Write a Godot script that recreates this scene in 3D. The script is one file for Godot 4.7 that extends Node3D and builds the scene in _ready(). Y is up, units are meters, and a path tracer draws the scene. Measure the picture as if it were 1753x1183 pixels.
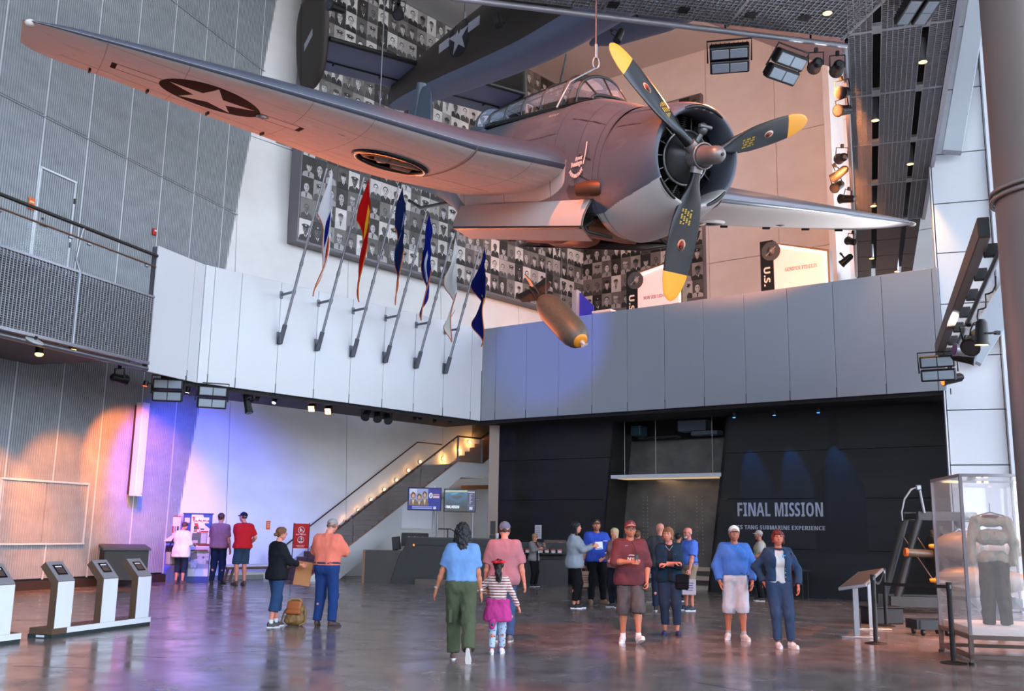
extends Node3D
# A museum hall: a torpedo bomber hangs over a polished floor between metal walls, with visitors below.

const UP := Vector3(0, 1, 0)
const DL := Vector3(0.67421, 0, -0.73854)   # along the white left facade
const DR := Vector3(0.79966, 0, 0.60045)    # along the right facade
const DW := Vector3(0.34088, 0, -0.94011)   # along the corrugated side wall
const D2 := Vector3(0.94380, 0, 0.33051)    # along the white end wall at the right

var used := {}
var mats := {}
var tex := {}
var rng := RandomNumberGenerator.new()
var nz := FastNoiseLite.new()
var XL := frame(Vector3(-7.99, 0, -24.67), DL)
var XR := frame(Vector3(-1.0, 0, -32.34), DR)
var XW := frame(Vector3(-11.65, 0, -24.96), DW)
var XB := frame(Vector3(-8.63, 0, -22.97), DW)
var XA := frame(Vector3(-10.2, 0, -29.3), DL)
var XP := frame(Vector3(-7.506, 0, -32.53), DL)
var XQ := frame(Vector3(3.43, 0, -44.52), DR)
var X2 := frame(Vector3(10.62, 0, -23.70), D2)
var XK := frame(Vector3(-0.1, 0, -33.54), DR)


func _ready() -> void:
	rng.seed = 7
	nz.seed = 3
	nz.frequency = 1.0
	nz.fractal_octaves = 2
	setup_view()
	make_textures()
	build_shell()
	build_left_wall()
	build_facades()
	build_portraits()
	build_black_wall()
	build_end_wall()
	build_catwalks()
	build_stairs()
	build_bomber()
	build_far_plane()
	build_flags()
	build_bomb()
	build_fixtures()
	build_left_props()
	build_back_props()
	build_right_props()
	build_people()


# ---------------------------------------------------------------- camera, sky, lights
func setup_view() -> void:
	var cam := Camera3D.new()
	cam.name = "camera"
	var pitch := 0.18701274
	var roll := 0.01810765
	var cp := cos(pitch)
	var sp := sin(pitch)
	var cr := cos(roll)
	var sr := sin(roll)
	cam.transform = Transform3D(Basis(V(cr, sr * cp, sr * sp), V(-sr, cr * cp, cr * sp), V(0, -sp, cp)), V(0, 1.64, 0))
	cam.fov = 38.869
	cam.near = 0.1
	cam.far = 300.0
	add_child(cam)
	cam.current = true
	var env := Environment.new()
	env.background_mode = Environment.BG_SKY
	var sky := Sky.new()
	var sm := ProceduralSkyMaterial.new()
	sm.sky_top_color = Color(0.78, 0.87, 1.0)
	sm.sky_horizon_color = Color(0.95, 0.97, 1.0)
	sm.ground_horizon_color = Color(0.62, 0.62, 0.62)
	sm.ground_bottom_color = Color(0.5, 0.5, 0.5)
	sm.sun_angle_max = 0.0
	sky.sky_material = sm
	env.sky = sky
	env.background_energy_multiplier = 9.8
	env.tonemap_mode = Environment.TONE_MAPPER_LINEAR
	env.tonemap_exposure = 1.0
	env.sdfgi_enabled = true
	env.ssao_enabled = true
	env.ssil_enabled = true
	var we := WorldEnvironment.new()
	we.name = "world_environment"
	we.environment = env
	add_child(we)


func spot(at: Vector3, to: Vector3, col: Color, energy: float, angle: float, size := 0.08, blend := 0.6) -> SpotLight3D:
	var l := SpotLight3D.new()
	l.name = "spot_light"
	l.light_color = col
	l.light_energy = energy
	l.spot_angle = angle
	l.spot_angle_attenuation = blend
	l.light_size = size
	l.spot_range = 80.0
	l.spot_attenuation = 2.0
	l.shadow_enabled = true
	add_child(l, true)
	var up := UP if absf((to - at).normalized().y) < 0.98 else V(1, 0, 0)
	l.look_at_from_position(at, to, up)
	return l


func omni(at: Vector3, col: Color, energy: float, size := 0.05) -> OmniLight3D:
	var l := OmniLight3D.new()
	l.name = "omni_light"
	l.light_color = col
	l.light_energy = energy
	l.light_size = size
	l.omni_range = 80.0
	l.omni_attenuation = 2.0
	l.shadow_enabled = true
	l.position = at
	add_child(l, true)
	return l


func panel_light(at: Vector3, to: Vector3, size: Vector2, col: Color, energy: float) -> AreaLight3D:
	var l := AreaLight3D.new()
	l.name = "panel_light"
	l.light_color = col
	l.light_energy = energy
	l.area_size = size
	l.area_range = 80.0
	l.shadow_enabled = true
	add_child(l, true)
	l.look_at_from_position(at, to, UP if absf((to - at).normalized().y) < 0.98 else V(1, 0, 0))
	return l


func V(x: float, y: float, z: float) -> Vector3:
	return Vector3(x, y, z)


func O(x: float, y: float, z: float) -> Transform3D:
	return Transform3D(Basis(), Vector3(x, y, z))


func mb() -> MB:
	return MB.new()


# ---------------------------------------------------------------- naming
func frame(o: Vector3, d: Vector3) -> Transform3D:
	return Transform3D(Basis(d, UP, V(-d.z, 0, d.x)), o)


func numbered(called: String) -> String:
	if not used.has(called):
		used[called] = 0
		return called
	used[called] += 1
	return "%s_%03d" % [called, used[called]]


func tag(o: Node, label: String, category: String, group := "", kind := "") -> void:
	o.set_meta("label", label)
	o.set_meta("category", category)
	if group:
		o.set_meta("group", group)
	if kind:
		o.set_meta("kind", kind)


func thing(called: String, label: String, category: String, group := "", xf := Transform3D()) -> Node3D:
	var o := Node3D.new()
	o.name = numbered(called)
	add_child(o)
	o.transform = xf
	tag(o, label, category, group)
	return o


func setting(called: String, xf := Transform3D()) -> Node3D:
	var o := Node3D.new()
	o.name = numbered(called)
	add_child(o)
	o.transform = xf
	o.set_meta("kind", "structure")
	return o


func part(parent: Node, called: String, mesh: Mesh, m: Material, xf := Transform3D(), label := "") -> MeshInstance3D:
	var o := MeshInstance3D.new()
	o.name = called
	o.mesh = mesh
	if m:
		o.material_override = m
	o.transform = xf
	parent.add_child(o, true)
	if label:
		o.set_meta("label", label)
	return o


func copy_of(src: Node3D, label: String, xf: Transform3D, group := "") -> Node3D:
	var c: Node3D = src.duplicate()
	var base := String(src.name)
	var cut := base.rfind("_")
	if cut > 0 and base.substr(cut + 1).is_valid_int():
		base = base.substr(0, cut)
	c.name = numbered(base)
	add_child(c)
	c.transform = xf
	c.set_meta("label", label)
	if group:
		c.set_meta("group", group)
	return c


# ---------------------------------------------------------------- materials
func mat(called: String, c: Color, rough := 0.6, metal := 0.0) -> StandardMaterial3D:
	if mats.has(called):
		return mats[called]
	var m := StandardMaterial3D.new()
	m.resource_name = called
	m.albedo_color = c
	m.roughness = rough
	m.metallic = metal
	mats[called] = m
	return m


func glow(called: String, c: Color, energy: float) -> StandardMaterial3D:
	var m := mat(called, c, 0.4)
	m.emission_enabled = true
	m.emission = c
	m.emission_energy_multiplier = energy
	return m


func glass(called: String, c: Color, alpha: float) -> StandardMaterial3D:
	var m := mat(called, Color(c.r, c.g, c.b, alpha), 0.03)
	m.transparency = BaseMaterial3D.TRANSPARENCY_ALPHA
	return m


func noise_tex(called: String, freq: float, lo: Color, hi: Color, size := 512, oct := 4, stretch := false) -> NoiseTexture2D:
	if tex.has(called):
		return tex[called]
	var n := FastNoiseLite.new()
	n.seed = called.hash() % 1000
	n.frequency = freq
	n.fractal_octaves = oct
	var t := NoiseTexture2D.new()
	t.width = size
	t.height = size if not stretch else size / 4
	t.seamless = true
	t.noise = n
	var g := Gradient.new()
	g.set_color(0, lo)
	g.set_color(1, hi)
	t.color_ramp = g
	tex[called] = t
	return t


func bump_tex(called: String, freq: float, strength: float, size := 256) -> NoiseTexture2D:
	if tex.has(called):
		return tex[called]
	var n := FastNoiseLite.new()
	n.seed = called.hash() % 1000
	n.frequency = freq
	n.fractal_octaves = 3
	var t := NoiseTexture2D.new()
	t.width = size
	t.height = size
	t.seamless = true
	t.noise = n
	t.as_normal_map = true
	t.bump_strength = strength
	tex[called] = t
	return t


func triplanar(m: StandardMaterial3D, scale: float, t: Texture2D, bump: Texture2D = null, bs := 0.5) -> StandardMaterial3D:
	m.albedo_texture = t
	m.uv1_triplanar = true
	m.uv1_world_triplanar = true
	m.uv1_scale = Vector3.ONE * scale
	if bump:
		m.normal_enabled = true
		m.normal_texture = bump
		m.normal_scale = bs
	return m


func img_tex(im: Image) -> ImageTexture:
	return ImageTexture.create_from_image(im)


func cloth(called: String, c: Color) -> StandardMaterial3D:
	if mats.has(called):
		return mats[called]
	var m := mat(called, c, 0.92)
	m.metallic_specular = 0.25
	return m


# ---------------------------------------------------------------- mesh building
class MB:
	var v := PackedVector3Array()
	var n := PackedVector3Array()
	var uv := PackedVector2Array()
	var ix := PackedInt32Array()
	var t := Transform3D()

	func vert(p: Vector3, nn: Vector3, u := Vector2.ZERO) -> int:
		v.append(t * p)
		n.append((t.basis * nn).normalized())
		uv.append(u)
		return v.size() - 1

	func tri_i(a: int, b: int, c: int) -> void:
		if (v[b] - v[a]).cross(v[c] - v[a]).dot(n[a] + n[b] + n[c]) > 0.0:
			ix.append_array([a, c, b])
		else:
			ix.append_array([a, b, c])

	func tri(a: Vector3, b: Vector3, c: Vector3) -> void:
		var nn := (b - a).cross(c - a).normalized()
		var i := vert(a, nn)
		vert(b, nn)
		vert(c, nn)
		ix.append_array([i, i + 2, i + 1])

	func quad(a: Vector3, b: Vector3, c: Vector3, d: Vector3, r := Rect2(0, 0, 1, 1)) -> void:
		var nn := (b - a).cross(c - a)
		if nn.length_squared() < 1e-14:
			nn = (c - a).cross(d - a)
		nn = nn.normalized()
		var i := vert(a, nn, Vector2(r.position.x, r.end.y))
		vert(b, nn, r.end)
		vert(c, nn, Vector2(r.end.x, r.position.y))
		vert(d, nn, r.position)
		ix.append_array([i, i + 2, i + 1, i, i + 3, i + 2])

	func box(c: Vector3, s: Vector3, b := Basis()) -> MB:
		var o := t
		t = t * Transform3D(b, c)
		var h := s * 0.5
		var p := [Vector3(-h.x, -h.y, -h.z), Vector3(h.x, -h.y, -h.z), Vector3(h.x, h.y, -h.z), Vector3(-h.x, h.y, -h.z), Vector3(-h.x, -h.y, h.z), Vector3(h.x, -h.y, h.z), Vector3(h.x, h.y, h.z), Vector3(-h.x, h.y, h.z)]
		quad(p[4], p[5], p[6], p[7])
		quad(p[1], p[0], p[3], p[2])
		quad(p[0], p[4], p[7], p[3])
		quad(p[5], p[1], p[2], p[6])
		quad(p[7], p[6], p[2], p[3])
		quad(p[0], p[1], p[5], p[4])
		t = o
		return self

	func span(a: Vector3, b: Vector3) -> MB:
		return box((a + b) * 0.5, (b - a).abs())

	func rbox(c: Vector3, s: Vector3, e: float, b := Basis()) -> MB:
		var o := t
		t = t * Transform3D(b, c)
		var h := s * 0.5
		var k := h - Vector3.ONE * e
		for a in 3:
			var q := (a + 1) % 3
			var w := (a + 2) % 3
			for sg in [-1.0, 1.0]:
				var f := []
				for z in [[-1, -1], [1, -1], [1, 1], [-1, 1]]:
					var p := Vector3()
					p[a] = sg * h[a]
					p[q] = z[0] * k[q]
					p[w] = z[1] * k[w]
					f.append(p)
				if sg > 0:
					quad(f[0], f[1], f[2], f[3])
				else:
					quad(f[3], f[2], f[1], f[0])
				for s2 in [-1.0, 1.0]:
					var e1 := Vector3()
					e1[a] = sg * h[a]
					e1[q] = s2 * k[q]
					var e2 := Vector3()
					e2[a] = sg * k[a]
					e2[q] = s2 * h[q]
					var d := Vector3()
					d[w] = k[w]
					if sg * s2 > 0:
						quad(e1 - d, e2 - d, e2 + d, e1 + d)
					else:
						quad(e1 + d, e2 + d, e2 - d, e1 - d)
		for sx in [-1.0, 1.0]:
			for sy in [-1.0, 1.0]:
				for sz in [-1.0, 1.0]:
					var a1 := Vector3(sx * h.x, sy * k.y, sz * k.z)
					var a2 := Vector3(sx * k.x, sy * h.y, sz * k.z)
					var a3 := Vector3(sx * k.x, sy * k.y, sz * h.z)
					if sx * sy * sz > 0:
						tri(a1, a2, a3)
					else:
						tri(a1, a3, a2)
		t = o
		return self

	func tube(p: Array, r, sides := 8, caps := true) -> MB:
		var m := p.size()
		var base := v.size()
		var ref := Vector3.UP
		var d0: Vector3 = (p[1] - p[0]).normalized()
		if absf(d0.y) > 0.9:
			ref = Vector3.RIGHT
		var side := d0.cross(ref).normalized()
		for i in m:
			var d: Vector3 = (p[mini(i + 1, m - 1)] - p[maxi(i - 1, 0)]).normalized()
			side = (side - d * side.dot(d)).normalized()
			var o := d.cross(side)
			var rr: float = r[i] if r is Array else r
			for k in sides + 1:
				var a := TAU * k / sides
				var q := side * cos(a) + o * sin(a)
				vert(p[i] + q * rr, q, Vector2(float(k) / sides, float(i) / (m - 1)))
		for i in m - 1:
			for k in sides:
				var a := base + i * (sides + 1) + k
				tri_i(a, a + 1, a + sides + 2)
				tri_i(a, a + sides + 2, a + sides + 1)
		if caps:
			for e in [0, m - 1]:
				var d: Vector3 = (p[0] - p[1]).normalized() if e == 0 else (p[m - 1] - p[m - 2]).normalized()
				var c0 := vert(p[e], d)
				var f := v.size()
				for k in sides + 1:
					v.append(v[base + e * (sides + 1) + k])
					n.append((t.basis * d).normalized())
					uv.append(Vector2.ZERO)
				for k in sides:
					tri_i(c0, f + k, f + k + 1)
		return self

	func rod(a: Vector3, b: Vector3, r: float, sides := 8) -> MB:
		return tube([a, b], r, sides)

	func grid(P: Array, flip := false, U: Array = []) -> MB:
		var m := P.size()
		var w: int = P[0].size()
		var base := v.size()
		var closed: bool = (P[0][0] as Vector3).distance_to(P[0][w - 1]) < 1e-6
		var out := 0.0
		for i in m:
			var mid := Vector3.ZERO
			if closed:
				for q in P[i]:
					mid += q
				mid /= w
			for k in w:
				var kp := k + 1
				var km := k - 1
				if kp >= w:
					kp = 1 if closed else w - 1
				if km < 0:
					km = w - 2 if closed else 0
				var du: Vector3 = P[mini(i + 1, m - 1)][k] - P[maxi(i - 1, 0)][k]
				var dv: Vector3 = P[i][kp] - P[i][km]
				var nn := du.cross(dv)
				if nn.length_squared() < 1e-16:
					var ii := 1 if i == 0 else (m - 2 if i == m - 1 else i)
					nn = (P[mini(ii + 1, m - 1)][k] - P[maxi(ii - 1, 0)][k] as Vector3).cross(P[ii][kp] - P[ii][km])
				if flip:
					nn = -nn
				if nn.length_squared() < 1e-16:
					nn = Vector3.UP
				nn = nn.normalized()
				if closed:
					out += nn.dot(P[i][k] - mid)
				vert(P[i][k], nn, U[i][k] if U.size() else Vector2(float(k) / (w - 1), float(i) / (m - 1)))
		if closed and out < -1e-5:
			flip = not flip
			for i in range(base, n.size()):
				n[i] = -n[i]
		for i in m - 1:
			for k in w - 1:
				var a := base + i * w + k
				if flip:
					ix.append_array([a, a + w, a + w + 1, a, a + w + 1, a + 1])
				else:
					ix.append_array([a, a + w + 1, a + w, a, a + 1, a + w + 1])
		return self

	func lathe(prof: Array, sides := 24, a0 := 0.0, a1 := TAU) -> MB:
		var P := []
		for q in prof:
			var row := PackedVector3Array()
			for k in sides + 1:
				var a := lerpf(a0, a1, float(k) / sides)
				row.append(Vector3(cos(a) * q.x, q.y, sin(a) * q.x))
			if is_equal_approx(a1 - a0, TAU):
				row[sides] = row[0]
			P.append(row)
		return grid(P, false)

	func ball(c: Vector3, r: Vector3, sides := 14, rings := 8) -> MB:
		var prof := []
		for i in rings + 1:
			var a := PI * i / rings - PI / 2
			prof.append(Vector2(maxf(cos(a), 0.0), sin(a)))
		var o := t
		t = t * Transform3D(Basis.from_scale(r), c)
		lathe(prof, sides)
		t = o
		return self

	func prism(poly: PackedVector2Array, z0: float, z1: float) -> MB:
		var p := poly
		if Geometry2D.is_polygon_clockwise(p):
			p = p.duplicate()
			p.reverse()
		var tr := Geometry2D.triangulate_polygon(p)
		for s in [0, 1]:
			var z := z0 if s == 0 else z1
			var nn := Vector3(0, 0, -1.0 if s == 0 else 1.0)
			var b := v.size()
			for q in p:
				vert(Vector3(q.x, q.y, z), nn, q)
			for i in range(0, tr.size(), 3):
				tri_i(b + tr[i], b + tr[i + 1], b + tr[i + 2])
		for i in p.size():
			var a := p[i]
			var c := p[(i + 1) % p.size()]
			quad(Vector3(a.x, a.y, z0), Vector3(c.x, c.y, z0), Vector3(c.x, c.y, z1), Vector3(a.x, a.y, z1))
		return self

	func add(o: ArrayMesh, xf: Transform3D) -> MB:
		var turned := xf.basis.determinant() < 0.0
		for s in o.get_surface_count():
			var A := o.surface_get_arrays(s)
			var b := v.size()
			for i in A[Mesh.ARRAY_VERTEX].size():
				vert(xf * A[Mesh.ARRAY_VERTEX][i], xf.basis * A[Mesh.ARRAY_NORMAL][i])
			var I: PackedInt32Array = A[Mesh.ARRAY_INDEX]
			for i in range(0, I.size(), 3):
				ix.append_array([b + I[i], b + I[i + (2 if turned else 1)], b + I[i + (1 if turned else 2)]])
		return self

	func mesh(into: ArrayMesh = null, m: Material = null) -> ArrayMesh:
		var am := into if into else ArrayMesh.new()
		if v.is_empty():
			return am
		var A := []
		A.resize(Mesh.ARRAY_MAX)
		A[Mesh.ARRAY_VERTEX] = v
		A[Mesh.ARRAY_NORMAL] = n
		A[Mesh.ARRAY_TEX_UV] = uv
		A[Mesh.ARRAY_INDEX] = ix
		am.add_surface_from_arrays(Mesh.PRIMITIVE_TRIANGLES, A)
		if m:
			am.surface_set_material(am.get_surface_count() - 1, m)
		return am


func bx(c: Vector3, s: Vector3, e := 0.0) -> ArrayMesh:
	var b := mb()
	if e > 0:
		b.rbox(c, s, e)
	else:
		b.box(c, s)
	return b.mesh()


func pole(a: Vector3, b: Vector3, r: float, sides := 8) -> ArrayMesh:
	return mb().rod(a, b, r, sides).mesh()


func letters(s: String, width: float, height: float, depth := 0.01, bold := true, fnt := "Droid Sans") -> ArrayMesh:
	var tm := TextMesh.new()
	var f := SystemFont.new()
	f.font_names = PackedStringArray([fnt])
	f.font_weight = 700 if bold else 400
	tm.font = f
	tm.font_size = 32
	tm.pixel_size = 0.01
	tm.depth = 0.02
	tm.text = s
	tm.curve_step = 2.0
	var bb := tm.get_aabb()
	var am := ArrayMesh.new()
	if bb.size.x <= 0:
		return am
	var k := V(width / bb.size.x, height / bb.size.y, depth / 0.02)
	for si in tm.get_surface_count():
		var A := tm.surface_get_arrays(si)
		var vv: PackedVector3Array = A[Mesh.ARRAY_VERTEX]
		var c := bb.get_center()
		for i in vv.size():
			vv[i] = (vv[i] - c) * k
		A[Mesh.ARRAY_VERTEX] = vv
		am.add_surface_from_arrays(Mesh.PRIMITIVE_TRIANGLES, A)
	return am


func ribbon(p: Array, w: float, th: float, side: Vector3) -> MB:
	var b := mb()
	for i in p.size() - 1:
		var d: Vector3 = (p[i + 1] - p[i])
		var x := d.normalized()
		var z := (side - x * side.dot(x)).normalized()
		b.box((p[i] + p[i + 1]) * 0.5, V(d.length() + th * 0.5, th, w), Basis(x, z.cross(x), z))
	return b


# ---------------------------------------------------------------- drawn pictures
func ell(im: Image, cx: float, cy: float, rx: float, ry: float, c: Color) -> void:
	for y in range(maxi(0, int(cy - ry)), mini(im.get_height(), int(cy + ry) + 1)):
		var k := 1.0 - pow((y + 0.5 - cy) / ry, 2.0)
		if k <= 0:
			continue
		var w := rx * sqrt(k)
		var x0 := maxi(0, int(round(cx - w)))
		var x1 := mini(im.get_width(), int(round(cx + w)))
		if x1 > x0:
			im.fill_rect(Rect2i(x0, y, x1 - x0, 1), c)


func fill_poly(im: Image, p: Array, c: Color) -> void:
	var lo := 1e9
	var hi := -1e9
	for q in p:
		lo = minf(lo, q.y)
		hi = maxf(hi, q.y)
	for y in range(maxi(0, int(floor(lo))), mini(im.get_height(), int(ceil(hi)))):
		var xs := []
		for i in p.size():
			var a: Vector2 = p[i]
			var b: Vector2 = p[(i + 1) % p.size()]
			var yy := y + 0.5
			if (a.y <= yy) != (b.y <= yy):
				xs.append(a.x + (yy - a.y) / (b.y - a.y) * (b.x - a.x))
		xs.sort()
		for i in range(0, xs.size() - 1, 2):
			var x0 := clampi(int(round(xs[i])), 0, im.get_width())
			var x1 := clampi(int(round(xs[i + 1])), 0, im.get_width())
			if x1 > x0:
				im.fill_rect(Rect2i(x0, y, x1 - x0, 1), c)


func line(im: Image, a: Vector2, b: Vector2, w: float, c: Color) -> void:
	var d := (b - a).normalized()
	var s := Vector2(-d.y, d.x) * w * 0.5
	fill_poly(im, [a + s, b + s, b - s, a - s], c)


func star_poly(c: Vector2, r: float, turn := 0.0, sx := 1.0, sy := 1.0) -> Array:
	var p := []
	for k in 10:
		var a := TAU * k / 10.0 - PI / 2 + turn
		var rr := r if k % 2 == 0 else r * 0.382
		p.append(c + Vector2(cos(a) * rr * sx, sin(a) * rr * sy))
	return p


func g8(v: float, warm := 0.0) -> Color:
	return Color(clampf(v + warm, 0, 1), clampf(v, 0, 1), clampf(v - warm, 0, 1))


func make_textures() -> void:
	var W := 72
	var H := 108
	var im := Image.create(W * 8, H * 4, false, Image.FORMAT_RGB8)
	var r := RandomNumberGenerator.new()
	r.seed = 21
	for k in 32:
		var s := Image.create(W, H, false, Image.FORMAT_RGB8)
		var bg := r.randf_range(0.3, 0.82)
		if k % 5 == 2:
			bg = r.randf_range(0.12, 0.3)
		s.fill(g8(bg, 0.012))
		for q in 5:
			ell(s, r.randf() * W, r.randf() * H, r.randf_range(10, 40), r.randf_range(10, 50), g8(bg + r.randf_range(-0.05, 0.05), 0.012))
		var coat := r.randf_range(0.06, 0.32) if r.randf() < 0.75 else r.randf_range(0.55, 0.8)
		var skin := r.randf_range(0.6, 0.86)
		if r.randf() < 0.25:
			skin = r.randf_range(0.3, 0.45)
		var cx := W * r.randf_range(0.42, 0.58)
		var cy := H * r.randf_range(0.4, 0.47)
		var fr := W * r.randf_range(0.19, 0.25)
		fill_poly(s, [Vector2(cx - fr * 2.4, H), Vector2(cx - fr * 2.0, cy + fr * 2.1), Vector2(cx - fr * 0.7, cy + fr * 1.55), Vector2(cx + fr * 0.7, cy + fr * 1.55), Vector2(cx + fr * 2.0, cy + fr * 2.1), Vector2(cx + fr * 2.4, H)], g8(coat))
		fill_poly(s, [Vector2(cx - fr * 0.62, cy + fr * 1.45), Vector2(cx + fr * 0.62, cy + fr * 1.45), Vector2(cx + 2, cy + fr * 2.9)], g8(0.85 if coat < 0.4 else 0.45))
		fill_poly(s, [Vector2(cx - 2, cy + fr * 1.7), Vector2(cx + 2, cy + fr * 1.7), Vector2(cx + 3, cy + fr * 3.2), Vector2(cx - 3, cy + fr * 3.2)], g8(0.12))
		ell(s, cx, cy + fr * 1.1, fr * 0.55, fr * 0.75, g8(skin - 0.14))
		var hairc := r.randf_range(0.05, 0.28)
		ell(s, cx, cy - fr * 0.25, fr * 1.06, fr * 1.2, g8(hairc))
		ell(s, cx, cy + fr * 0.12, fr * 0.92, fr * 1.22, g8(skin))
		ell(s, cx + fr * 0.5, cy + fr * 0.25, fr * 0.42, fr * 0.9, g8(skin - 0.08))
		for e in [-1, 1]:
			ell(s, cx + e * fr * 0.4, cy - fr * 0.02, fr * 0.2, fr * 0.12, g8(skin - 0.4))
			line(s, Vector2(cx + e * fr * 0.18, cy - fr * 0.24), Vector2(cx + e * fr * 0.66, cy - fr * 0.28), 2.0, g8(hairc + 0.08))
		line(s, Vector2(cx, cy), Vector2(cx + 2, cy + fr * 0.5), 2.0, g8(skin - 0.16))
		ell(s, cx, cy + fr * 0.82, fr * 0.36, fr * 0.11, g8(skin - 0.3))
		var hat := r.randi() % 4
		if hat == 0:
			var hc := g8(coat + 0.05)
			ell(s, cx, cy - fr * 1.12, fr * 1.5, fr * 0.55, hc)
			s.fill_rect(Rect2i(int(cx - fr), int(cy - fr * 1.05), int(fr * 2), int(fr * 0.4)), g8(0.1))
			ell(s, cx, cy - fr * 0.6, fr * 1.05, fr * 0.2, g8(0.07))
			ell(s, cx, cy - fr * 1.15, fr * 0.22, fr * 0.24, g8(0.8))
		elif hat == 1:
			fill_poly(s, [Vector2(cx - fr * 1.1, cy - fr * 0.5), Vector2(cx - fr * 0.8, cy - fr * 1.5), Vector2(cx + fr * 0.9, cy - fr * 1.2), Vector2(cx + fr * 1.1, cy - fr * 0.6)], g8(coat + 0.08))
		elif hat == 2:
			ell(s, cx, cy - fr * 0.75, fr * 1.1, fr * 0.5, g8(hairc))
		for q in 260:
			var x := r.randi() % W
			var y := r.randi() % H
			var c := s.get_pixel(x, y)
			s.set_pixel(x, y, c.lightened(0.12) if r.randf() < 0.5 else c.darkened(0.15))
		im.blit_rect(s, Rect2i(0, 0, W, H), Vector2i((k % 8) * W, (k / 8) * H))
	tex["portraits"] = img_tex(im)
	noise_tex("concrete", 0.012, Color(0.38, 0.335, 0.32), Color(0.52, 0.47, 0.45), 1024, 6)
	noise_tex("concrete_gloss", 0.02, Color(0.10, 0.10, 0.10), Color(0.32, 0.32, 0.32), 512, 5)
	noise_tex("plaster", 0.02, Color(0.86, 0.86, 0.855), Color(0.92, 0.92, 0.915), 256, 3)
	noise_tex("steel_dark", 0.008, Color(0.075, 0.078, 0.085), Color(0.15, 0.15, 0.155), 512, 5)
	noise_tex("steel_grey", 0.01, Color(0.33, 0.33, 0.32), Color(0.47, 0.46, 0.44), 512, 5)
	noise_tex("plane_grey", 0.02, Color(0.62, 0.60, 0.58), Color(0.70, 0.685, 0.665), 512, 4)
	bump_tex("weave", 0.12, 2.0, 128)


# ---------------------------------------------------------------- the hall
func plaster() -> StandardMaterial3D:
	return triplanar(mat("white_plaster", Color.WHITE, 0.85), 0.15, tex["plaster"])


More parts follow.
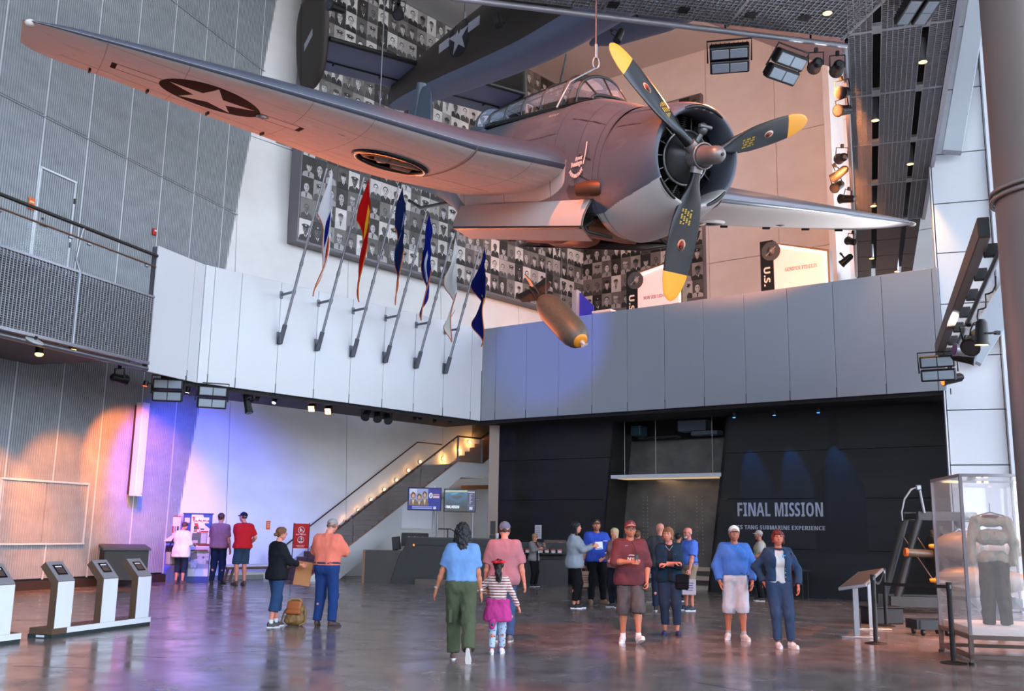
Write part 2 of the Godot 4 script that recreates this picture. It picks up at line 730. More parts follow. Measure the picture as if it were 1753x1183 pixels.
func build_shell() -> void:
	var fm := triplanar(mat("polished_concrete", Color.WHITE, 1.0), 0.11, tex["concrete"])
	fm.roughness_texture = tex["concrete_gloss"]
	fm.roughness_texture_channel = BaseMaterial3D.TEXTURE_CHANNEL_RED
	fm.metallic_specular = 0.75
	var f := setting("floor")
	part(f, "slab", bx(V(0, -0.2, -14), V(70, 0.4, 66)), fm)
	var cm := mat("crack_filler", Color(0.20, 0.17, 0.16), 0.4)
	for q in [[V(-4.6, 0, -12.9), 0.35, 0.3], [V(-3.3, 0, -13.6), 0.5, -0.5], [V(-2.2, 0, -15.2), 0.3, 0.2], [V(2.4, 0, -11.2), 0.4, 0.9], [V(-5.2, 0, -11.8), 0.5, 0.1]]:
		var p := []
		for i in 7:
			p.append(q[0] + V(cos(q[2]), 0, sin(q[2])) * q[1] * (i - 3) / 3.0 + V(0, 0.0008, rng.randf_range(-0.02, 0.02)))
		part(f, "crack", ribbon(p, 0.008, 0.0016, V(0, 0, 1)).mesh(), cm)
	var wm := plaster()
	var lean := V(0, 1, 0) - V(0.73854, 0, 0.67421) * 0.065
	lean = lean.normalized()
	var lx := Transform3D(Basis(DL, lean, DL.cross(lean)), XA.origin)
	var a := setting("wall_back", lx)
	var edges := [-1.5, 2.2, 6.9, 11.6, 16.3, 21.0, 26.0]
	var rows := [0.0, 9.35, 14.9, 23.6]
	for i in edges.size() - 1:
		for j in rows.size() - 1:
			part(a, "sheet", mb().span(V(edges[i] + 0.012, rows[j] + 0.012, -0.3), V(edges[i + 1] - 0.012, rows[j + 1] - 0.012, 0)).mesh(), wm)
	part(a, "backing", mb().span(V(-1.5, 0, -0.5), V(26.0, 23.6, -0.06)).mesh(), mat("joint_grey", Color(0.45, 0.45, 0.47), 0.9))
	part(a, "base_strip", mb().span(V(0.6, 0, -0.02), V(3.6, 0.14, 0.025)).mesh(), mat("base_grey", Color(0.5, 0.5, 0.5), 0.5))
	var q := setting("wall_gallery", XQ)
	var ex := [-1.0, 3.1, 6.25, 9.4, 13.2, 18.0]
	var er := [5.3, 13.1, 18.2, 23.4]
	for i in ex.size() - 1:
		for j in er.size() - 1:
			part(q, "sheet", mb().span(V(ex[i] + 0.012, er[j] + 0.012, -0.3), V(ex[i + 1] - 0.012, er[j + 1] - 0.012, 0)).mesh(), wm)
	part(q, "backing", mb().span(V(-1.0, 0, -0.6), V(18.0, 23.4, -0.06)).mesh(), mats["joint_grey"])
	part(q, "alcove_side", mb().span(V(12.0, 6.9, -0.02), V(12.25, 23.4, 1.6)).mesh(), wm)
	var dk := mat("soffit_black", Color(0.055, 0.055, 0.06), 0.7)
	var g := setting("floor_gallery")
	var sb := mb()
	sb.t = Transform3D(Basis(V(1, 0, 0), V(0, 0, 1), V(0, -1, 0)), V(0, 6.9, 0))
	sb.prism(PackedVector2Array([Vector2(-1.1, -32.6), Vector2(10.5, -23.9), Vector2(18.0, -29.0), Vector2(14.2, -37.2), Vector2(3.4, -44.7), Vector2(-1.6, -40.2)]), 0.0, 1.6)
	part(g, "slab", sb.mesh(), dk)
	var br := setting("floor_bridge", XL)
	part(br, "slab", mb().span(V(-0.1, 5.27, -1.7), V(10.6, 6.9, -0.12)).mesh(), dk)
	var gm := mat("mullion_white", Color(0.78, 0.8, 0.82), 0.5)
	var pane := glass("window_pane", Color(0.9, 0.95, 1.0), 0.06)
	var gx := frame(V(15.0, 0, -22.6), DW)
	var wn := setting("window_1", gx)
	for i in 14:
		var s := -i * 3.2
		part(wn, "mullion", mb().span(V(s - 0.08, 0, -0.15), V(s + 0.08, 23, 0.15)).mesh(), gm)
		if i < 13:
			for j in 5:
				part(wn, "pane", bx(V(s - 1.6, 2.3 + j * 4.6, 0), V(3.0, 4.4, 0.012)), pane)
	for j in 6:
		part(wn, "transom", mb().span(V(-41.6, j * 4.6 - 0.08, -0.13), V(0, j * 4.6 + 0.08, 0.13)).mesh(), gm)
	var bx0 := frame(V(-27.0, 0, 12.0), V(0.94, 0, 0.34))
	var w2 := setting("window_2", bx0)
	for i in 10:
		var s := i * 3.2
		part(w2, "mullion", mb().span(V(s - 0.08, 0, -0.15), V(s + 0.08, 23, 0.15)).mesh(), gm)
		if i < 9:
			for j in range(2, 5):
				part(w2, "pane", bx(V(s + 1.6, 2.3 + j * 4.6, 0), V(3.0, 4.4, 0.012)), pane)
	for j in 6:
		part(w2, "transom", mb().span(V(0, j * 4.6 - 0.08, -0.13), V(29, j * 4.6 + 0.08, 0.13)).mesh(), gm)
	part(w2, "solid_wall", mb().span(V(0, 0, -0.3), V(29, 9.1, -0.16)).mesh(), mat("wall_warm_grey", Color(0.42, 0.40, 0.39), 0.85))  # unseen wall, added to darken what the propeller reflects
	var c := setting("ceiling")
	part(c, "slab", bx(V(-4, 23.25, -16), V(60, 0.4, 64)), mat("ceiling_white", Color(0.8, 0.8, 0.8), 0.9))


# ---------------------------------------------------------------- corrugated side wall and its balcony
func ribbed(w: float, h: float, pitch := 0.075, d := 0.028) -> ArrayMesh:
	var b := mb()
	var nr := int(round(w / pitch))
	var p := w / nr
	for i in nr:
		var x := i * p
		var xs := [x, x + p * 0.42, x + p * 0.52, x + p * 0.90, x + p]
		var zs := [0.0, 0.0, -d, -d, 0.0]
		for k in 4:
			b.quad(V(xs[k], 0, zs[k]), V(xs[k + 1], 0, zs[k + 1]), V(xs[k + 1], h, zs[k + 1]), V(xs[k], h, zs[k]))
	b.quad(V(0, 0, 0), V(0, h, 0), V(0, h, -0.05), V(0, 0, -0.05))
	b.quad(V(w, 0, -0.05), V(w, h, -0.05), V(w, h, 0), V(w, 0, 0))
	b.quad(V(0, h, -0.05), V(0, h, 0), V(w, h, 0), V(w, h, -0.05))
	return b.mesh()


func build_left_wall() -> void:
	var zinc := triplanar(mat("corrugated_zinc", Color.WHITE, 0.42, 0.15), 0.3, noise_tex("zinc", 0.03, Color(0.58, 0.605, 0.625), Color(0.67, 0.695, 0.71), 256, 3))
	var w := setting("wall_left", XW)
	var dark := mat("zinc_joint", Color(0.13, 0.14, 0.15), 0.6)
	part(w, "backing", mb().span(V(-38, 0, -0.4), V(10.5, 23.2, -0.06)).mesh(), dark)
	var ys := [0.24, 6.28, 11.90, 17.52, 23.2]
	var shapes := []
	for j in 4:
		shapes.append(ribbed(1.47, ys[j + 1] - ys[j] - 0.07))
	for i in range(-15, 7):
		var s := 0.16 + i * 1.5
		for j in 4:
			part(w, "corrugated_panel", shapes[j], zinc, O(s, ys[j] + 0.03, 0))
	for j in [1, 2, 3]:
		part(w, "joint_flashing", mb().span(V(-24, ys[j] - 0.035, -0.03), V(10.4, ys[j] - 0.005, 0.025)).mesh(), zinc)
	var pale := mat("cover_strip", Color(0.84, 0.86, 0.88), 0.35, 0.2)
	for i in range(-15, 7):
		part(w, "cover_strip", mb().span(V(0.13 + i * 1.5, 0.24, -0.02), V(0.165 + i * 1.5, 23.1, 0.012)).mesh(), pale)
	var bb := setting("baseboard_left", XW)
	part(bb, "plinth", mb().span(V(-24, 0, -0.06), V(6.0, 0.22, 0.05)).mesh(), mat("plinth_brown", Color(0.22, 0.17, 0.15), 0.4))
	for d in [["door_1", -1.42, 1.34, 1.14, 2.63, 2], ["door_2", -1.30, -0.17, 6.95, 10.5, 1]]:
		var dr := setting(d[0], XW)
		var m := mb()
		m.span(V(d[1] - 0.05, d[3], -0.02), V(d[1], d[4], 0.045))
		m.span(V(d[2], d[3], -0.02), V(d[2] + 0.05, d[4], 0.045))
		m.span(V(d[1] - 0.05, d[4], -0.02), V(d[2] + 0.05, d[4] + 0.05, 0.06))
		m.span(V(d[1] - 0.05, d[3] - 0.05, -0.02), V(d[2] + 0.05, d[3], 0.06))
		part(dr, "frame", m.mesh(), pale)
		var lw: float = (d[2] - d[1]) / d[5]
		for k in d[5]:
			part(dr, "leaf", ribbed(lw - 0.03, d[4] - d[3] - 0.02), zinc, O(d[1] + k * lw + 0.015, d[3] + 0.01, 0.035))
		if d[5] == 1:
			var hh := mb().box(V(-1.08, 9.05, 0.07), V(0.22, 0.035, 0.04)).box(V(-1.12, 9.22, 0.06), V(0.05, 0.05, 0.03))
			part(dr, "door_handle", hh.mesh(), mat("handle_steel", Color(0.3, 0.3, 0.3), 0.3, 0.8))
			for y in [7.6, 8.8, 10.0]:
				part(dr, "hinge", bx(V(-0.15, y, 0.06), V(0.04, 0.14, 0.05)), mats["handle_steel"])
	var fa := thing("fire_alarm", "small red fire alarm on the corrugated wall above the grey return panel", "alarm", "", XW * O(2.98, 10.1, 0))
	part(fa, "housing", bx(V(0, 0, 0.05), V(0.13, 0.2, 0.07), 0.012), mat("alarm_red", Color(0.75, 0.08, 0.07), 0.4))
	part(fa, "strobe", bx(V(0, 0.03, 0.09), V(0.08, 0.05, 0.03), 0.008), mat("strobe_lens", Color(0.9, 0.9, 0.92), 0.15))
	var os := thing("door_sign", "small orange plate beside the upper door on the corrugated wall", "sign", "", XW * O(-1.50, 9.5, 0.03))
	part(os, "plate", bx(V(0, 0, 0.01), V(0.2, 0.3, 0.015), 0.003), mat("sign_orange", Color(0.9, 0.42, 0.1), 0.5))
	part(os, "print", bx(V(0, 0.04, 0.0185), V(0.14, 0.05, 0.002)), mat("sign_cream", Color(0.9, 0.8, 0.7), 0.5))
	var sc := thing("wall_sconce", "tall cream box sconce standing off the corrugated wall", "wall light", "", XW * O(2.94, 2.4, 0))
	part(sc, "back_plate", mb().span(V(-0.06, 0.05, 0), V(0.06, 2.55, 0.12)).mesh(), mat("sconce_bracket", Color(0.25, 0.2, 0.16), 0.5))
	var sh := mb().rbox(V(0, 1.31, 0.24), V(0.30, 2.62, 0.22), 0.012)
	part(sc, "shade", sh.mesh(), mat("sconce_cream", Color(0.86, 0.82, 0.76), 0.5))
	part(sc, "cap_screw", mb().rod(V(0.1, 0.07, 0.35), V(0.1, 0.07, 0.358), 0.018).mesh(), mats["handle_steel"])
	var bal := setting("floor_balcony", XB)
	part(bal, "slab", mb().span(V(-22, 5.62, -3.6), V(-0.02, 6.9, -0.12)).mesh(), mats["soffit_black"])
	part(bal, "soffit", mb().span(V(-22, 5.5, -3.6), V(-0.02, 5.6, -0.15)).mesh(), mat("soffit_grey", Color(0.30, 0.30, 0.31), 0.6))
	var steel := mat("rail_steel", Color(0.52, 0.53, 0.55), 0.3, 0.7)
	var gt := mat("grating_zinc", Color(0.56, 0.57, 0.59), 0.4, 0.5)
	var rail := thing("balcony_guard", "steel guard of open grating, glass and handrail along the balcony", "railing", "", XB)
	var k := 0
	for x0 in [-2.42, -4.84, -7.26, -9.68]:
		var gb := mb()
		var x1: float = x0 + 2.38
		var nx := 26
		for i in nx + 1:
			var x := lerpf(x0 + 0.03, x1, float(i) / nx)
			gb.box(V(x, 6.2, 0), V(0.022, 1.6, 0.05))
		for j in 34:
			gb.box(V((x0 + x1) / 2, 5.42 + j * 0.0475, -0.01), V(x1 - x0, 0.012, 0.04))
		var pt := part(rail, "grating", gb.mesh(), gt)
		pt.set_meta("kind", "stuff")
		part(rail, "post", mb().tube([V(x0, 5.42, 0.03), V(x0, 7.0, 0.03), V(x0 - 0.01, 7.3, -0.1), V(x0, 7.7, -0.06), V(x0, 8.02, 0.0)], 0.032, 8).mesh(), steel)
		part(rail, "glass_panel", bx(V((x0 + x1) / 2, 7.38, -0.06), V(2.2, 0.72, 0.015)), glass("guard_glass", Color(0.85, 0.92, 0.95), 0.05)).material_override.metallic_specular = 0.12
		for cx in [x0 + 0.25, x1 - 0.25]:
			part(rail, "clamp", bx(V(cx, 7.72, -0.05), V(0.1, 0.06, 0.06), 0.01), steel)
		k += 1
	part(rail, "handrail", pole(V(-22, 8.03, 0), V(-0.02, 8.03, 0), 0.04, 10), mat("handrail_dark", Color(0.24, 0.22, 0.21), 0.35, 0.5))
	part(rail, "lower_rail", pole(V(-22, 7.76, -0.02), V(-0.02, 7.76, -0.02), 0.022, 8), mat("rail_copper_lit", Color(0.5, 0.36, 0.28), 0.3, 0.7))  # copper tone of the lower rail is orange lamplight put into its colour
	part(rail, "top_edge", mb().span(V(-22, 6.98, -0.05), V(-0.02, 7.03, 0.04)).mesh(), steel)
	part(rail, "bottom_edge", mb().span(V(-22, 5.36, -0.05), V(-0.02, 5.43, 0.05)).mesh(), steel)
	for r in [[0.02, 5.25, 0.05], [-0.3, 5.3, 0.04]]:
		var pp := thing("lighting_pipe", ["outer steel lighting pipe under the balcony edge", "inner steel lighting pipe tucked under the balcony soffit"][0 if r[0] > 0 else 1], "pipe", "", XB)
		part(pp, "pipe", pole(V(-16, r[1], r[0]), V(-0.05, r[1], r[0]), r[2], 10), steel)
		for i in 6:
			part(pp, "hanger", pole(V(-0.6 - i * 2.2, r[1], r[0]), V(-0.6 - i * 2.2, 5.6, minf(r[0], -0.2)), 0.015, 6), steel)


# ---------------------------------------------------------------- white facades, the right one darkened in colour as shade
func build_facades() -> void:
	var white := mat("panel_white", Color(0.84, 0.85, 0.86), 0.42)
	var grey := mat("panel_shade_grey", Color(0.58, 0.60, 0.635), 0.45)  # cladding like the left side, its shade put into a greyer colour
	var gap := mat("panel_gap", Color(0.30, 0.31, 0.33), 0.8)
	var y0 := 5.2
	var y1 := 8.3
	for f in [["wall_left_facade", XL, 10.37, [0.0, 0.28, 1.09, 2.34, 3.6, 4.86, 6.11, 7.37, 8.63, 9.88, 10.37], white], ["wall_right_facade", XR, 14.5, [0.0, 0.59, 1.84, 3.09, 4.34, 5.59, 6.84, 8.09, 9.34, 10.59, 11.84, 13.1, 14.34, 14.5], grey], ["wall_return", XB, 1.83, [0.0, 1.42, 1.83], white]]:
		var w := setting(f[0], f[1])
		part(w, "backing", mb().span(V(0.0, y0 + 0.02, -0.18), V(f[2], y1 - 0.02, -0.04)).mesh(), gap)
		var e: Array = f[3]
		for i in e.size() - 1:
			part(w, "panel", mb().rbox(V((e[i] + e[i + 1]) / 2, (y0 + y1) / 2, -0.03), V(e[i + 1] - e[i] - 0.014, y1 - y0, 0.06), 0.006).mesh(), f[4])
			if i > 0 and i < e.size() - 1:
				part(w, "joint_slot", mb().span(V(e[i] - 0.013, y0 - 0.004, -0.05), V(e[i] + 0.013, y0 + 0.26, 0.003)).mesh(), gap)
	var tr := setting("trim_1", XR)
	part(tr, "lip", mb().span(V(-0.3, 5.1, -1.75), V(14.6, 5.25, -0.1)).mesh(), mats["soffit_black"])
	var t2 := setting("trim_2", XL)
	part(t2, "lip", mb().span(V(-0.3, 5.1, -1.75), V(10.5, 5.25, -0.1)).mesh(), mats["soffit_black"])
	var col := setting("column_corner", frame(V(-0.70, 0, -32.75), V(1, 0, 0)))
	part(col, "casing", bx(V(0.165, 2.6, -0.2), V(0.34, 5.2, 0.4), 0.01), mat("column_tan", Color(0.62, 0.55, 0.50), 0.6))


# ---------------------------------------------------------------- walls of portraits
func build_portraits() -> void:
	var pm := mat("portrait_print", Color.WHITE, 0.55)
	pm.albedo_texture = tex["portraits"]
	var shapes := []
	for k in 32:
		var m := mb()
		var r := Rect2((k % 8) / 8.0 + 0.003, (k / 8) / 4.0 + 0.003, 0.119, 0.244)
		var w := 0.5
		var h := 0.762
		m.quad(V(0, 0, 0.02), V(w, 0, 0.02), V(w, h, 0.02), V(0, h, 0.02), r)
		var e := Rect2(r.position, Vector2(0.002, 0.002))
		m.quad(V(0, 0, 0), V(w, 0, 0), V(w, 0, 0.02), V(0, 0, 0.02), e)
		m.quad(V(0, h, 0.02), V(w, h, 0.02), V(w, h, 0), V(0, h, 0), e)
		m.quad(V(0, 0, 0), V(0, 0, 0.02), V(0, h, 0.02), V(0, h, 0), e)
		m.quad(V(w, 0, 0.02), V(w, 0, 0), V(w, h, 0), V(w, h, 0.02), e)
		shapes.append(m)
	var frame_m := mat("portrait_frame", Color(0.42, 0.41, 0.43), 0.5)
	for f in [["portrait_wall", XP, 32, 14, 11.42, 0.07, "portrait wall on the long white side, black and white prints in rows"], ["portrait_wall", XQ, 12, 12, 11.62, 0.0, "narrower portrait wall on the tan end wall behind the bomber nose"]]:
		var w := thing(f[0], f[6], "photo wall", "", f[1])
		var nx: int = f[2]
		var ny: int = f[3]
		var z := 0.0 if nx == 32 else 0.25
		part(w, "backing", mb().span(V(f[5] - 0.06, f[4] - 0.09, -0.6 if nx == 32 else 0.0), V(f[5] + nx * 0.507 + (0.0 if nx == 32 else 0.04), f[4] + ny * 0.77 + 0.05, z)).mesh(), frame_m)
		var rest := mb()
		var count := 0
		var last := -1
		for j in ny:
			for i in nx:
				var k := (i * 7 + j * 11 + (i * j) % 5 + j / 3) % 32
				if k == last:
					k = (k + 13) % 32
				last = k
				var xf := O(f[5] + i * 0.507, f[4] + j * 0.77, z)
				var near: bool = nx != 32 or j < 5 or (j >= 8 and i < 22 and count < 290)
				if near and count < 296:
					part(w, "portrait", shapes_mesh(shapes, k), pm, xf)
					count += 1
				else:
					var s: MB = shapes[k]
					var b := rest.v.size()
					for q in s.v.size():
						rest.v.append(xf * s.v[q])
						rest.n.append(s.n[q])
						rest.uv.append(s.uv[q])
					for q in s.ix:
						rest.ix.append(b + q)
		if not rest.v.is_empty():
			part(w, "portrait", rest.mesh(), pm).set_meta("kind", "stuff")


func shapes_mesh(shapes: Array, k: int) -> ArrayMesh:
	if not tex.has("pshape%d" % k):
		tex["pshape%d" % k] = (shapes[k] as MB).mesh()
	return tex["pshape%d" % k]


# ---------------------------------------------------------------- black steel wall with its lit recess
func build_black_wall() -> void:
	var st := triplanar(mat("blackened_steel", Color.WHITE, 0.5, 0.1), 0.35, tex["steel_dark"])
	st.uv1_scale = V(0.06, 0.5, 0.06)
	var w := setting("wall_right", XK)
	var ys := [0.0, 1.28, 2.66, 3.98, 5.3]
	for j in 4:
		var ya: float = ys[j] + 0.008
		var yb: float = ys[j + 1] - 0.008
		var la := 3.72 + 0.105 * ya
		var lb := 3.72 + 0.105 * yb
		part(w, "steel_plate", mb().prism(PackedVector2Array([Vector2(-0.45, ya), Vector2(la, ya), Vector2(lb, yb), Vector2(-0.45, yb)]), -0.12, 0.0).mesh(), st)
		var ra := 7.36 + 0.14 * ya
		var rb := 7.36 + 0.14 * yb
		part(w, "steel_plate", mb().prism(PackedVector2Array([Vector2(ra, ya), Vector2(14.6, ya), Vector2(14.6, yb), Vector2(rb, yb)]), -0.12, 0.0).mesh(), st)
	part(w, "backing", mb().span(V(-0.45, 0, -0.2), V(3.7, 5.3, -0.1)).mesh(), mats["soffit_black"])
	part(w, "backing", mb().span(V(8.0, 0, -0.2), V(14.6, 5.3, -0.1)).mesh(), mats["soffit_black"])
	var pr := mat("printed_black", Color(0.045, 0.045, 0.05), 0.55)
	var tow := PackedVector2Array([Vector2(10.6, 2.9), Vector2(10.62, 3.3), Vector2(10.85, 3.45), Vector2(11.0, 3.62), Vector2(11.05, 4.1), Vector2(11.1, 4.9), Vector2(11.3, 4.95), Vector2(11.32, 4.2), Vector2(11.36, 3.62), Vector2(11.6, 3.55), Vector2(11.8, 3.3), Vector2(11.95, 3.05), Vector2(12.0, 2.7), Vector2(12.0, 1.2), Vector2(10.6, 1.2)])
	part(w, "printed_silhouette", mb().prism(tow, 0.0, 0.002).mesh(), pr)
	var gs := triplanar(mat("recess_steel", Color.WHITE, 0.38, 0.45), 0.3, tex["steel_grey"])
	var rz := -1.15
	part(w, "recess_panel", mb().span(V(3.2, 0, rz - 0.1), V(8.6, 4.55, rz)).mesh(), gs)
	part(w, "jamb", mb().prism(PackedVector2Array([Vector2(3.66, 0), Vector2(3.72, 0), Vector2(4.28, 5.3), Vector2(4.2, 5.3)]), rz, 0.0).mesh(), st)
	part(w, "jamb", mb().prism(PackedVector2Array([Vector2(7.36, 0), Vector2(7.44, 0), Vector2(8.2, 5.3), Vector2(8.1, 5.3)]), rz, 0.0).mesh(), st)
	part(w, "recess_top", mb().span(V(3.4, 4.6, -3.0), V(8.6, 5.3, rz - 0.2)).mesh(), mats["soffit_black"])
	var rv := mat("rivet_steel", Color(0.62, 0.62, 0.6), 0.3, 0.7)
	for c in [4.62, 4.78, 5.55, 5.72, 6.5, 6.68, 7.45]:
		var rb := mb()
		for i in 16:
			rb.ball(V(c, 1.05 + i * 0.115, rz), V(0.017, 0.017, 0.012), 6, 4)
		part(w, "rivet", rb.mesh(), rv).set_meta("kind", "stuff")
	var bd := setting("trim_3", XK)
	part(bd, "ledge", mb().span(V(3.75, 0.55, rz), V(7.4, 0.66, rz + 0.25)).mesh(), mat("ledge_cream", Color(0.72, 0.68, 0.62), 0.5))
	part(bd, "ledge", mb().span(V(3.75, 0.28, rz), V(7.4, 0.40, rz + 0.35)).mesh(), mats["ledge_cream"])
	part(bd, "ledge", mb().span(V(3.75, 0.0, rz), V(7.4, 0.12, rz + 0.45)).mesh(), mats["ledge_cream"])
	var tr := thing("light_trough", "long white light trough hung across the steel recess", "light fixture", "", XK)
	part(tr, "housing", mb().span(V(4.12, 3.31, -0.75), V(7.86, 3.42, 0.02)).mesh(), mat("trough_white", Color(0.80, 0.82, 0.84), 0.4))
	part(tr, "diffuser", mb().span(V(4.3, 3.295, -0.65), V(7.7, 3.31, -0.1)).mesh(), glow("trough_glow", Color(1.0, 0.86, 0.66), 0.6))
	for x in [4.5, 5.6, 7.5]:
		part(tr, "hanger", pole(V(x, 3.42, -0.2), V(x, 5.25, -0.2), 0.008, 5), rv)
	panel_light(XK * V(6.0, 3.27, -0.38), XK * V(6.0, 0, -0.5), Vector2(3.3, 0.5), Color(1.0, 0.82, 0.6), 1.6)
	var du := thing("air_duct", "blue grey duct box in the dark slot over the recess", "duct", "", XK)
	part(du, "box", mb().rbox(V(6.6, 4.93, -0.9), V(0.95, 0.34, 0.5), 0.02).mesh(), mat("duct_grey", Color(0.35, 0.4, 0.43), 0.5, 0.3))
	part(du, "branch", mb().rbox(V(7.05, 4.68, -0.8), V(0.9, 0.14, 0.4), 0.02).mesh(), mats["duct_grey"])
	var d2 := thing("air_duct", "small teal end of a duct at the left of the dark slot", "duct", "", XK)
	part(d2, "box", mb().rbox(V(4.62, 4.86, -0.9), V(0.34, 0.32, 0.5), 0.02).mesh(), mat("duct_teal", Color(0.2, 0.32, 0.36), 0.5, 0.3))
	part(d2, "tray", mb().rbox(V(5.4, 4.62, -0.8), V(1.4, 0.06, 0.3), 0.01).mesh(), mat("tray_dark", Color(0.1, 0.1, 0.11), 0.5))
	var lm := mat("lettering_silver", Color(0.66, 0.66, 0.68), 0.45, 0.2)
	var sg := thing("title_lettering", "large silver stencil capitals reading FINAL MISSION on the black wall", "lettering", "", XK)
	part(sg, "word", letters("FINAL", 0.98, 0.38, 0.02), lm, O(8.84, 2.36, 0.012))
	part(sg, "word", letters("MISSION", 1.36, 0.38, 0.02), lm, O(10.15, 2.36, 0.012))
	var s2 := thing("title_lettering", "small silver capitals below the large title, naming the submarine experience", "lettering", "", XK)
	var wx := 8.21
	for wd in [["USS", 0.28], ["TANG", 0.40], ["SUBMARINE", 0.87], ["EXPERIENCE", 0.93]]:
		part(s2, "word", letters(wd[0], wd[1], 0.115, 0.012), lm, O(wx + wd[1] / 2, 1.86, 0.014))
		wx += wd[1] + 0.06
	var n := 0
	for x in [8.55, 9.75, 11.0]:
		var s := thing("accent_spot", ["blue accent spot at the top of the black wall, above the F of the title", "middle blue accent spot at the top of the black wall", "blue accent spot at the top of the black wall, right of the printed tower"][n], "spotlight", "blue accent spots on the black wall", XK * O(x, 4.95, 0.55))
		part(s, "can", pole(V(0, 0.12, 0), V(0, 0, 0), 0.05, 10), mat("fixture_black", Color(0.03, 0.03, 0.032), 0.45))
		part(s, "lens", pole(V(0, 0, 0), V(0, -0.012, 0), 0.042, 10), glow("lens_blue", Color(0.25, 0.6, 1.0), 3.0))
		part(s, "stem", pole(V(0, 0.12, 0), V(0, 0.28, 0), 0.012, 6), mats["fixture_black"])
		spot(XK * V(x, 4.93, 0.55), XK * V(x + 0.35, 3.2, 0.0), Color(0.2, 0.55, 1.0), 9.0, 16, 0.04)
		n += 1


# ---------------------------------------------------------------- white end wall, steel braces and big column at the right
func build_end_wall() -> void:
	var wm := mat("clad_white", Color(0.83, 0.85, 0.87), 0.45)
	var gap := mat("clad_gap", Color(0.22, 0.25, 0.27), 0.8)
	var w := setting("wall_end", X2)
	part(w, "backing", mb().span(V(0.02, 0, -0.4), V(9.0, 23.2, -0.05)).mesh(), gap)
	var ys := [0.0, 2.05, 3.385, 4.715, 6.045, 7.36, 8.67, 9.965, 11.28, 13.0, 14.7, 16.4, 18.1, 19.8, 21.5, 23.2]
	var xs := [0.0, 1.28, 1.62, 3.2, 4.8, 6.4, 9.0]
	for i in xs.size() - 1:
		for j in ys.size() - 1:
			part(w, "panel", mb().rbox(V((xs[i] + xs[i + 1]) / 2, (ys[j] + ys[j + 1]) / 2, -0.03), V(xs[i + 1] - xs[i] - 0.02, ys[j + 1] - ys[j] - 0.024, 0.06), 0.005).mesh(), wm)
	part(w, "edge_trim", mb().span(V(-0.045, 0, -0.3), V(-0.012, 23.2, 0.02)).mesh(), mat("edge_steel", Color(0.82, 0.83, 0.85), 0.35, 0.3))
	part(w, "mullion", mb().span(V(1.3, 0, 0.0), V(1.58, 23.2, 0.16)).mesh(), wm)
	var bm := mat("brace_white", Color(0.66, 0.69, 0.72), 0.5)
	for b in [[V(10.94, 11.15, -23.2), V(13.3, 22.9, -22.4), 0.46, "upper white steel brace rising beside the catwalk", 0], [V(14.1, 10.85, -22.2), V(11.0, 5.9, -23.2), 0.62, "lower white steel brace slanting down behind the lighting truss", 1]]:
		var t := setting("brace_%d" % (b[4] + 1))
		var d: Vector3 = b[1] - b[0]
		var x := d.normalized()
		var z := (V(-0.33, 0, 0.944) - x * x.dot(V(-0.33, 0, 0.944))).normalized()
		part(t, "beam", mb().rbox((b[0] + b[1]) / 2, V(d.length(), b[2], 0.3), 0.015, Basis(x, z.cross(x), z)).mesh(), bm)
	var col := setting("column_round", O(6.50, 0, -11.3))
	part(col, "shaft", mb().lathe([Vector2(0.62, 0), Vector2(0.62, 23.2)], 48).mesh(), mat("column_paint", Color(0.50, 0.45, 0.43), 0.42, 0.1))
	for y in [5.72, 5.80]:
		var ring := []
		for k in 33:
			ring.append(V(cos(TAU * k / 32) * 0.66, y, sin(TAU * k / 32) * 0.66))
		part(col, "collar", mb().tube(ring, 0.026, 8, false).mesh(), mat("collar_paint", Color(0.55, 0.52, 0.5), 0.4, 0.2))


# ---------------------------------------------------------------- catwalks with open grating
func grating(x0: float, x1: float, z0: float, z1: float, px: float, pz: float) -> ArrayMesh:
	var b := mb()
	var nz2 := int((z1 - z0) / pz)
	for i in nz2 + 1:
		var z := lerpf(z0, z1, float(i) / nz2)
		b.box(V((x0 + x1) / 2, 0.03, z), V(x1 - x0, 0.06, 0.012))
	var nx := int((x1 - x0) / px)
	for i in nx + 1:
		var x := lerpf(x0, x1, float(i) / nx)
		b.box(V(x, 0.026, (z0 + z1) / 2), V(0.016, 0.05, z1 - z0))
	return b.mesh()


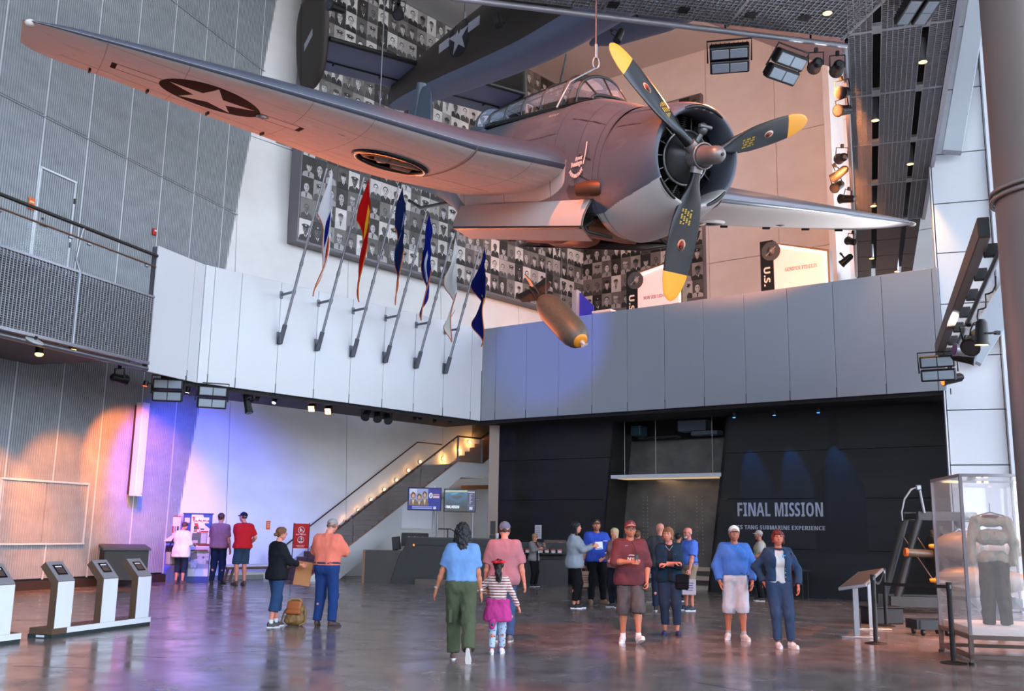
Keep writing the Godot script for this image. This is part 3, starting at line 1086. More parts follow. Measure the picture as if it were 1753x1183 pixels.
func build_catwalks() -> void:
	var gm := mat("catwalk_zinc", Color(0.62, 0.63, 0.64), 0.5, 0.3)
	var dk: Material = mats["soffit_black"]
	var pipe := mat("pipe_white", Color(0.66, 0.67, 0.70), 0.35, 0.4)
	var plate := mat("plate_zinc", Color(0.58, 0.60, 0.60), 0.45, 0.3)
	var C := frame(V(6.28, 11.0, -17.37), DW)
	var w := thing("catwalk", "long catwalk of open grating seen from below, running back to the gallery", "catwalk", "", C)
	part(w, "deck", mb().span(V(-2.4, 0.55, 0.0), V(19.5, 0.65, 1.9)).mesh(), dk)
	part(w, "kerb", mb().span(V(0, -0.05, 0.0), V(19.5, 0.6, 0.05)).mesh(), dk)
	var seams := [-2.4, -0.2, 2.65, 5.55, 8.45, 11.9]
	for i in seams.size() - 1:
		for z in [[0.07, 0.50], [0.66, 1.37], [1.51, 1.88]]:
			part(w, "grating", grating(seams[i] + 0.05, seams[i + 1] - 0.05, z[0], z[1], 0.075, 0.1), gm).set_meta("kind", "stuff")
		part(w, "splice_plate", mb().span(V(seams[i + 1] - 0.22, -0.004, 0.50), V(seams[i + 1] + 0.1, 0.06, 0.66)).mesh(), plate)
		part(w, "splice_plate", mb().span(V(seams[i + 1] - 0.22, -0.004, 1.37), V(seams[i + 1] + 0.1, 0.06, 1.51)).mesh(), plate)
		part(w, "splice_bar", mb().span(V(seams[i + 1] - 0.03, 0.0, 0.06), V(seams[i + 1] + 0.03, 0.055, 1.9)).mesh(), gm)
	var pd := mat("panel_dark_brown", Color(0.13, 0.105, 0.10), 0.55)
	for i in 4:
		for z in [[0.05, 0.50], [0.66, 1.37], [1.51, 1.88]]:
			part(w, "dark_panel", mb().span(V(12.0 + i * 1.9, 0.0, z[0]), V(13.86 + i * 1.9, 0.05, z[1])).mesh(), pd)
	part(w, "edge_beam", mb().span(V(-2.4, -0.05, 1.9), V(11.9, 0.55, 2.0)).mesh(), pipe)
	var e := thing("catwalk", "short front catwalk of open grating crossing the top of the hall", "catwalk", "", frame(V(6.28, 11.0, -17.37), V(-0.983, 0, 0.182)))
	part(e, "grating", grating(0.1, 7.2, -2.2, -0.08, 0.1, 0.1), gm).set_meta("kind", "stuff")
	part(e, "deck", mb().span(V(0, 0.55, -2.3), V(7.2, 0.65, 0)).mesh(), dk)
	for x in [0.05, 2.4, 4.8, 7.1]:
		part(e, "splice_bar", mb().span(V(x - 0.03, 0, -2.2), V(x + 0.03, 0.06, 0)).mesh(), gm)
	for p in [[1.15, -0.62], [2.15, -0.5], [3.4, -0.4], [4.7, -0.3]]:
		part(e, "cover_plate", mb().span(V(p[0] - 0.1, -0.01, p[1] - 0.1), V(p[0] + 0.1, 0.005, p[1] + 0.1)).mesh(), mat("cover_dark", Color(0.1, 0.1, 0.11), 0.5))
	var p1 := thing("lighting_pipe", "pale lighting pipe along the edge of the front catwalk", "pipe")
	part(p1, "pipe", pole(V(-1.2, 10.92, -15.95), V(6.33, 10.92, -17.42), 0.055, 12), pipe)
	var p2 := thing("lighting_pipe", "pale lighting pipe along the inner edge of the long catwalk", "pipe")
	part(p2, "pipe", pole(C * V(0.05, -0.08, 0.0), C * V(18, -0.08, 0.0), 0.055, 12), pipe)
	for i in 9:
		part(p2, "hanger", pole(C * V(0.6 + i * 2, -0.08, 0.0), C * V(0.6 + i * 2, 0.3, 0.03), 0.02, 6), mats["fixture_black"])
		if i < 4:
			var q := V(5.6, 10.92, -17.28).lerp(V(-1.2, 10.92, -15.95), i / 4.0)
			part(p1, "hanger", pole(q, q + V(0, 0.3, 0), 0.02, 6), mats["fixture_black"])
	var can := mat("can_white", Color(0.7, 0.71, 0.73), 0.35, 0.4)
	var lens := glow("lens_warm", Color(1.0, 0.74, 0.42), 5.0)
	var n := 0
	for q in [[-1.19, -0.27, "over the front catwalk grating by its cover plate"], [1.34, 1.45, "in the outer slot of the catwalk, first from the camera"], [4.03, 0.57, "in the inner slot of the catwalk, first from the camera"], [7.12, 1.42, "in the outer slot of the catwalk, second from the camera"], [10.28, 0.55, "in the inner slot of the catwalk where the grating ends"], [16.0, 0.51, "in the inner slot among the dark brown soffit panels"], [18.0, 1.36, "lowest of the catwalk row, just above the right facade"]]:
		var o := thing("downlight", "warm glowing can downlight " + q[2], "downlight", "can downlights in the catwalk slots", C * O(q[0], -0.02, q[1]))
		part(o, "can", mb().lathe([Vector2(0.085, 0.5), Vector2(0.085, 0.02), Vector2(0.095, 0.0), Vector2(0.08, 0.0)].duplicate(), 16).mesh(), can)
		part(o, "lens", pole(V(0, 0.0, 0), V(0, 0.01, 0), 0.08, 16), lens)
		spot(C * V(q[0], -0.06, q[1]), C * V(q[0], -11, q[1]), Color(1.0, 0.74, 0.45), 22.0, 32, 0.08)
		n += 1


# ---------------------------------------------------------------- stairs
func build_stairs() -> void:
	var cp := mat("stair_carpet", Color(0.40, 0.27, 0.23), 0.95)
	var white := mat("stringer_white", Color(0.78, 0.78, 0.78), 0.5)
	var wood := mat("rail_bronze", Color(0.38, 0.28, 0.22), 0.3, 0.5)
	var X := XA
	var s0 := 3.94
	var rise := 0.172
	var run := 0.27
	var st := setting("stairs", X)
	for i in 23:
		var x := s0 + i * run
		var y := (i + 1) * rise
		part(st, "step", mb().rbox(V(x + run / 2 + 0.02, y - rise / 2, 1.02), V(run + 0.06, rise, 1.78), 0.014).mesh(), cp)
	var top := 23 * rise
	var xe := s0 + 23 * run
	part(st, "landing", mb().span(V(xe, top - 0.1, 0.1), V(11.55, top, 1.92)).mesh(), cp)
	for i in 17:
		part(st, "step", mb().rbox(V(11.55 + (i + 0.5) * run + 0.02, top + (i + 0.5) * rise, 1.02), V(run + 0.06, rise, 1.78), 0.014).mesh(), cp)
	var k := rise / run
	var low := PackedVector2Array([Vector2(s0 - 0.1, 0.0), Vector2(s0 - 0.02, 0.12), Vector2(xe, top + 0.10), Vector2(11.5, top + 0.10), Vector2(12.2, top + 0.10 + 0.7 * k), Vector2(12.45, top - 0.4 + 0.9 * k), Vector2(11.45, top - 0.45), Vector2(xe + 0.18, top - 0.45), Vector2(s0 + 1.05, 0.0)])
	part(st, "stringer", mb().prism(low, 1.93, 2.02).mesh(), white)
	part(st, "stringer", mb().prism(low, 0.02, 0.09).mesh(), white)
	var so := mb()
	so.quad(V(s0 + 1.05, 0.02, 0.05), V(xe + 0.18, top - 0.43, 0.05), V(xe + 0.18, top - 0.43, 2.0), V(s0 + 1.05, 0.02, 2.0))
	so.quad(V(xe + 0.18, top - 0.43, 0.05), V(11.45, top - 0.43, 0.05), V(11.45, top - 0.43, 2.0), V(xe + 0.18, top - 0.43, 2.0))
	part(st, "soffit", so.mesh(), white)
	part(st, "edge_strip", mb().tube([V(s0 - 0.02, 0.13, 1.98), V(xe, top + 0.11, 1.98), V(11.5, top + 0.11, 1.98)], 0.02, 6).mesh(), mat("strip_copper", Color(0.62, 0.42, 0.30), 0.35, 0.5))
	var ra := thing("stair_railing", "glass stair railing with a bronze handrail on the open side of the stairs", "railing", "", X)
	var h := 0.92
	part(ra, "handrail", mb().tube([V(s0 + 0.15, 0.12 + h - 0.12, 1.97), V(s0 + 0.35, 0.27 + h, 1.97), V(xe, top + 0.10 + h, 1.97), V(11.35, top + 0.10 + h, 1.97), V(12.6, top + 0.10 + h + 1.2 * k, 1.97)], 0.032, 8).mesh(), wood)
	var gl := glass("stair_glass", Color(0.9, 0.95, 0.93), 0.07)
	var edges := [s0 + 0.35, 5.55, 6.95, 8.4, xe - 0.02]
	for i in edges.size() - 1:
		var a: float = edges[i] + 0.02
		var b: float = edges[i + 1] - 0.02
		var ya := 0.15 + (a - s0) * k
		var yb := 0.15 + (b - s0) * k
		part(ra, "glass_panel", mb().prism(PackedVector2Array([Vector2(a, ya), Vector2(b, yb), Vector2(b, yb + h - 0.1), Vector2(a, ya + h - 0.1)]), 1.965, 1.977).mesh(), gl)
	part(ra, "glass_panel", mb().span(V(xe + 0.03, top + 0.12, 1.965), V(11.4, top + h, 1.977)).mesh(), gl)
	for x in [xe + 0.02, 11.42]:
		part(ra, "post", mb().span(V(x - 0.02, top - 0.05, 1.94), V(x + 0.02, top + h + 0.08, 2.0)).mesh(), mats["rail_steel"])
	for i in 7:
		var x := s0 + 0.6 + i * 0.9
		part(ra, "clamp", mb().rod(V(x, 0.13 + (x - s0) * k + h, 1.97), V(x, 0.02 + (x - s0) * k + h, 1.99), 0.02, 6).mesh(), mats["rail_steel"])
	var wr := thing("stair_railing", "slim dark handrail fixed to the white wall above the stairs", "railing", "", X)
	part(wr, "handrail", mb().tube([V(s0 + 0.3, 0.9, 0.02), V(s0 + 0.5, 1.1, 0.02), V(xe, top + 0.9, -0.17), V(11.4, top + 0.9, -0.17)], 0.024, 8).mesh(), mat("rail_dark", Color(0.28, 0.22, 0.19), 0.35, 0.4))
	for i in 6:
		var x := s0 + 0.9 + i * 1.05
		var y := 1.1 + (x - s0 - 0.5) * (top + 0.9 - 1.1) / (xe - s0 - 0.5)
		part(wr, "bracket", pole(V(x, y - 0.01, 0.0 - y * 0.045), V(x, y - 0.09, -0.10 - y * 0.05), 0.014, 6), mats["rail_dark"])
	var lx := [5.6, 6.23, 6.83, 7.4, 7.98, 8.59, 9.18, 9.76, 10.36, 11.57, 12.45, 13.03]
	var ly := [1.05, 1.45, 1.85, 2.24, 2.63, 3.02, 3.39, 3.78, 4.14, 4.33, 4.73, 5.09]
	var words := ["lowest", "second from the foot", "third from the foot", "fourth from the foot", "fifth from the foot", "sixth from the foot", "seventh from the foot", "eighth from the foot", "ninth, just below the landing", "tenth, over the landing", "eleventh, on the second flight", "topmost visible"]
	var lm := glow("step_light_glow", Color(1.0, 0.84, 0.6), 3.5)
	for i in lx.size():
		var z: float = -ly[i] * 0.065 + 0.012
		var o := thing("step_light", "round wall light along the stairs, " + words[i], "wall light", "round lights along the stairs", X * O(lx[i], ly[i], z))
		part(o, "ring", mb().rod(V(0, 0, 0), V(0, 0, 0.03), 0.075, 14).mesh(), mat("ring_bronze", Color(0.5, 0.42, 0.36), 0.4, 0.3))
		part(o, "lens", mb().rod(V(0, 0, 0.03), V(0, 0, 0.038), 0.056, 14).mesh(), lm)
		omni(X * V(lx[i], ly[i], z + 0.09), Color(1.0, 0.72, 0.42), 0.05 if i < 9 else 0.3, 0.03)
	var ow := setting("wall_counter", frame(V(1.9, 0, -35.9), DR))
	part(ow, "panel", mb().span(V(-5.2, 0, -0.15), V(-0.2, 3.35, 0)).mesh(), mat("wall_orange_lit", Color(0.66, 0.50, 0.36), 0.8))  # orange glow falling on this wall is put into its colour
	part(ow, "panel", mb().span(V(-5.4, 0, -0.15), V(-3.3, 3.2, 0.03)).mesh(), plaster())


# ---------------------------------------------------------------- the torpedo bomber
# plane axes: +x nose, +y up, +z right wing
func spow(a: float, e: float) -> float:
	return signf(a) * pow(absf(a), e)


func ring_at(x: float, hw: float, yt: float, yb: float, e: float, n: int) -> PackedVector3Array:
	var row := PackedVector3Array()
	var ym := (yt + yb) / 2
	var hh := (yt - yb) / 2
	for k in n + 1:
		var a := TAU * k / n
		row.append(V(x, ym + hh * spow(cos(a), e), hw * spow(sin(a), e)))
	row[n] = row[0]
	return row


func sample(tab: Array, x: float) -> Array:
	for i in tab.size() - 1:
		if x <= tab[i][0] and x >= tab[i + 1][0]:
			var t: float = (tab[i][0] - x) / (tab[i][0] - tab[i + 1][0])
			var r := []
			var p: Array = tab[maxi(i - 1, 0)]
			var q: Array = tab[mini(i + 2, tab.size() - 1)]
			for k in range(1, tab[i].size()):
				r.append(cubic_interpolate(tab[i][k], tab[i + 1][k], p[k], q[k], t))
			return r
	return tab[tab.size() - 1].slice(1)


const WING := [[0.55, -2.45, -6.65, -0.12, -0.42], [1.2, -2.47, -6.6, -0.12, -0.42], [2.2, -2.52, -6.5, -0.12, -0.41], [3.0, -2.62, -6.35, -0.05, -0.36], [4.2, -2.8, -6.0, 0.06, -0.22], [5.6, -3.0, -5.55, 0.18, -0.06], [7.0, -3.28, -5.2, 0.30, 0.12], [7.7, -3.48, -5.08, 0.365, 0.2], [8.05, -3.60, -5.0, 0.395, 0.26], [8.2, -3.78, -4.85, 0.41, 0.31]]


func wing_at(z: float) -> Array:
	z = clampf(z, 0.55, 8.2)
	for i in WING.size() - 1:
		if z <= WING[i + 1][0]:
			var t: float = (z - WING[i][0]) / (WING[i + 1][0] - WING[i][0])
			var r := []
			for k in range(1, 5):
				r.append(lerpf(WING[i][k], WING[i + 1][k], t))
			return r
	return WING[WING.size() - 1].slice(1)


func wing_point(z: float, f: float, up: float) -> Vector3:
	var w := wing_at(z)
	var c: float = w[0] - w[1]
	var th := lerpf(0.155, 0.10, clampf((z - 0.5) / 7.7, 0, 1)) * c
	if z > 7.6:
		th *= sqrt(clampf((8.21 - z) / 0.61, 0.02, 1.0))
	var y := 5.0 * th * (0.2969 * sqrt(f) - 0.126 * f - 0.3516 * f * f + 0.2843 * f * f * f - 0.1036 * f * f * f * f)
	return V(w[0] - f * c, lerpf(w[2], w[3], f) + y * (1.3 if up > 0 else -0.85), z)


func lower_y(x: float, z: float) -> float:
	var w := wing_at(z)
	return wing_point(z, clampf((w[0] - x) / (w[0] - w[1]), 0.001, 0.999), -1.0).y


func wing_uv(p: Vector3) -> Vector2:
	return Vector2((p.z - 0.5) / 7.8, (-p.x - 2.2) / 4.6)


func paint_wing() -> ImageTexture:
	var W := 1024
	var H := 604
	var im := Image.create(W, H, false, Image.FORMAT_RGB8)
	im.fill(Color(0.80, 0.77, 0.745))
	var sx := W / 7.8
	var sy := H / 4.6
	var r := RandomNumberGenerator.new()
	r.seed = 5
	for k in 900:
		var c := 0.76 + r.randf_range(-0.025, 0.035)
		ell(im, r.randf() * W, r.randf() * H, r.randf_range(3, 26), r.randf_range(2, 9), Color(c + 0.03, c + 0.005, c - 0.02))
	var P := func(z: float, x: float) -> Vector2: return Vector2((z - 0.5) * sx, (-x - 2.2) * sy)
	var thin := Color(0.55, 0.51, 0.48)
	for z in [1.35, 2.28, 3.75, 4.6, 6.2, 7.2]:
		line(im, P.call(z, -2.4), P.call(z, -6.6), 1.2, thin)
	for q in [[-3.3, 0.5, 8.0], [-4.9, 0.5, 7.6]]:
		line(im, P.call(q[1], q[0]), P.call(q[2], q[0] - 0.1), 1.0, thin)
	line(im, P.call(4.5, -5.35), P.call(7.7, -4.55), 2.0, Color(0.42, 0.36, 0.33))
	line(im, P.call(0.9, -5.9), P.call(4.3, -5.35), 2.0, Color(0.5, 0.44, 0.41))
	line(im, P.call(1.0, -4.6), P.call(2.3, -4.3), 2.2, Color(0.2, 0.16, 0.15))
	line(im, P.call(0.9, -4.9), P.call(1.4, -5.3), 2.2, Color(0.25, 0.2, 0.18))
	line(im, P.call(3.55, -4.25), P.call(2.3, -4.55), 1.6, Color(0.2, 0.16, 0.15))
	var ink := Color(0.10, 0.10, 0.125)
	var c0: Vector2 = P.call(5.75, -4.12)
	var bh := 0.17
	for s in [-1.0, 1.0]:
		var a: Vector2 = P.call(5.75 + s * 0.5, -4.12 + bh)
		var b: Vector2 = P.call(5.75 + s * 1.34, -4.12 - bh)
		fill_poly(im, [a, Vector2(b.x, a.y), b, Vector2(a.x, b.y)], ink)
		var i := 3.4
		fill_poly(im, [Vector2(a.x, a.y + i), Vector2(b.x - s * i * 2.6, a.y + i), Vector2(b.x - s * i * 2.6, b.y - i), Vector2(a.x, b.y - i)], Color(0.82, 0.79, 0.76))
	ell(im, c0.x, c0.y, 0.70 * sx, 0.70 * sy, ink)
	fill_poly(im, star_poly(c0, 0.63 * sx, 0.0, 1.0, sy / sx), Color(0.84, 0.81, 0.78))
	for q in [[1.15, -4.6], [1.5, -5.0], [2.0, -5.4], [3.9, -3.6]]:
		var p: Vector2 = P.call(q[0], q[1])
		for k in 5:
			im.fill_rect(Rect2i(int(p.x) + k * 3, int(p.y), 2, 3), Color(0.15, 0.12, 0.12))
	return img_tex(im)


func paint_body() -> ImageTexture:
	var W := 1024
	var H := 512
	var im := Image.create(W, H, false, Image.FORMAT_RGB8)
	var blue := Color(0.315, 0.33, 0.37)
	im.fill(blue)
	var r := RandomNumberGenerator.new()
	r.seed = 9
	for k in 700:
		var c := blue.lightened(r.randf_range(0.0, 0.05)) if r.randf() < 0.5 else blue.darkened(r.randf_range(0.0, 0.09))
		ell(im, r.randf() * W, r.randf() * H, r.randf_range(4, 30), r.randf_range(2, 12), c)
	var pale := Color(0.70, 0.675, 0.655)
	var tab := [[0.0, 0.335], [-0.4, 0.345], [-1.0, 0.35], [-1.5, 0.365], [-2.0, 0.39], [-2.6, 0.455], [-3.2, 0.47], [-4.5, 0.47], [-5.5, 0.45], [-6.6, 0.42], [-7.4, 0.43], [-9.0, 0.46], [-12.4, 0.47]]
	for i in W:
		var x := 0.0 - 12.4 * (i + 0.5) / W
		var b: float = sample(tab, x)[0]
		var y := int(b * H)
		im.fill_rect(Rect2i(i, y, 1, H - 2 * y), pale.darkened(0.02 * sin(i * 0.07) * sin(i * 0.013)))
	for i in W:
		var x := 0.0 - 12.4 * (i + 0.5) / W
		if x < -2.45 and x > -6.9:
			var t := (x + 2.45) / -4.45
			var lo := 0.285 + 0.06 * sqrt(1.0 - pow(1.0 - minf(t * 2.2, 1.0), 2.0))
			if t > 0.8:
				lo = lerpf(lo, 0.29, (t - 0.8) / 0.2)
			var y0 := int(0.25 * H)
			var y1 := int(lo * H)
			if y1 > y0:
				im.fill_rect(Rect2i(i, y0, 1, y1 - y0), pale)
				im.fill_rect(Rect2i(i, H - y1, 1, y1 - y0), pale)
	var ink := Color(0.11, 0.11, 0.125)
	for x in [1.52, 1.68, 2.15, 2.9, 4.6, 6.4, 7.6, 9.0, 10.4]:
		var u: float = x / 12.4 * W
		im.fill_rect(Rect2i(int(u), 40, 1, H - 80), Color(0.14, 0.14, 0.165))
	for s in [0, 1]:
		var F := func(x: float, t: float) -> Vector2: return Vector2(x / 12.4 * W, (t if s == 0 else 1.0 - t) * H)
		for q in [[0.72, 0.10, 1.5, 0.10], [1.7, 0.155, 2.6, 0.16], [1.75, 0.245, 2.1, 0.24], [1.62, 0.29, 2.2, 0.27], [2.95, 0.2, 4.4, 0.2], [6.5, 0.2, 8.9, 0.22], [0.8, 0.16, 1.4, 0.155], [2.1, 0.24, 2.1, 0.31]]:
			line(im, F.call(q[0], q[1]), F.call(q[2], q[3]), 1.6, ink)
	for k in 60:
		var t := r.randf()
		ell(im, (1.85 + t * 0.5) / 12.4 * W, (0.315 + r.randf_range(-0.012, 0.012)) * H, 5, 4, Color(0.17, 0.18, 0.22))
	return img_tex(im)


func paint_uv(row: PackedVector3Array) -> Array:
	var r := []
	var n := row.size() - 1
	for k in n + 1:
		r.append(Vector2(-row[k].x / 12.4, float(k) / n))
	return r


func build_bomber() -> void:
	var bs := Basis(V(0.4559, -0.2596, 0.8513), V(0.1194, 0.9657, 0.2306), V(-0.882, -0.0035, 0.4712)).orthonormalized()
	var T := thing("torpedo_bomber", "blue and pale grey single-engined torpedo bomber with yellow-tipped propeller, hanging over the hall", "aircraft", "", Transform3D(bs, V(2.612, 6.554, -12.208)))
	var paint := mat("bomber_paint", Color.WHITE, 0.48)
	paint.albedo_texture = paint_body()
	var blue := mat("sea_blue", Color(0.27, 0.285, 0.33), 0.36)
	var pale := mat("belly_grey", Color(0.73, 0.705, 0.685), 0.48)
	var black := mat("bomber_black", Color(0.025, 0.026, 0.03), 0.35)
	var green := mat("zinc_green", Color(0.11, 0.125, 0.09), 0.6)
	var wpaint := mat("wing_paint", Color.WHITE, 0.85)
	wpaint.metallic_specular = 0.15
	wpaint.albedo_texture = paint_wing()
	var tab := [[-1.50, 0.80, 0.785, -1.15], [-2.0, 0.82, 0.90, -1.13], [-2.7, 0.82, 1.03, -1.12], [-3.5, 0.80, 1.00, -1.10], [-4.8, 0.76, 0.97, -1.12], [-6.2, 0.70, 0.93, -1.15], [-6.9, 0.64, 0.90, -1.02], [-7.5, 0.58, 0.86, -0.72], [-8.6, 0.45, 0.78, -0.40], [-10.0, 0.28, 0.68, -0.14], [-11.4, 0.12, 0.58, 0.06], [-12.15, 0.04, 0.48, 0.2]]
	var P := []
	var U := []
	var n := 72
	for i in 107:
		var x := lerpf(-1.50, -12.15, i / 106.0)
		var s := sample(tab, x)
		var row := ring_at(x, s[0], s[1], s[2], lerpf(0.92, 0.80, clampf((-x - 1.5) / 1.5, 0, 1)) if x > -7 else 0.85, n)
		if x < -1.72 and x > -6.25:
			for k in n + 1:
				if row[k].y < -0.86:
					row[k].y = -0.86
		P.append(row)
		U.append(paint_uv(row))
	var fb := mb()
	fb.grid(P, false, U)
	part(T, "fuselage", fb.mesh(), paint)
	part(T, "bay_roof", mb().span(V(-6.2, -0.88, -0.62), V(-1.75, -0.84, 0.62)).mesh(), green)
	part(T, "bay_bulkhead", mb().prism(PackedVector2Array([Vector2(-0.7, -0.8), Vector2(0.7, -0.8), Vector2(0.55, -1.12), Vector2(-0.55, -1.12)]), 0, 0.03).mesh(), green, Transform3D(Basis(V(0, 0, 1), UP, V(-1, 0, 0)), V(-2.15, 0.12, 0)))
	for s in [1.0, -1.0]:
		var door := []
		var lowd := []
		for i in 21:
			var x := lerpf(-1.72, -6.3, i / 20.0)
			var dr := PackedVector3Array()
			var lr := PackedVector3Array()
			for k in 6:
				var t := k / 5.0
				dr.append(V(x - 0.02 * t, -0.66 - 0.40 * t, s * (0.735 + 0.10 * sin(t * PI * 0.6))))
				lr.append(V(x - 0.25 * t * (1.0 if i == 0 else 0.0) + 0.05, -1.11 - 0.13 * t, s * (0.83 - 0.34 * t)))
			door.append(dr)
			lowd.append(lr)
		var d1 := mb()
		d1.grid(door, s < 0)
		for i in door.size():
			for k in 6:
				door[i][k].z -= s * 0.03
		d1.grid(door, s > 0)
		part(T, "bay_door", d1.mesh(), pale)
		var d2 := mb()
		d2.grid(lowd, s < 0)
		for i in lowd.size():
			for k in 6:
				lowd[i][k].y += 0.03
		d2.grid(lowd, s > 0)
		part(T, "bay_door", d2.mesh(), pale)
		part(T, "door_hinge", mb().rod(V(-1.75, -1.085, s * 0.825), V(-6.28, -1.085, s * 0.825), 0.026, 8).mesh(), black)
		part(T, "door_arm", mb().tube([V(-1.9, -0.85, s * 0.45), V(-1.86, -1.0, s * 0.62), V(-1.84, -1.09, s * 0.78)], 0.025, 6).mesh(), green)
	part(T, "bay_frame", mb().tube([V(-1.78, -0.68, 0.70), V(-1.95, -0.95, 0.74), V(-1.8, -1.12, 0.66), V(-1.7, -1.15, 0.3)], 0.022, 6).mesh(), green)
	var bm := mat("bomb_orange_lit", Color(0.52, 0.33, 0.22), 0.5)  # orange lamplight on the bay contents put into their colour
	for s in [0.24, -0.24]:
		var b := mb()
		b.t = Transform3D(Basis(V(0, 1, 0), V(1, 0, 0), V(0, 0, -1)), V(-3.9, -1.06, s))
		b.lathe([Vector2(0.0, -1.2), Vector2(0.05, -1.18), Vector2(0.1, -0.8), Vector2(0.19, -0.4), Vector2(0.2, 0.5), Vector2(0.15, 0.8), Vector2(0.05, 0.97), Vector2(0, 1.0)], 16)
		b.box(V(0, -1.1, 0), V(0.36, 0.3, 0.012))
		b.box(V(0, -1.1, 0), V(0.012, 0.3, 0.36))
		part(T, "bay_bomb", b.mesh(), bm)
	for x in [-2.3, -5.6]:
		part(T, "bay_rack", mb().rbox(V(x, -1.0, 0), V(0.3, 0.3, 0.9), 0.02).mesh(), bm)
	var CP := []
	var CU := []
	var prof := [[-0.95, 0.60, 0.0], [-0.62, 0.595, 0.0], [-0.44, 0.61, 0.0], [-0.36, 0.635, 0.0], [-0.335, 0.665, 0.0], [-0.36, 0.70, 0.0], [-0.44, 0.735, -0.01], [-0.6, 0.775, -0.025], [-0.85, 0.805, -0.05], [-1.15, 0.82, -0.05], [-1.52, 0.81, -0.045]]
	var cow := mb()
	var prow := []
	for i in 41:
		var t := i / 40.0 * (prof.size() - 1)
		var a := int(minf(t, prof.size() - 2))
		var f := t - a
		var q := []
		for k in 3:
			q.append(cubic_interpolate(prof[a][k], prof[a + 1][k], prof[maxi(a - 1, 0)][k], prof[mini(a + 2, prof.size() - 1)][k], f))
		prow.append(q)
	for q in prow:
		var deep := clampf((-q[0] - 0.35) / 1.15, 0, 1)
		var rr: float = q[1]
		var row := ring_at(q[0], rr, rr + q[2] + 0.02 * deep, -rr + q[2] - 0.32 * deep, 1.0, n)
		CP.append(row)
		CU.append(paint_uv(row))
	cow.grid(CP, false, CU)
	var cw := part(T, "cowling", cow.mesh(), paint)
	for sc in [[-0.50, 0.50, 0.668, 0.0], [-0.28, 0.28, 0.668, 2.45], [-0.28, 0.28, 0.668, -2.45]]:
		var pth := []
		for k in 13:
			var a: float = lerpf(sc[0], sc[1], k / 12.0) + sc[3]
			pth.append(V(-0.365, cos(a) * sc[2], sin(a) * sc[2]))
		var s1 := mb()
		var rad := []
		for k in 13:
			rad.append(0.042 * pow(sin(PI * (k + 0.6) / 13.2), 0.35))
		s1.tube(pth, rad, 10)
		part(cw, "scoop_rim", s1.mesh(), paint if sc[3] == 0.0 else pale)
		var pt2 := []
		var rad2 := []
		for k in 13:
			pt2.append(pth[k] + V(0.022, 0, 0))
			rad2.append(rad[k] * 0.72)
		part(cw, "scoop_mouth", mb().tube(pt2, rad2, 10).mesh(), black)  # proud black strip painting in the shade of the opening
	var en := part(T, "engine", mb().rod(V(-0.95, 0, 0), V(-0.93, 0, 0), 0.60, 40).mesh(), black)
	var eg := mat("engine_grey", Color(0.22, 0.22, 0.22), 0.4, 0.4)
	var cas := mb()
	cas.t = Transform3D(Basis(V(0, 1, 0), V(1, 0, 0), V(0, 0, -1)), Vector3.ZERO)
	cas.lathe([Vector2(0.36, -0.9), Vector2(0.36, -0.62), Vector2(0.33, -0.56), Vector2(0.2, -0.42), Vector2(0.13, -0.38), Vector2(0.12, -0.2)], 32)
	part(en, "gear_case", cas.mesh(), eg)
	var rp := []
	for k in 33:
		rp.append(V(-0.6, cos(TAU * k / 32) * 0.37, sin(TAU * k / 32) * 0.37))
	part(en, "ignition_ring", mb().tube(rp, 0.018, 8, false).mesh(), mat("engine_pale", Color(0.45, 0.45, 0.44), 0.35, 0.6))
	for k in 14:
		var a := TAU * k / 14.0
		var d := V(0, cos(a), sin(a))
		var cy := mb()
		for j in 9:
			cy.rod(V(-0.8, 0, 0) + d * (0.33 + j * 0.028), V(-0.8, 0, 0) + d * (0.342 + j * 0.028), 0.075, 10)
		part(en, "cylinder", cy.mesh(), mat("engine_dark", Color(0.06, 0.06, 0.062), 0.4, 0.5))
		var e2 := d.cross(V(1, 0, 0)) * 0.05
		part(en, "push_rod", mb().rod(V(-0.62, 0, 0) + d * 0.34 + e2, V(-0.72, 0, 0) + d * 0.57 + e2 * 1.6, 0.011, 6).mesh(), mats["engine_pale"])
	var gov := mb().ball(V(-0.45, 0.40, -0.10), V(0.07, 0.09, 0.07)).rod(V(-0.45, 0.36, -0.1), V(-0.5, 0.2, -0.05), 0.04).rod(V(-0.4, 0.43, -0.2), V(-0.4, 0.43, 0.0), 0.03)
	part(en, "governor", gov.mesh(), mats["engine_pale"])
	var hub_m := mat("prop_hub_grey", Color(0.47, 0.44, 0.43), 0.35, 0.4)
	var hb := mb()
	hb.t = Transform3D(Basis(V(0, 1, 0), V(1, 0, 0), V(0, 0, -1)), Vector3.ZERO)
	hb.lathe([Vector2(0.15, -0.42), Vector2(0.17, -0.38), Vector2(0.17, -0.22), Vector2(0.14, -0.20), Vector2(0.145, -0.16), Vector2(0.125, -0.14), Vector2(0.125, 0.03), Vector2(0.118, 0.09), Vector2(0.09, 0.145), Vector2(0.05, 0.17), Vector2(0.0, 0.178)], 28)
	var pr := part(T, "propeller", hb.mesh(), hub_m)
	var ringb := []
	for k in 25:
		ringb.append(V(-0.20, cos(TAU * k / 24) * 0.172, sin(TAU * k / 24) * 0.172))
	part(pr, "hub_band", mb().tube(ringb, 0.014, 6, false).mesh(), hub_m)
	part(pr, "dome_bolt", mb().rod(V(0.17, 0, 0), V(0.2, 0, 0), 0.022, 8).mesh(), black)
	var blade_m := mat("blade_black", Color(0.03, 0.032, 0.038), 0.30)
	var tip_m := mat("blade_yellow", Color(0.90, 0.60, 0.10), 0.42)
	var mark := mat("stencil_yellow", Color(0.72, 0.58, 0.12), 0.5)
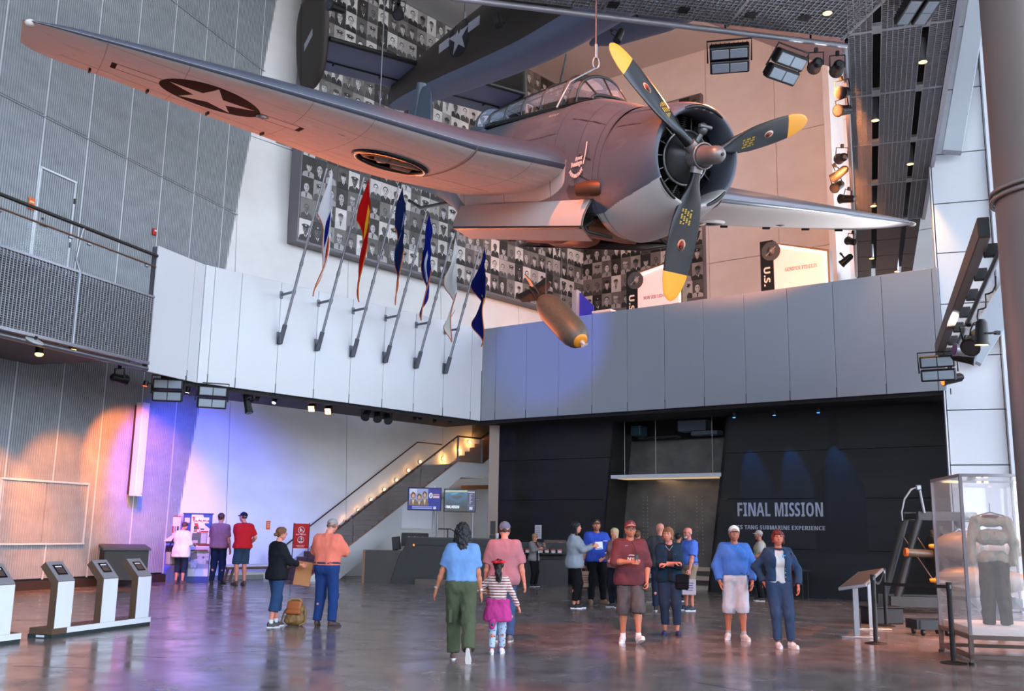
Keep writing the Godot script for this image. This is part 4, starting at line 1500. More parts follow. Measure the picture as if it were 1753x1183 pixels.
	var bt := [[-0.12, 0.075, 0.075, 0.5], [-0.24, 0.07, 0.068, 0.52], [-0.4, 0.085, 0.06, 0.56], [-0.6, 0.145, 0.045, 0.6], [-0.9, 0.188, 0.034, 0.66], [-1.25, 0.192, 0.026, 0.72], [-1.55, 0.176, 0.02, 0.78], [-1.72, 0.155, 0.017, 0.81], [-1.86, 0.118, 0.014, 0.83], [-1.94, 0.075, 0.011, 0.84], [-1.98, 0.02, 0.007, 0.845]]
	for k in 3:
		var a := 0.973 - k * TAU / 3.0
		var bb := Basis(V(1, 0, 0), a)
		var bx0 := Transform3D(bb, V(-0.30, 0, 0))
		var holder: Node3D = null
		for seg in [[0.12, 1.60], [1.60, 1.98]]:
			var R := []
			var m := 26 if seg[0] < 1 else 12
			for i in m + 1:
				var rr := lerpf(seg[0], seg[1], float(i) / m)
				var s := sample(bt, -rr)
				var row := PackedVector3Array()
				for q in 21:
					var th := TAU * q / 20
					var cx: float = cos(th) * s[0]
					var cz: float = sin(th) * s[1]
					var tw: float = 1.35 - s[2] * 1.25
					row.append(V(cz * cos(tw) + cx * sin(tw), rr, cx * cos(tw) - cz * sin(tw)))
				row[20] = row[0]
				R.append(row)
			var bm2 := mb()
			bm2.grid(R, false)
			if seg[0] < 1:
				holder = part(pr, "blade", bm2.mesh(), blade_m, bx0)
			else:
				part(pr, "blade_tip", bm2.mesh(), tip_m, bx0)
		part(pr, "blade_clamp", mb().rod(V(0, 0.1, 0), V(0, 0.24, 0), 0.088, 14).mesh(), hub_m, bx0)
		var lay := func(rr: float) -> Transform3D:
			var s := sample(bt, -rr)
			var tw: float = 1.35 - s[2] * 1.25
			var nx := V(cos(tw), 0, -sin(tw))
			var cx := V(sin(tw), 0, cos(tw))
			return bx0 * Transform3D(Basis(cx, V(0, 1, 0), nx) * Basis(V(0, 0, 1), 0.0), V(0, rr, 0) + nx * (s[1] + 0.002))
		var mk := mb()
		for j in 4:
			for i in 9:
				if (i + j * 3 + k) % 4 != 0:
					mk.box(V(-0.07 + j * 0.038, -0.09 + i * 0.024, 0), V(0.022, 0.017, 0.003))
		part(pr, "stencil", mk.mesh(), mark, lay.call(0.83))
		part(pr, "badge", mb().ball(Vector3.ZERO, V(0.055, 0.085, 0.003), 18, 6).mesh(), mat("badge_cream", Color(0.82, 0.70, 0.58), 0.5), lay.call(1.22))
		part(pr, "badge", mb().ball(Vector3.ZERO, V(0.038, 0.066, 0.005), 18, 6).box(Vector3.ZERO, V(0.012, 0.09, 0.009)).mesh(), mat("badge_red", Color(0.5, 0.12, 0.08), 0.5), lay.call(1.22))
	for s in [1.0, -1.0]:
		var up := []
		var lo := []
		var lu := []
		var uu := []
		var nzs := 88
		for i in nzs + 1:
			var z := lerpf(0.55, 8.2, float(i) / nzs)
			var a := PackedVector3Array()
			var b := PackedVector3Array()
			var au := []
			for k in 45:
				var f := pow(k / 44.0, 1.5)
				var p := wing_point(z, f, 1.0)
				var q := wing_point(z, f, -1.0)
				a.append(V(p.x, p.y, p.z * s))
				b.append(V(q.x, q.y, q.z * s))
				au.append(wing_uv(q))
			up.append(a)
			lo.append(b)
			lu.append(au)
		var mb := mb()
		mb.grid(up, s > 0)
		var wg := part(T, "wing", mb.mesh(), blue)
		var wc := Vector2(2.95, -4.2)
		var wr := 0.56
		var ub := mb()
		ub.grid(lo, s < 0, lu)
		var keep := PackedInt32Array()
		for i in range(0, ub.ix.size(), 3):
			var m := (ub.v[ub.ix[i]] + ub.v[ub.ix[i + 1]] + ub.v[ub.ix[i + 2]]) / 3.0
			if Vector2(absf(m.z), m.x).distance_to(wc) > wr:
				keep.append_array([ub.ix[i], ub.ix[i + 1], ub.ix[i + 2]])
		ub.ix = keep
		part(wg, "underside", ub.mesh(), wpaint if s > 0 else pale)
		var le := []
		for i in nzs + 1:
			var z := lerpf(0.56, 8.18, float(i) / nzs)
			var row := PackedVector3Array()
			for k in 6:
				var q := wing_point(z, 0.010 * k * k / 25.0, -1.0) + V(0.001, -0.003, 0)
				row.append(V(q.x, q.y, q.z * s))
			le.append(row)
		part(wg, "leading_edge_paint", mb().grid(le, s < 0).mesh(), blue)
		var rim := []
		for k in 41:
			var a := TAU * k / 40
			var z := wc.x + cos(a) * wr
			var x := wc.y + sin(a) * wr
			rim.append(V(x, lower_y(x, z) - 0.004, z * s))
		part(wg, "well_rim", mb().tube(rim, 0.05, 8, false).mesh(), black if s > 0 else pale)
		var well := mb()
		var wp := []
		for j in 2:
			var row := PackedVector3Array()
			for k in 41:
				row.append(rim[k] + V(0, 0.02 + j * 0.2, 0))
			wp.append(row)
		well.grid(wp, s > 0)
		well.ball(V(wc.y, lower_y(wc.y, wc.x) + 0.22, wc.x * s), V(wr * 1.02, 0.02, wr * 1.02), 30, 4)
		part(wg, "wheel_well", well.mesh(), mat("well_brown", Color(0.16, 0.11, 0.085), 0.7))
		var wy := lower_y(wc.y, wc.x)
		var tan := mat("gear_tan", Color(0.62, 0.50, 0.42), 0.5)
		var wh := mb()
		var tp := []
		for k in 25:
			tp.append(V(wc.y + 0.02 + cos(TAU * k / 24) * 0.3, wy + 0.10, (wc.x + 0.12) * s + sin(TAU * k / 24) * 0.3))
		wh.tube(tp, 0.085, 10, false)
		part(wg, "wheel", wh.mesh(), mat("tyre_dark", Color(0.09, 0.075, 0.065), 0.7))
		var st := mb()
		st.rod(V(wc.y + 0.05, wy + 0.03, (wc.x + 0.15) * s), V(wc.y - 0.06, wy + 0.01, (wc.x - 0.62) * s), 0.055, 10)
		st.rod(V(wc.y + 0.12, wy + 0.0, (wc.x + 0.1) * s), V(wc.y - 0.22, wy + 0.02, (wc.x + 0.12) * s), 0.04, 8)
		st.rod(V(wc.y - 0.22, wy - 0.02, (wc.x - 0.1) * s), V(wc.y - 0.30, wy - 0.03, (wc.x - 0.5) * s), 0.045, 8)
		st.ball(V(wc.y + 0.05, wy + 0.02, (wc.x + 0.14) * s), V(0.14, 0.06, 0.14))
		part(wg, "gear_strut", st.mesh(), tan)
		var fj := []
		for k in 12:
			var q := wing_point(2.25, pow(k / 11.0, 2.0) * 0.5, -1.0)
			fj.append(V(q.x + 0.004, q.y - 0.002, q.z * s))
		part(wg, "fold_joint", mb().tube(fj, 0.012, 6).mesh(), mat("joint_line", Color(0.42, 0.38, 0.36), 0.6))
		var lam := wing_point(5.0, 0.42, -1.0)
		part(wg, "formation_lamp", mb().ball(V(lam.x, lam.y, lam.z * s), V(0.13, 0.03, 0.10)).mesh(), mat("lamp_silver", Color(0.66, 0.58, 0.56), 0.15, 0.4))
		for z in [4.7, 5.6, 6.5, 7.3]:
			var q := wing_point(z, 0.86, -1.0)
			part(wg, "aileron_hinge", mb().rbox(V(q.x, q.y - 0.02, q.z * s), V(0.22, 0.05, 0.03), 0.008).mesh(), mats["well_brown"])
		var tipl := wing_point(8.1, 0.08, 1.0)
		part(wg, "wingtip_lamp", mb().ball(V(tipl.x + 0.02, tipl.y - 0.03, tipl.z * s), V(0.10, 0.05, 0.07)).mesh(), mat("lamp_clear", Color(0.75, 0.70, 0.66), 0.15))
		var ht := []
		for i in 19:
			var z := lerpf(0.1, 3.1, i / 18.0)
			var t := i / 18.0
			var cl := lerpf(-9.95, -10.75, t) - (0.35 * pow(maxf(t - 0.85, 0) / 0.15, 2))
			var ct := lerpf(-12.1, -11.75, t) + (0.25 * pow(maxf(t - 0.85, 0) / 0.15, 2))
			var row := PackedVector3Array()
			for k in 25:
				var a := TAU * k / 24
				var thk := 0.085 * (1.0 - t * 0.55) * (1.0 if t < 0.9 else sqrt(maxf(1.0 - (t - 0.9) / 0.102, 0.0)))
				row.append(V((cl + ct) / 2 + (cl - ct) / 2 * cos(a), 0.46 + thk * sin(a) * (0.75 + 0.25 * cos(a)), z * s))
			row[24] = row[0]
			ht.append(row)
		part(T, "tailplane", mb().grid(ht, s > 0).mesh(), blue if s > 0 else pale)
	var fr := []
	for i in 21:
		var t := i / 20.0
		var y := lerpf(0.4, 2.32, t)
		var cl := lerpf(-9.5, -10.55, sqrt(t)) - 0.25 * pow(maxf(t - 0.85, 0) / 0.15, 2)
		var ct := lerpf(-12.0, -11.75, t) + 0.35 * pow(maxf(t - 0.85, 0) / 0.15, 2)
		var row := PackedVector3Array()
		for k in 25:
			var a := TAU * k / 24
			var thk := 0.10 * (1.0 - t * 0.5) * (1.0 if t < 0.9 else sqrt(maxf(1.0 - (t - 0.9) / 0.102, 0.0)))
			row.append(V((cl + ct) / 2 + (cl - ct) / 2 * cos(a), y, thk * sin(a)))
		row[24] = row[0]
		fr.append(row)
	part(T, "tail_fin", mb().grid(fr, false).mesh(), mat("tail_blue", Color(0.27, 0.32, 0.38), 0.45))
	part(T, "rudder_post", mb().rod(V(-11.2, 0.5, 0), V(-11.2, 2.42, 0), 0.11, 10).mesh(), mats["tail_blue"])
	part(T, "arrestor_hook", mb().tube([V(-8.6, -0.42, 0), V(-10.2, -0.5, 0), V(-11.0, -0.32, 0)], 0.04, 8).mesh(), black)
	var ex := mat("exhaust_rust", Color(0.40, 0.25, 0.17), 0.45, 0.5)
	for s in [1.0, -1.0]:
		var eb := mb()
		eb.tube([V(-1.52, -0.50, s * 0.70), V(-1.64, -0.52, s * 0.80), V(-1.86, -0.55, s * 0.87)], [0.11, 0.115, 0.105], 16, false)
		eb.tube([V(-1.86, -0.55, s * 0.87), V(-1.70, -0.53, s * 0.82)], [0.095, 0.09], 16, false)
		var eo := part(T, "exhaust_stack", eb.mesh(), ex)
		part(eo, "exhaust_bore", mb().rod(V(-1.80, -0.545, s * 0.855), V(-1.78, -0.545, s * 0.85), 0.09, 14).mesh(), black)
	var wh2 := mat("paint_white", Color(0.86, 0.80, 0.77), 0.5)
	var side := func(x: float, y: float) -> Transform3D:
		var s := sample(tab, x)
		var ym: float = (s[1] + s[2]) / 2
		var hh: float = (s[1] - s[2]) / 2
		var cc := clampf(absf((y - ym) / hh), 0, 0.999)
		var e := lerpf(0.92, 0.80, clampf((-x - 1.5) / 1.5, 0, 1))
		var z: float = s[0] * pow(1.0 - pow(cc, 2.0 / e), e * 0.5)
		var tilt := -asin(clampf((y - ym) / hh, -1, 1)) * 0.55
		return Transform3D(Basis(V(1, 0, 0), tilt), V(x, y, z + 0.03))
	var na := part(T, "nose_art", letters("Domingo", 0.30, 0.10, 0.006, true, "Droid Serif"), wh2, side.call(-2.08, -0.16) * Transform3D(Basis(V(0, 0, 1), 0.12), Vector3.ZERO))
	part(na, "line", letters("Aver", 0.2, 0.06, 0.006, true, "Droid Serif"), wh2, O(0.06, 0.085, 0))
	var arc := "Demolisher"
	for i in arc.length():
		var a := lerpf(-2.55, -0.65, i / 9.0)
		part(na, "letter", letters(arc[i], 0.032, 0.055, 0.006), wh2, Transform3D(Basis(V(0, 0, 1), a + PI / 2), V(cos(a) * 0.2, 0.02 + sin(a) * 0.19, 0)))
	part(na, "cutlass", ribbon([V(0.19, -0.02, 0), V(0.23, 0.09, 0), V(0.255, 0.2, 0), V(0.262, 0.28, 0)], 0.006, 0.024, V(0, 0, 1)).mesh(), wh2)
	part(T, "crew_name", letters("LT. J. B. SEARS", 0.42, 0.05, 0.005), mat("name_grey", Color(0.6, 0.57, 0.54), 0.5), Transform3D(Basis(V(1, 0, 0), -0.52), V(-3.35, 0.74, 0.62)))
	part(T, "crew_badge", mb().ball(Vector3.ZERO, V(0.08, 0.085, 0.006), 20, 6).mesh(), wh2, Transform3D(Basis(V(1, 0, 0), -0.42), V(-3.12, 0.56, 0.705)))
	part(T, "crew_badge", mb().ball(Vector3.ZERO, V(0.045, 0.03, 0.009), 16, 6).mesh(), mat("badge_blue", Color(0.16, 0.2, 0.32), 0.5), Transform3D(Basis(V(1, 0, 0), -0.42), V(-3.12, 0.575, 0.705)))
	var fm := mat("canopy_frame", Color(0.10, 0.125, 0.12), 0.4)
	var cg := glass("canopy_glass", Color(0.80, 0.86, 0.95), 0.16)
	var st2 := [[-2.72, 0.36, 0.98, 1.08], [-3.10, 0.42, 0.96, 1.44], [-3.55, 0.44, 0.95, 1.52], [-4.25, 0.44, 0.94, 1.47], [-4.95, 0.43, 0.93, 1.40], [-5.65, 0.41, 0.92, 1.34], [-6.35, 0.38, 0.90, 1.26], [-6.75, 0.30, 0.90, 1.12]]
	var arch := func(q: Array, t: float) -> Vector3:
		var a: float = PI * t
		return V(q[0], q[2] + (q[3] - q[2]) * pow(sin(a), 0.62), -cos(a) * q[1])
	for i in st2.size():
		var pth := []
		for k in 17:
			pth.append(arch.call(st2[i], k / 16.0))
		part(T, "canopy_frame", mb().tube(pth, 0.022 if i > 1 else 0.03, 6).mesh(), fm)
	for t in [0.0, 0.22, 0.5, 0.78, 1.0]:
		var pth := []
		for q in st2:
			pth.append(arch.call(q, t))
		part(T, "canopy_rail", mb().tube(pth, 0.016, 6).mesh(), fm)
	for i in st2.size() - 1:
		for c in [[0.02, 0.22], [0.22, 0.5], [0.5, 0.78], [0.78, 0.98]]:
			var g := []
			for e in 2:
				var row := PackedVector3Array()
				for k in 5:
					row.append(arch.call(st2[i + e], lerpf(c[0], c[1], k / 4.0)))
				g.append(row)
			part(T, "canopy_pane", mb().grid(g, false).mesh(), cg)
	part(T, "cockpit_tub", mb().rbox(V(-4.7, 0.94, 0), V(3.9, 0.1, 0.66), 0.02).mesh(), black)
	for x in [-3.75, -4.6]:
		part(T, "crew_seat", mb().rbox(V(x, 1.12, 0), V(0.12, 0.42, 0.4), 0.04).rbox(V(x + 0.2, 1.0, 0), V(0.4, 0.08, 0.38), 0.03).mesh(), mat("seat_olive", Color(0.12, 0.11, 0.08), 0.7))
	part(T, "instrument_hood", mb().ball(V(-3.0, 1.02, 0), V(0.2, 0.2, 0.34)).mesh(), black)
	part(T, "canopy_roof", mb().grid(canopy_cap(arch, st2[1], st2[2]), false).mesh(), mat("roof_green", Color(0.10, 0.17, 0.15), 0.35))
	var tu := part(T, "turret", mb().ball(V(-6.95, 1.0, 0), V(0.42, 0.36, 0.36), 20, 12).mesh(), glass("turret_glass", Color(0.75, 0.82, 0.95), 0.22))
	for a in [-0.7, 0.0, 0.7]:
		var pth := []
		for k in 25:
			var b := TAU * k / 24
			pth.append(V(-6.95 + sin(a) * 0.42 , 1.0 + cos(a) * 0.36 * cos(b), cos(a) * 0.36 * sin(b)))
		part(tu, "turret_frame", mb().tube(pth, 0.018, 6, false).mesh(), fm)
	part(tu, "turret_ring", mb().lathe([Vector2(0.46, 0.78), Vector2(0.44, 0.92)], 24).mesh(), blue, O(-6.95, 0, 0))
	part(T, "aerial_mast", mb().tube([V(-4.5, 1.42, 0), V(-4.42, 2.02, 0)], [0.03, 0.015], 8).mesh(), fm)
	part(T, "lifting_strap", mb().tube([V(-3.35, 0.86, 0.62), V(-3.32, 1.3, 0.46), V(-3.36, 1.62, 0.02)], 0.022, 6).mesh(), mats["rail_steel"])
	var xf := Transform3D(bs, V(2.612, 6.554, -12.208))
	var wires := [[V(-3.36, 1.62, 0.0), "steel cable with a shackle holding the bomber at its canopy"], [V(-3.6, -0.05, 3.4), "thin steel cable holding the bomber by its near wing"]]
	for w in wires:
		var p: Vector3 = xf * w[0]
		var o := thing("hanging_cable", w[1], "cable", "", Transform3D(Basis(), p))
		part(o, "wire", pole(V(0, 0.3, 0), V(0, 23.0 - p.y, 0), 0.016 if w[0].z == 0.0 else 0.011, 6), mat("cable_steel", Color(0.35, 0.34, 0.34), 0.35, 0.7))
		if w[0].z == 0.0:
			var lk := []
			for k in 17:
				lk.append(V(cos(TAU * k / 16) * 0.05, 0.1 + sin(TAU * k / 16) * 0.1, 0))
			part(o, "shackle", mb().tube(lk, 0.016, 6, false).mesh(), mats["rail_steel"])
			part(o, "clamp", mb().rod(V(0, 0.18, 0), V(0, 0.42, 0), 0.03, 8).mesh(), mats["rail_steel"])
		else:
			part(o, "eye", mb().rod(V(0, 0, 0), V(0, 0.3, 0), 0.012, 6).mesh(), mats["cable_steel"])


func canopy_cap(arch: Callable, a: Array, b: Array) -> Array:
	var g := []
	for e in 5:
		var q := []
		for k in 4:
			q.append(lerpf(a[k], b[k], e / 4.0))
		var row := PackedVector3Array()
		for k in 9:
			row.append(arch.call(q, lerpf(0.22, 0.78, k / 8.0)) + V(0, 0.012, 0))
		g.append(row)
	return g


# ---------------------------------------------------------------- twin-tailed plane hanging far behind
func build_far_plane() -> void:
	var bs := Basis(V(0.6034, -0.0014, 0.7975), V(-0.047, 0.9982, 0.0373), V(-0.7961, -0.06, 0.6022)).orthonormalized()
	var xf := Transform3D(bs, V(-3.6, 14.05, -27.9))
	var T := thing("medium_bomber", "dark olive twin-tailed bomber with a white star, hanging high behind the nearer plane", "aircraft", "", xf)
	var olive := mat("olive_drab", Color(0.225, 0.19, 0.165), 0.6)
	var under := mat("under_blue_grey", Color(0.40, 0.43, 0.53), 0.55)
	var dark := mat("deicer_black", Color(0.05, 0.052, 0.055), 0.5)
	var tab := [[16.0, 0.35, 0.5, -0.3], [14.5, 0.72, 1.0, -0.75], [12.0, 0.75, 1.5, -0.9], [10.0, 0.74, 1.35, -0.92], [7.0, 0.74, 1.25, -0.88], [5.0, 0.72, 1.18, -0.66], [3.0, 0.66, 1.06, -0.36], [1.4, 0.56, 0.92, -0.12], [0.4, 0.46, 0.80, 0.0], [0.0, 0.34, 0.66, 0.08]]
	var P := []
	for i in 81:
		var x := lerpf(15.98, 0.0, i / 80.0)
		var s := sample(tab, x)
		P.append(ring_at(x, s[0], s[1], s[2], 0.62, 48))
	for half in 2:
		var Q := []
		for row in P:
			var r := PackedVector3Array()
			if half == 0:
				for k in range(-17, 18):
					r.append(row[(k + 48) % 48])
			else:
				for k in range(17, 32):
					r.append(row[k])
			Q.append(r)
		part(T, ["fuselage", "belly"][half], mb().grid(Q, false).mesh(), olive if half == 0 else under)
	part(T, "tail_gun_cap", mb().ball(V(0.02, 0.38, 0), V(0.12, 0.28, 0.33)).mesh(), olive)
	for s in [1.0, -1.0]:
		var g := []
		var l := []
		for i in 13:
			var z := lerpf(0.3, 3.3, i / 12.0)
			var row := PackedVector3Array()
			for k in 25:
				var a := TAU * k / 24
				row.append(V(1.1 + 0.95 * cos(a), 0.66 + 0.10 * sin(a) * (0.7 + 0.3 * cos(a)), z * s))
			row[24] = row[0]
			g.append(row)
			l.append(V(2.02, 0.66, z * s))
		var tp := part(T, "tailplane", mb().grid(g, s > 0).mesh(), under)
		part(tp, "leading_edge", mb().tube(l, 0.075, 10).mesh(), dark)
		part(tp, "elevator_gap", mb().span(V(0.86, 0.56, minf(0.4 * s, 3.2 * s)), V(0.89, 0.66, maxf(0.4 * s, 3.2 * s))).mesh(), dark)
		for z in [1.1, 2.6]:
			part(tp, "hinge", mb().rbox(V(0.86, 0.54, z * s), V(0.1, 0.06, 0.04), 0.01).mesh(), dark)
		var f := PackedVector2Array()
		for k in 48:
			var a := TAU * k / 48
			var ca := cos(a)
			var sa := sin(a)
			f.append(Vector2(1.15 + 0.98 * spow(ca, 0.75) * (0.92 + 0.12 * sa), 0.95 + 1.42 * spow(sa, 0.7)))
		var rows := []
		for e in [[-0.09, 0.86], [-0.075, 0.95], [-0.03, 1.0], [0.03, 1.0], [0.075, 0.95], [0.09, 0.86]]:
			var row := PackedVector3Array()
			for q in f:
				row.append(V(1.15 + (q.x - 1.15) * e[1], 0.95 + (q.y - 0.95) * e[1], 3.38 * s + e[0]))
			row.append(row[0])
			rows.append(row)
		var fm := mb()
		fm.grid(rows, false)
		for e in [0, 5]:
			var c := V(1.15, 0.95, rows[e][0].z)
			for k in 48:
				if e == 0:
					fm.tri(c, rows[e][k + 1], rows[e][k])
				else:
					fm.tri(c, rows[e][k], rows[e][k + 1])
		var fin := part(T, "tail_fin", fm.mesh(), olive)
		var zz: float = 3.38 * s + s * 0.095
		part(fin, "rudder_gap", mb().span(V(0.62, -0.2, zz - 0.006), V(0.65, 2.2, zz + 0.003)).mesh(), dark)
		part(fin, "number_dash", mb().prism(PackedVector2Array([Vector2(0.85, 0.72), Vector2(1.35, 0.98), Vector2(1.35, 1.18), Vector2(0.85, 0.92)]), zz - 0.004, zz + 0.004).mesh(), mat("mark_grey_white", Color(0.62, 0.62, 0.66), 0.6))
		var w := []
		for i in 15:
			var z := lerpf(0.5, 10.2, i / 14.0)
			var t := i / 14.0
			var c := lerpf(3.2, 1.4, t)
			var row := PackedVector3Array()
			for k in 25:
				var a := TAU * k / 24
				row.append(V(9.6 - t * 0.3 + c / 2 * cos(a), 0.45 + (0.4 if z > 2.6 else 0.4 * z / 2.6) - 0.2 * t + c * 0.085 * sin(a) * (0.7 + 0.3 * cos(a)), z * s))
			row[24] = row[0]
			w.append(row)
		part(T, "wing", mb().grid(w, s > 0).mesh(), under)
		var pod := []
		for q in [[13.0, 0.45], [12.8, 0.68], [12.0, 0.74], [10.5, 0.72], [8.5, 0.62], [6.8, 0.36], [5.9, 0.06]]:
			pod.append(ring_at(q[0], q[1], 0.55 + q[1], 0.55 - q[1] * 1.15, 1.0, 24))
			for k in pod[-1].size():
				pod[-1][k].z += 2.6 * s
		part(T, "engine_pod", mb().grid(pod, false).mesh(), under)
		var dm := mat("roundel_navy", Color(0.075, 0.085, 0.14), 0.6)
		var lay := func(px: float, py: float) -> Vector3:
			var q := sample(tab, px)
			var ym: float = (q[1] + q[2]) / 2
			var hh: float = (q[1] - q[2]) / 2
			var cc := clampf(absf((py - ym) / hh), 0, 0.999)
			return V(px, py, s * (q[0] * pow(1.0 - pow(cc, 2.0 / 0.62), 0.31) + 0.012))
		var disc := mb()
		var star := mb()
		var C := Vector2(4.35, 0.46)
		for k in 40:
			var a := TAU * k / 40
			var b := TAU * (k + 1) / 40
			var p1: Vector3 = lay.call(C.x, C.y)
			var p2: Vector3 = lay.call(C.x + cos(a) * 0.52, C.y + sin(a) * 0.52)
			var p3: Vector3 = lay.call(C.x + cos(b) * 0.52, C.y + sin(b) * 0.52)
			if s > 0:
				disc.tri(p1, p2, p3)
			else:
				disc.tri(p1, p3, p2)
		var sp := star_poly(C, 0.50, PI)
		for k in 10:
			var p1: Vector3 = lay.call(C.x, C.y) + V(0, 0, 0.006 * s)
			var p2: Vector3 = lay.call(sp[k].x, sp[k].y) + V(0, 0, 0.006 * s)
			var p3: Vector3 = lay.call(sp[(k + 1) % 10].x, sp[(k + 1) % 10].y) + V(0, 0, 0.006 * s)
			if s > 0:
				star.tri(p1, p2, p3)
			else:
				star.tri(p1, p3, p2)
		for e in [-1.0, 1.0]:
			var a: float = C.x + e * 0.46
			var b: float = C.x + e * 1.0
			var y0 := C.y - 0.06
			var y1 := C.y + 0.2
			var q := [lay.call(minf(a, b), y0), lay.call(maxf(a, b), y0), lay.call(maxf(a, b), y1), lay.call(minf(a, b), y1)]
			for k in 4:
				q[k] += V(0, 0, 0.004 * s)
			var bar := mb()
			if s > 0:
				bar.quad(q[0], q[1], q[2], q[3])
			else:
				bar.quad(q[1], q[0], q[3], q[2])
			part(T, "bar", bar.mesh(), mats["mark_grey_white"])
		part(T, "roundel", disc.mesh(), dm)
		part(T, "star", star.mesh(), mats["mark_grey_white"])
	for q in [[V(7.5, 1.2, 0), "steel cable holding the far plane over its fuselage"], [V(3.6, 1.1, 0.0), "thin steel cable with a turnbuckle above the tail of the far plane"]]:
		var p: Vector3 = xf * q[0]
		var o := thing("hanging_cable", q[1], "cable", "", Transform3D(Basis(), p))
		part(o, "wire", pole(V(0, 0, 0), V(0, 23.0 - p.y, 0), 0.014, 6), mats["cable_steel"])
		part(o, "turnbuckle", pole(V(0, 0.15, 0), V(0, 0.6, 0), 0.04, 8), mats["rail_steel"])


# ---------------------------------------------------------------- flags on slanting poles
func build_flags() -> void:
	var steel := mat("flagpole_steel", Color(0.60, 0.61, 0.63), 0.25, 0.75)
	var bracket := mat("bracket_grey", Color(0.36, 0.38, 0.41), 0.4, 0.4)
	var gold := mat("fringe_gold", Color(0.72, 0.36, 0.09), 0.7)
	var defs := [
		["white flag with blue and red printing on the first pole from the left", Color(0.82, 0.82, 0.84), 2.34, 4.5, 3.4],
		["red flag with gold printing on the second pole", Color(0.62, 0.03, 0.035), 3.6, 4.6, 3.35],
		["navy blue flag with a pale round seal on the third pole", Color(0.055, 0.10, 0.26), 4.86, 4.7, 3.3],
		["bright blue flag with white printing on the fourth pole", Color(0.035, 0.085, 0.42), 6.11, 4.2, 3.0],
		["plain white flag with gold fringe on the fifth pole", Color(0.86, 0.86, 0.85), 7.37, 3.75, 3.0],
		["blue flag with a yellow seal on the last pole, nearest the facade corner", Color(0.035, 0.07, 0.32), 8.63, 3.75, 2.9]]
	var ord := ["first", "second", "third", "fourth", "fifth", "last"]
	for i in 6:
		var d: Array = defs[i]
		var X := XL * O(d[2], 6.74, 0)
		var u := V(0, 1, 0.36).normalized()
		var L: float = d[3] + 0.25
		var o := thing("flagpole", "slanting steel flagpole, %s in the row on the white facade" % [ord[i]], "flagpole", "flagpoles on the white facade", X)
		part(o, "pole", mb().tube([V(0, 0, 0.16), V(0, 0, 0.16) + u * 2.1, V(0, 0, 0.16) + u * L], [0.042, 0.04, 0.026], 10).mesh(), steel)
		part(o, "socket", mb().tube([V(0, -0.18, 0.09), V(0, 0, 0.155), V(0, 0, 0.155) + u * 0.35], 0.066, 10).mesh(), bracket)
		part(o, "wall_plate", bx(V(0, -0.02, 0.02), V(0.16, 0.34, 0.04), 0.01), bracket)
		part(o, "bracket_arm", mb().box(V(0, 1.2, 0.30), V(0.05, 0.06, 0.58)).mesh(), bracket)
		part(o, "bracket_plate", bx(V(0, 1.2, 0.015), V(0.1, 0.2, 0.03), 0.008), bracket)
		part(o, "collar", mb().rod(V(0, 0, 0.16) + u * 1.2, V(0, 0, 0.16) + u * 1.32, 0.055, 10).mesh(), steel)
		part(o, "collar", mb().rod(V(0, 0, 0.16) + u * 2.0, V(0, 0, 0.16) + u * 2.12, 0.052, 10).mesh(), steel)
		var f := thing("flag", d[0], "flag", "military flags", X)
		var top := V(0, 0, 0.16) + u * L
		var nl := 30
		var rows := []
		var edge := []
		var tip := []
		var reach := 1.35
		for r in nl + 1:
			var t := float(r) / nl
			var row := PackedVector3Array()
			for k in 25:
				var q := k / 24.0
				var hoist := top - u * (t * 1.25)
				var width := 0.34 + 0.10 * sin(t * 5.0 + i)
				var fall: float = -q * (1.9 + 0.35 * t) * (d[4] / 3.3)
				var x := (0.30 * sin(q * 9.0 + t * 3.0 + i * 1.7) * t + 0.06 * sin(q * 17.0 + i)) * 0.45 * (0.3 + q)
				var z := 0.10 * cos(q * 11.0 + t * 4.0 + i) * (0.25 + t) + q * 0.05
				var p := V(hoist.x + 0.10 + x + width * (0.25 + 0.5 * t) * (1.0 - 0.4 * q) * minf(q * 4.0, 1.0), hoist.y + fall, hoist.z + 0.06 + z)
				row.append(p)
			rows.append(row)
			edge.append(row[24])
		var m := mb()
		m.grid(rows, false)
		var fm := cloth("flag_cloth_%s" % ord[i], d[1])
		fm.backlight_enabled = true
		fm.backlight = (d[1] as Color) * 0.25
		part(f, "cloth", m.mesh(), fm)
		part(f, "fringe", mb().tube(edge, 0.016, 6).mesh(), gold)
		var low := []
		for k in 25:
			low.append(rows[nl][k])
		part(f, "fringe", mb().tube(low, 0.014, 6).mesh(), gold)
		var a0 := 6
		var a1 := 15
		var cols := [Color(0.05, 0.08, 0.4), Color(0.8, 0.6, 0.12), Color(0.5, 0.56, 0.68), Color(0.75, 0.78, 0.85), Color(0.8, 0.7, 0.55), Color(0.75, 0.66, 0.2)]
		if i != 4:
			var pr := []
			for r in range(6, 27):
				var row := PackedVector3Array()
				for k in range(a0, a1):
					row.append(rows[r][k] + V(0, 0, 0.008))
				pr.append(row)
			part(f, "print", mb().grid(pr, false).mesh(), cloth("flag_print_%s" % ord[i], cols[i]))
		if i == 0:
			var pr := []
			for r in range(10, 27):
				var row := PackedVector3Array()
				for k in range(16, 20):
					row.append(rows[r][k] + V(0, 0, 0.008))
				pr.append(row)
			part(f, "print", mb().grid(pr, false).mesh(), cloth("flag_print_red", Color(0.65, 0.05, 0.08)))


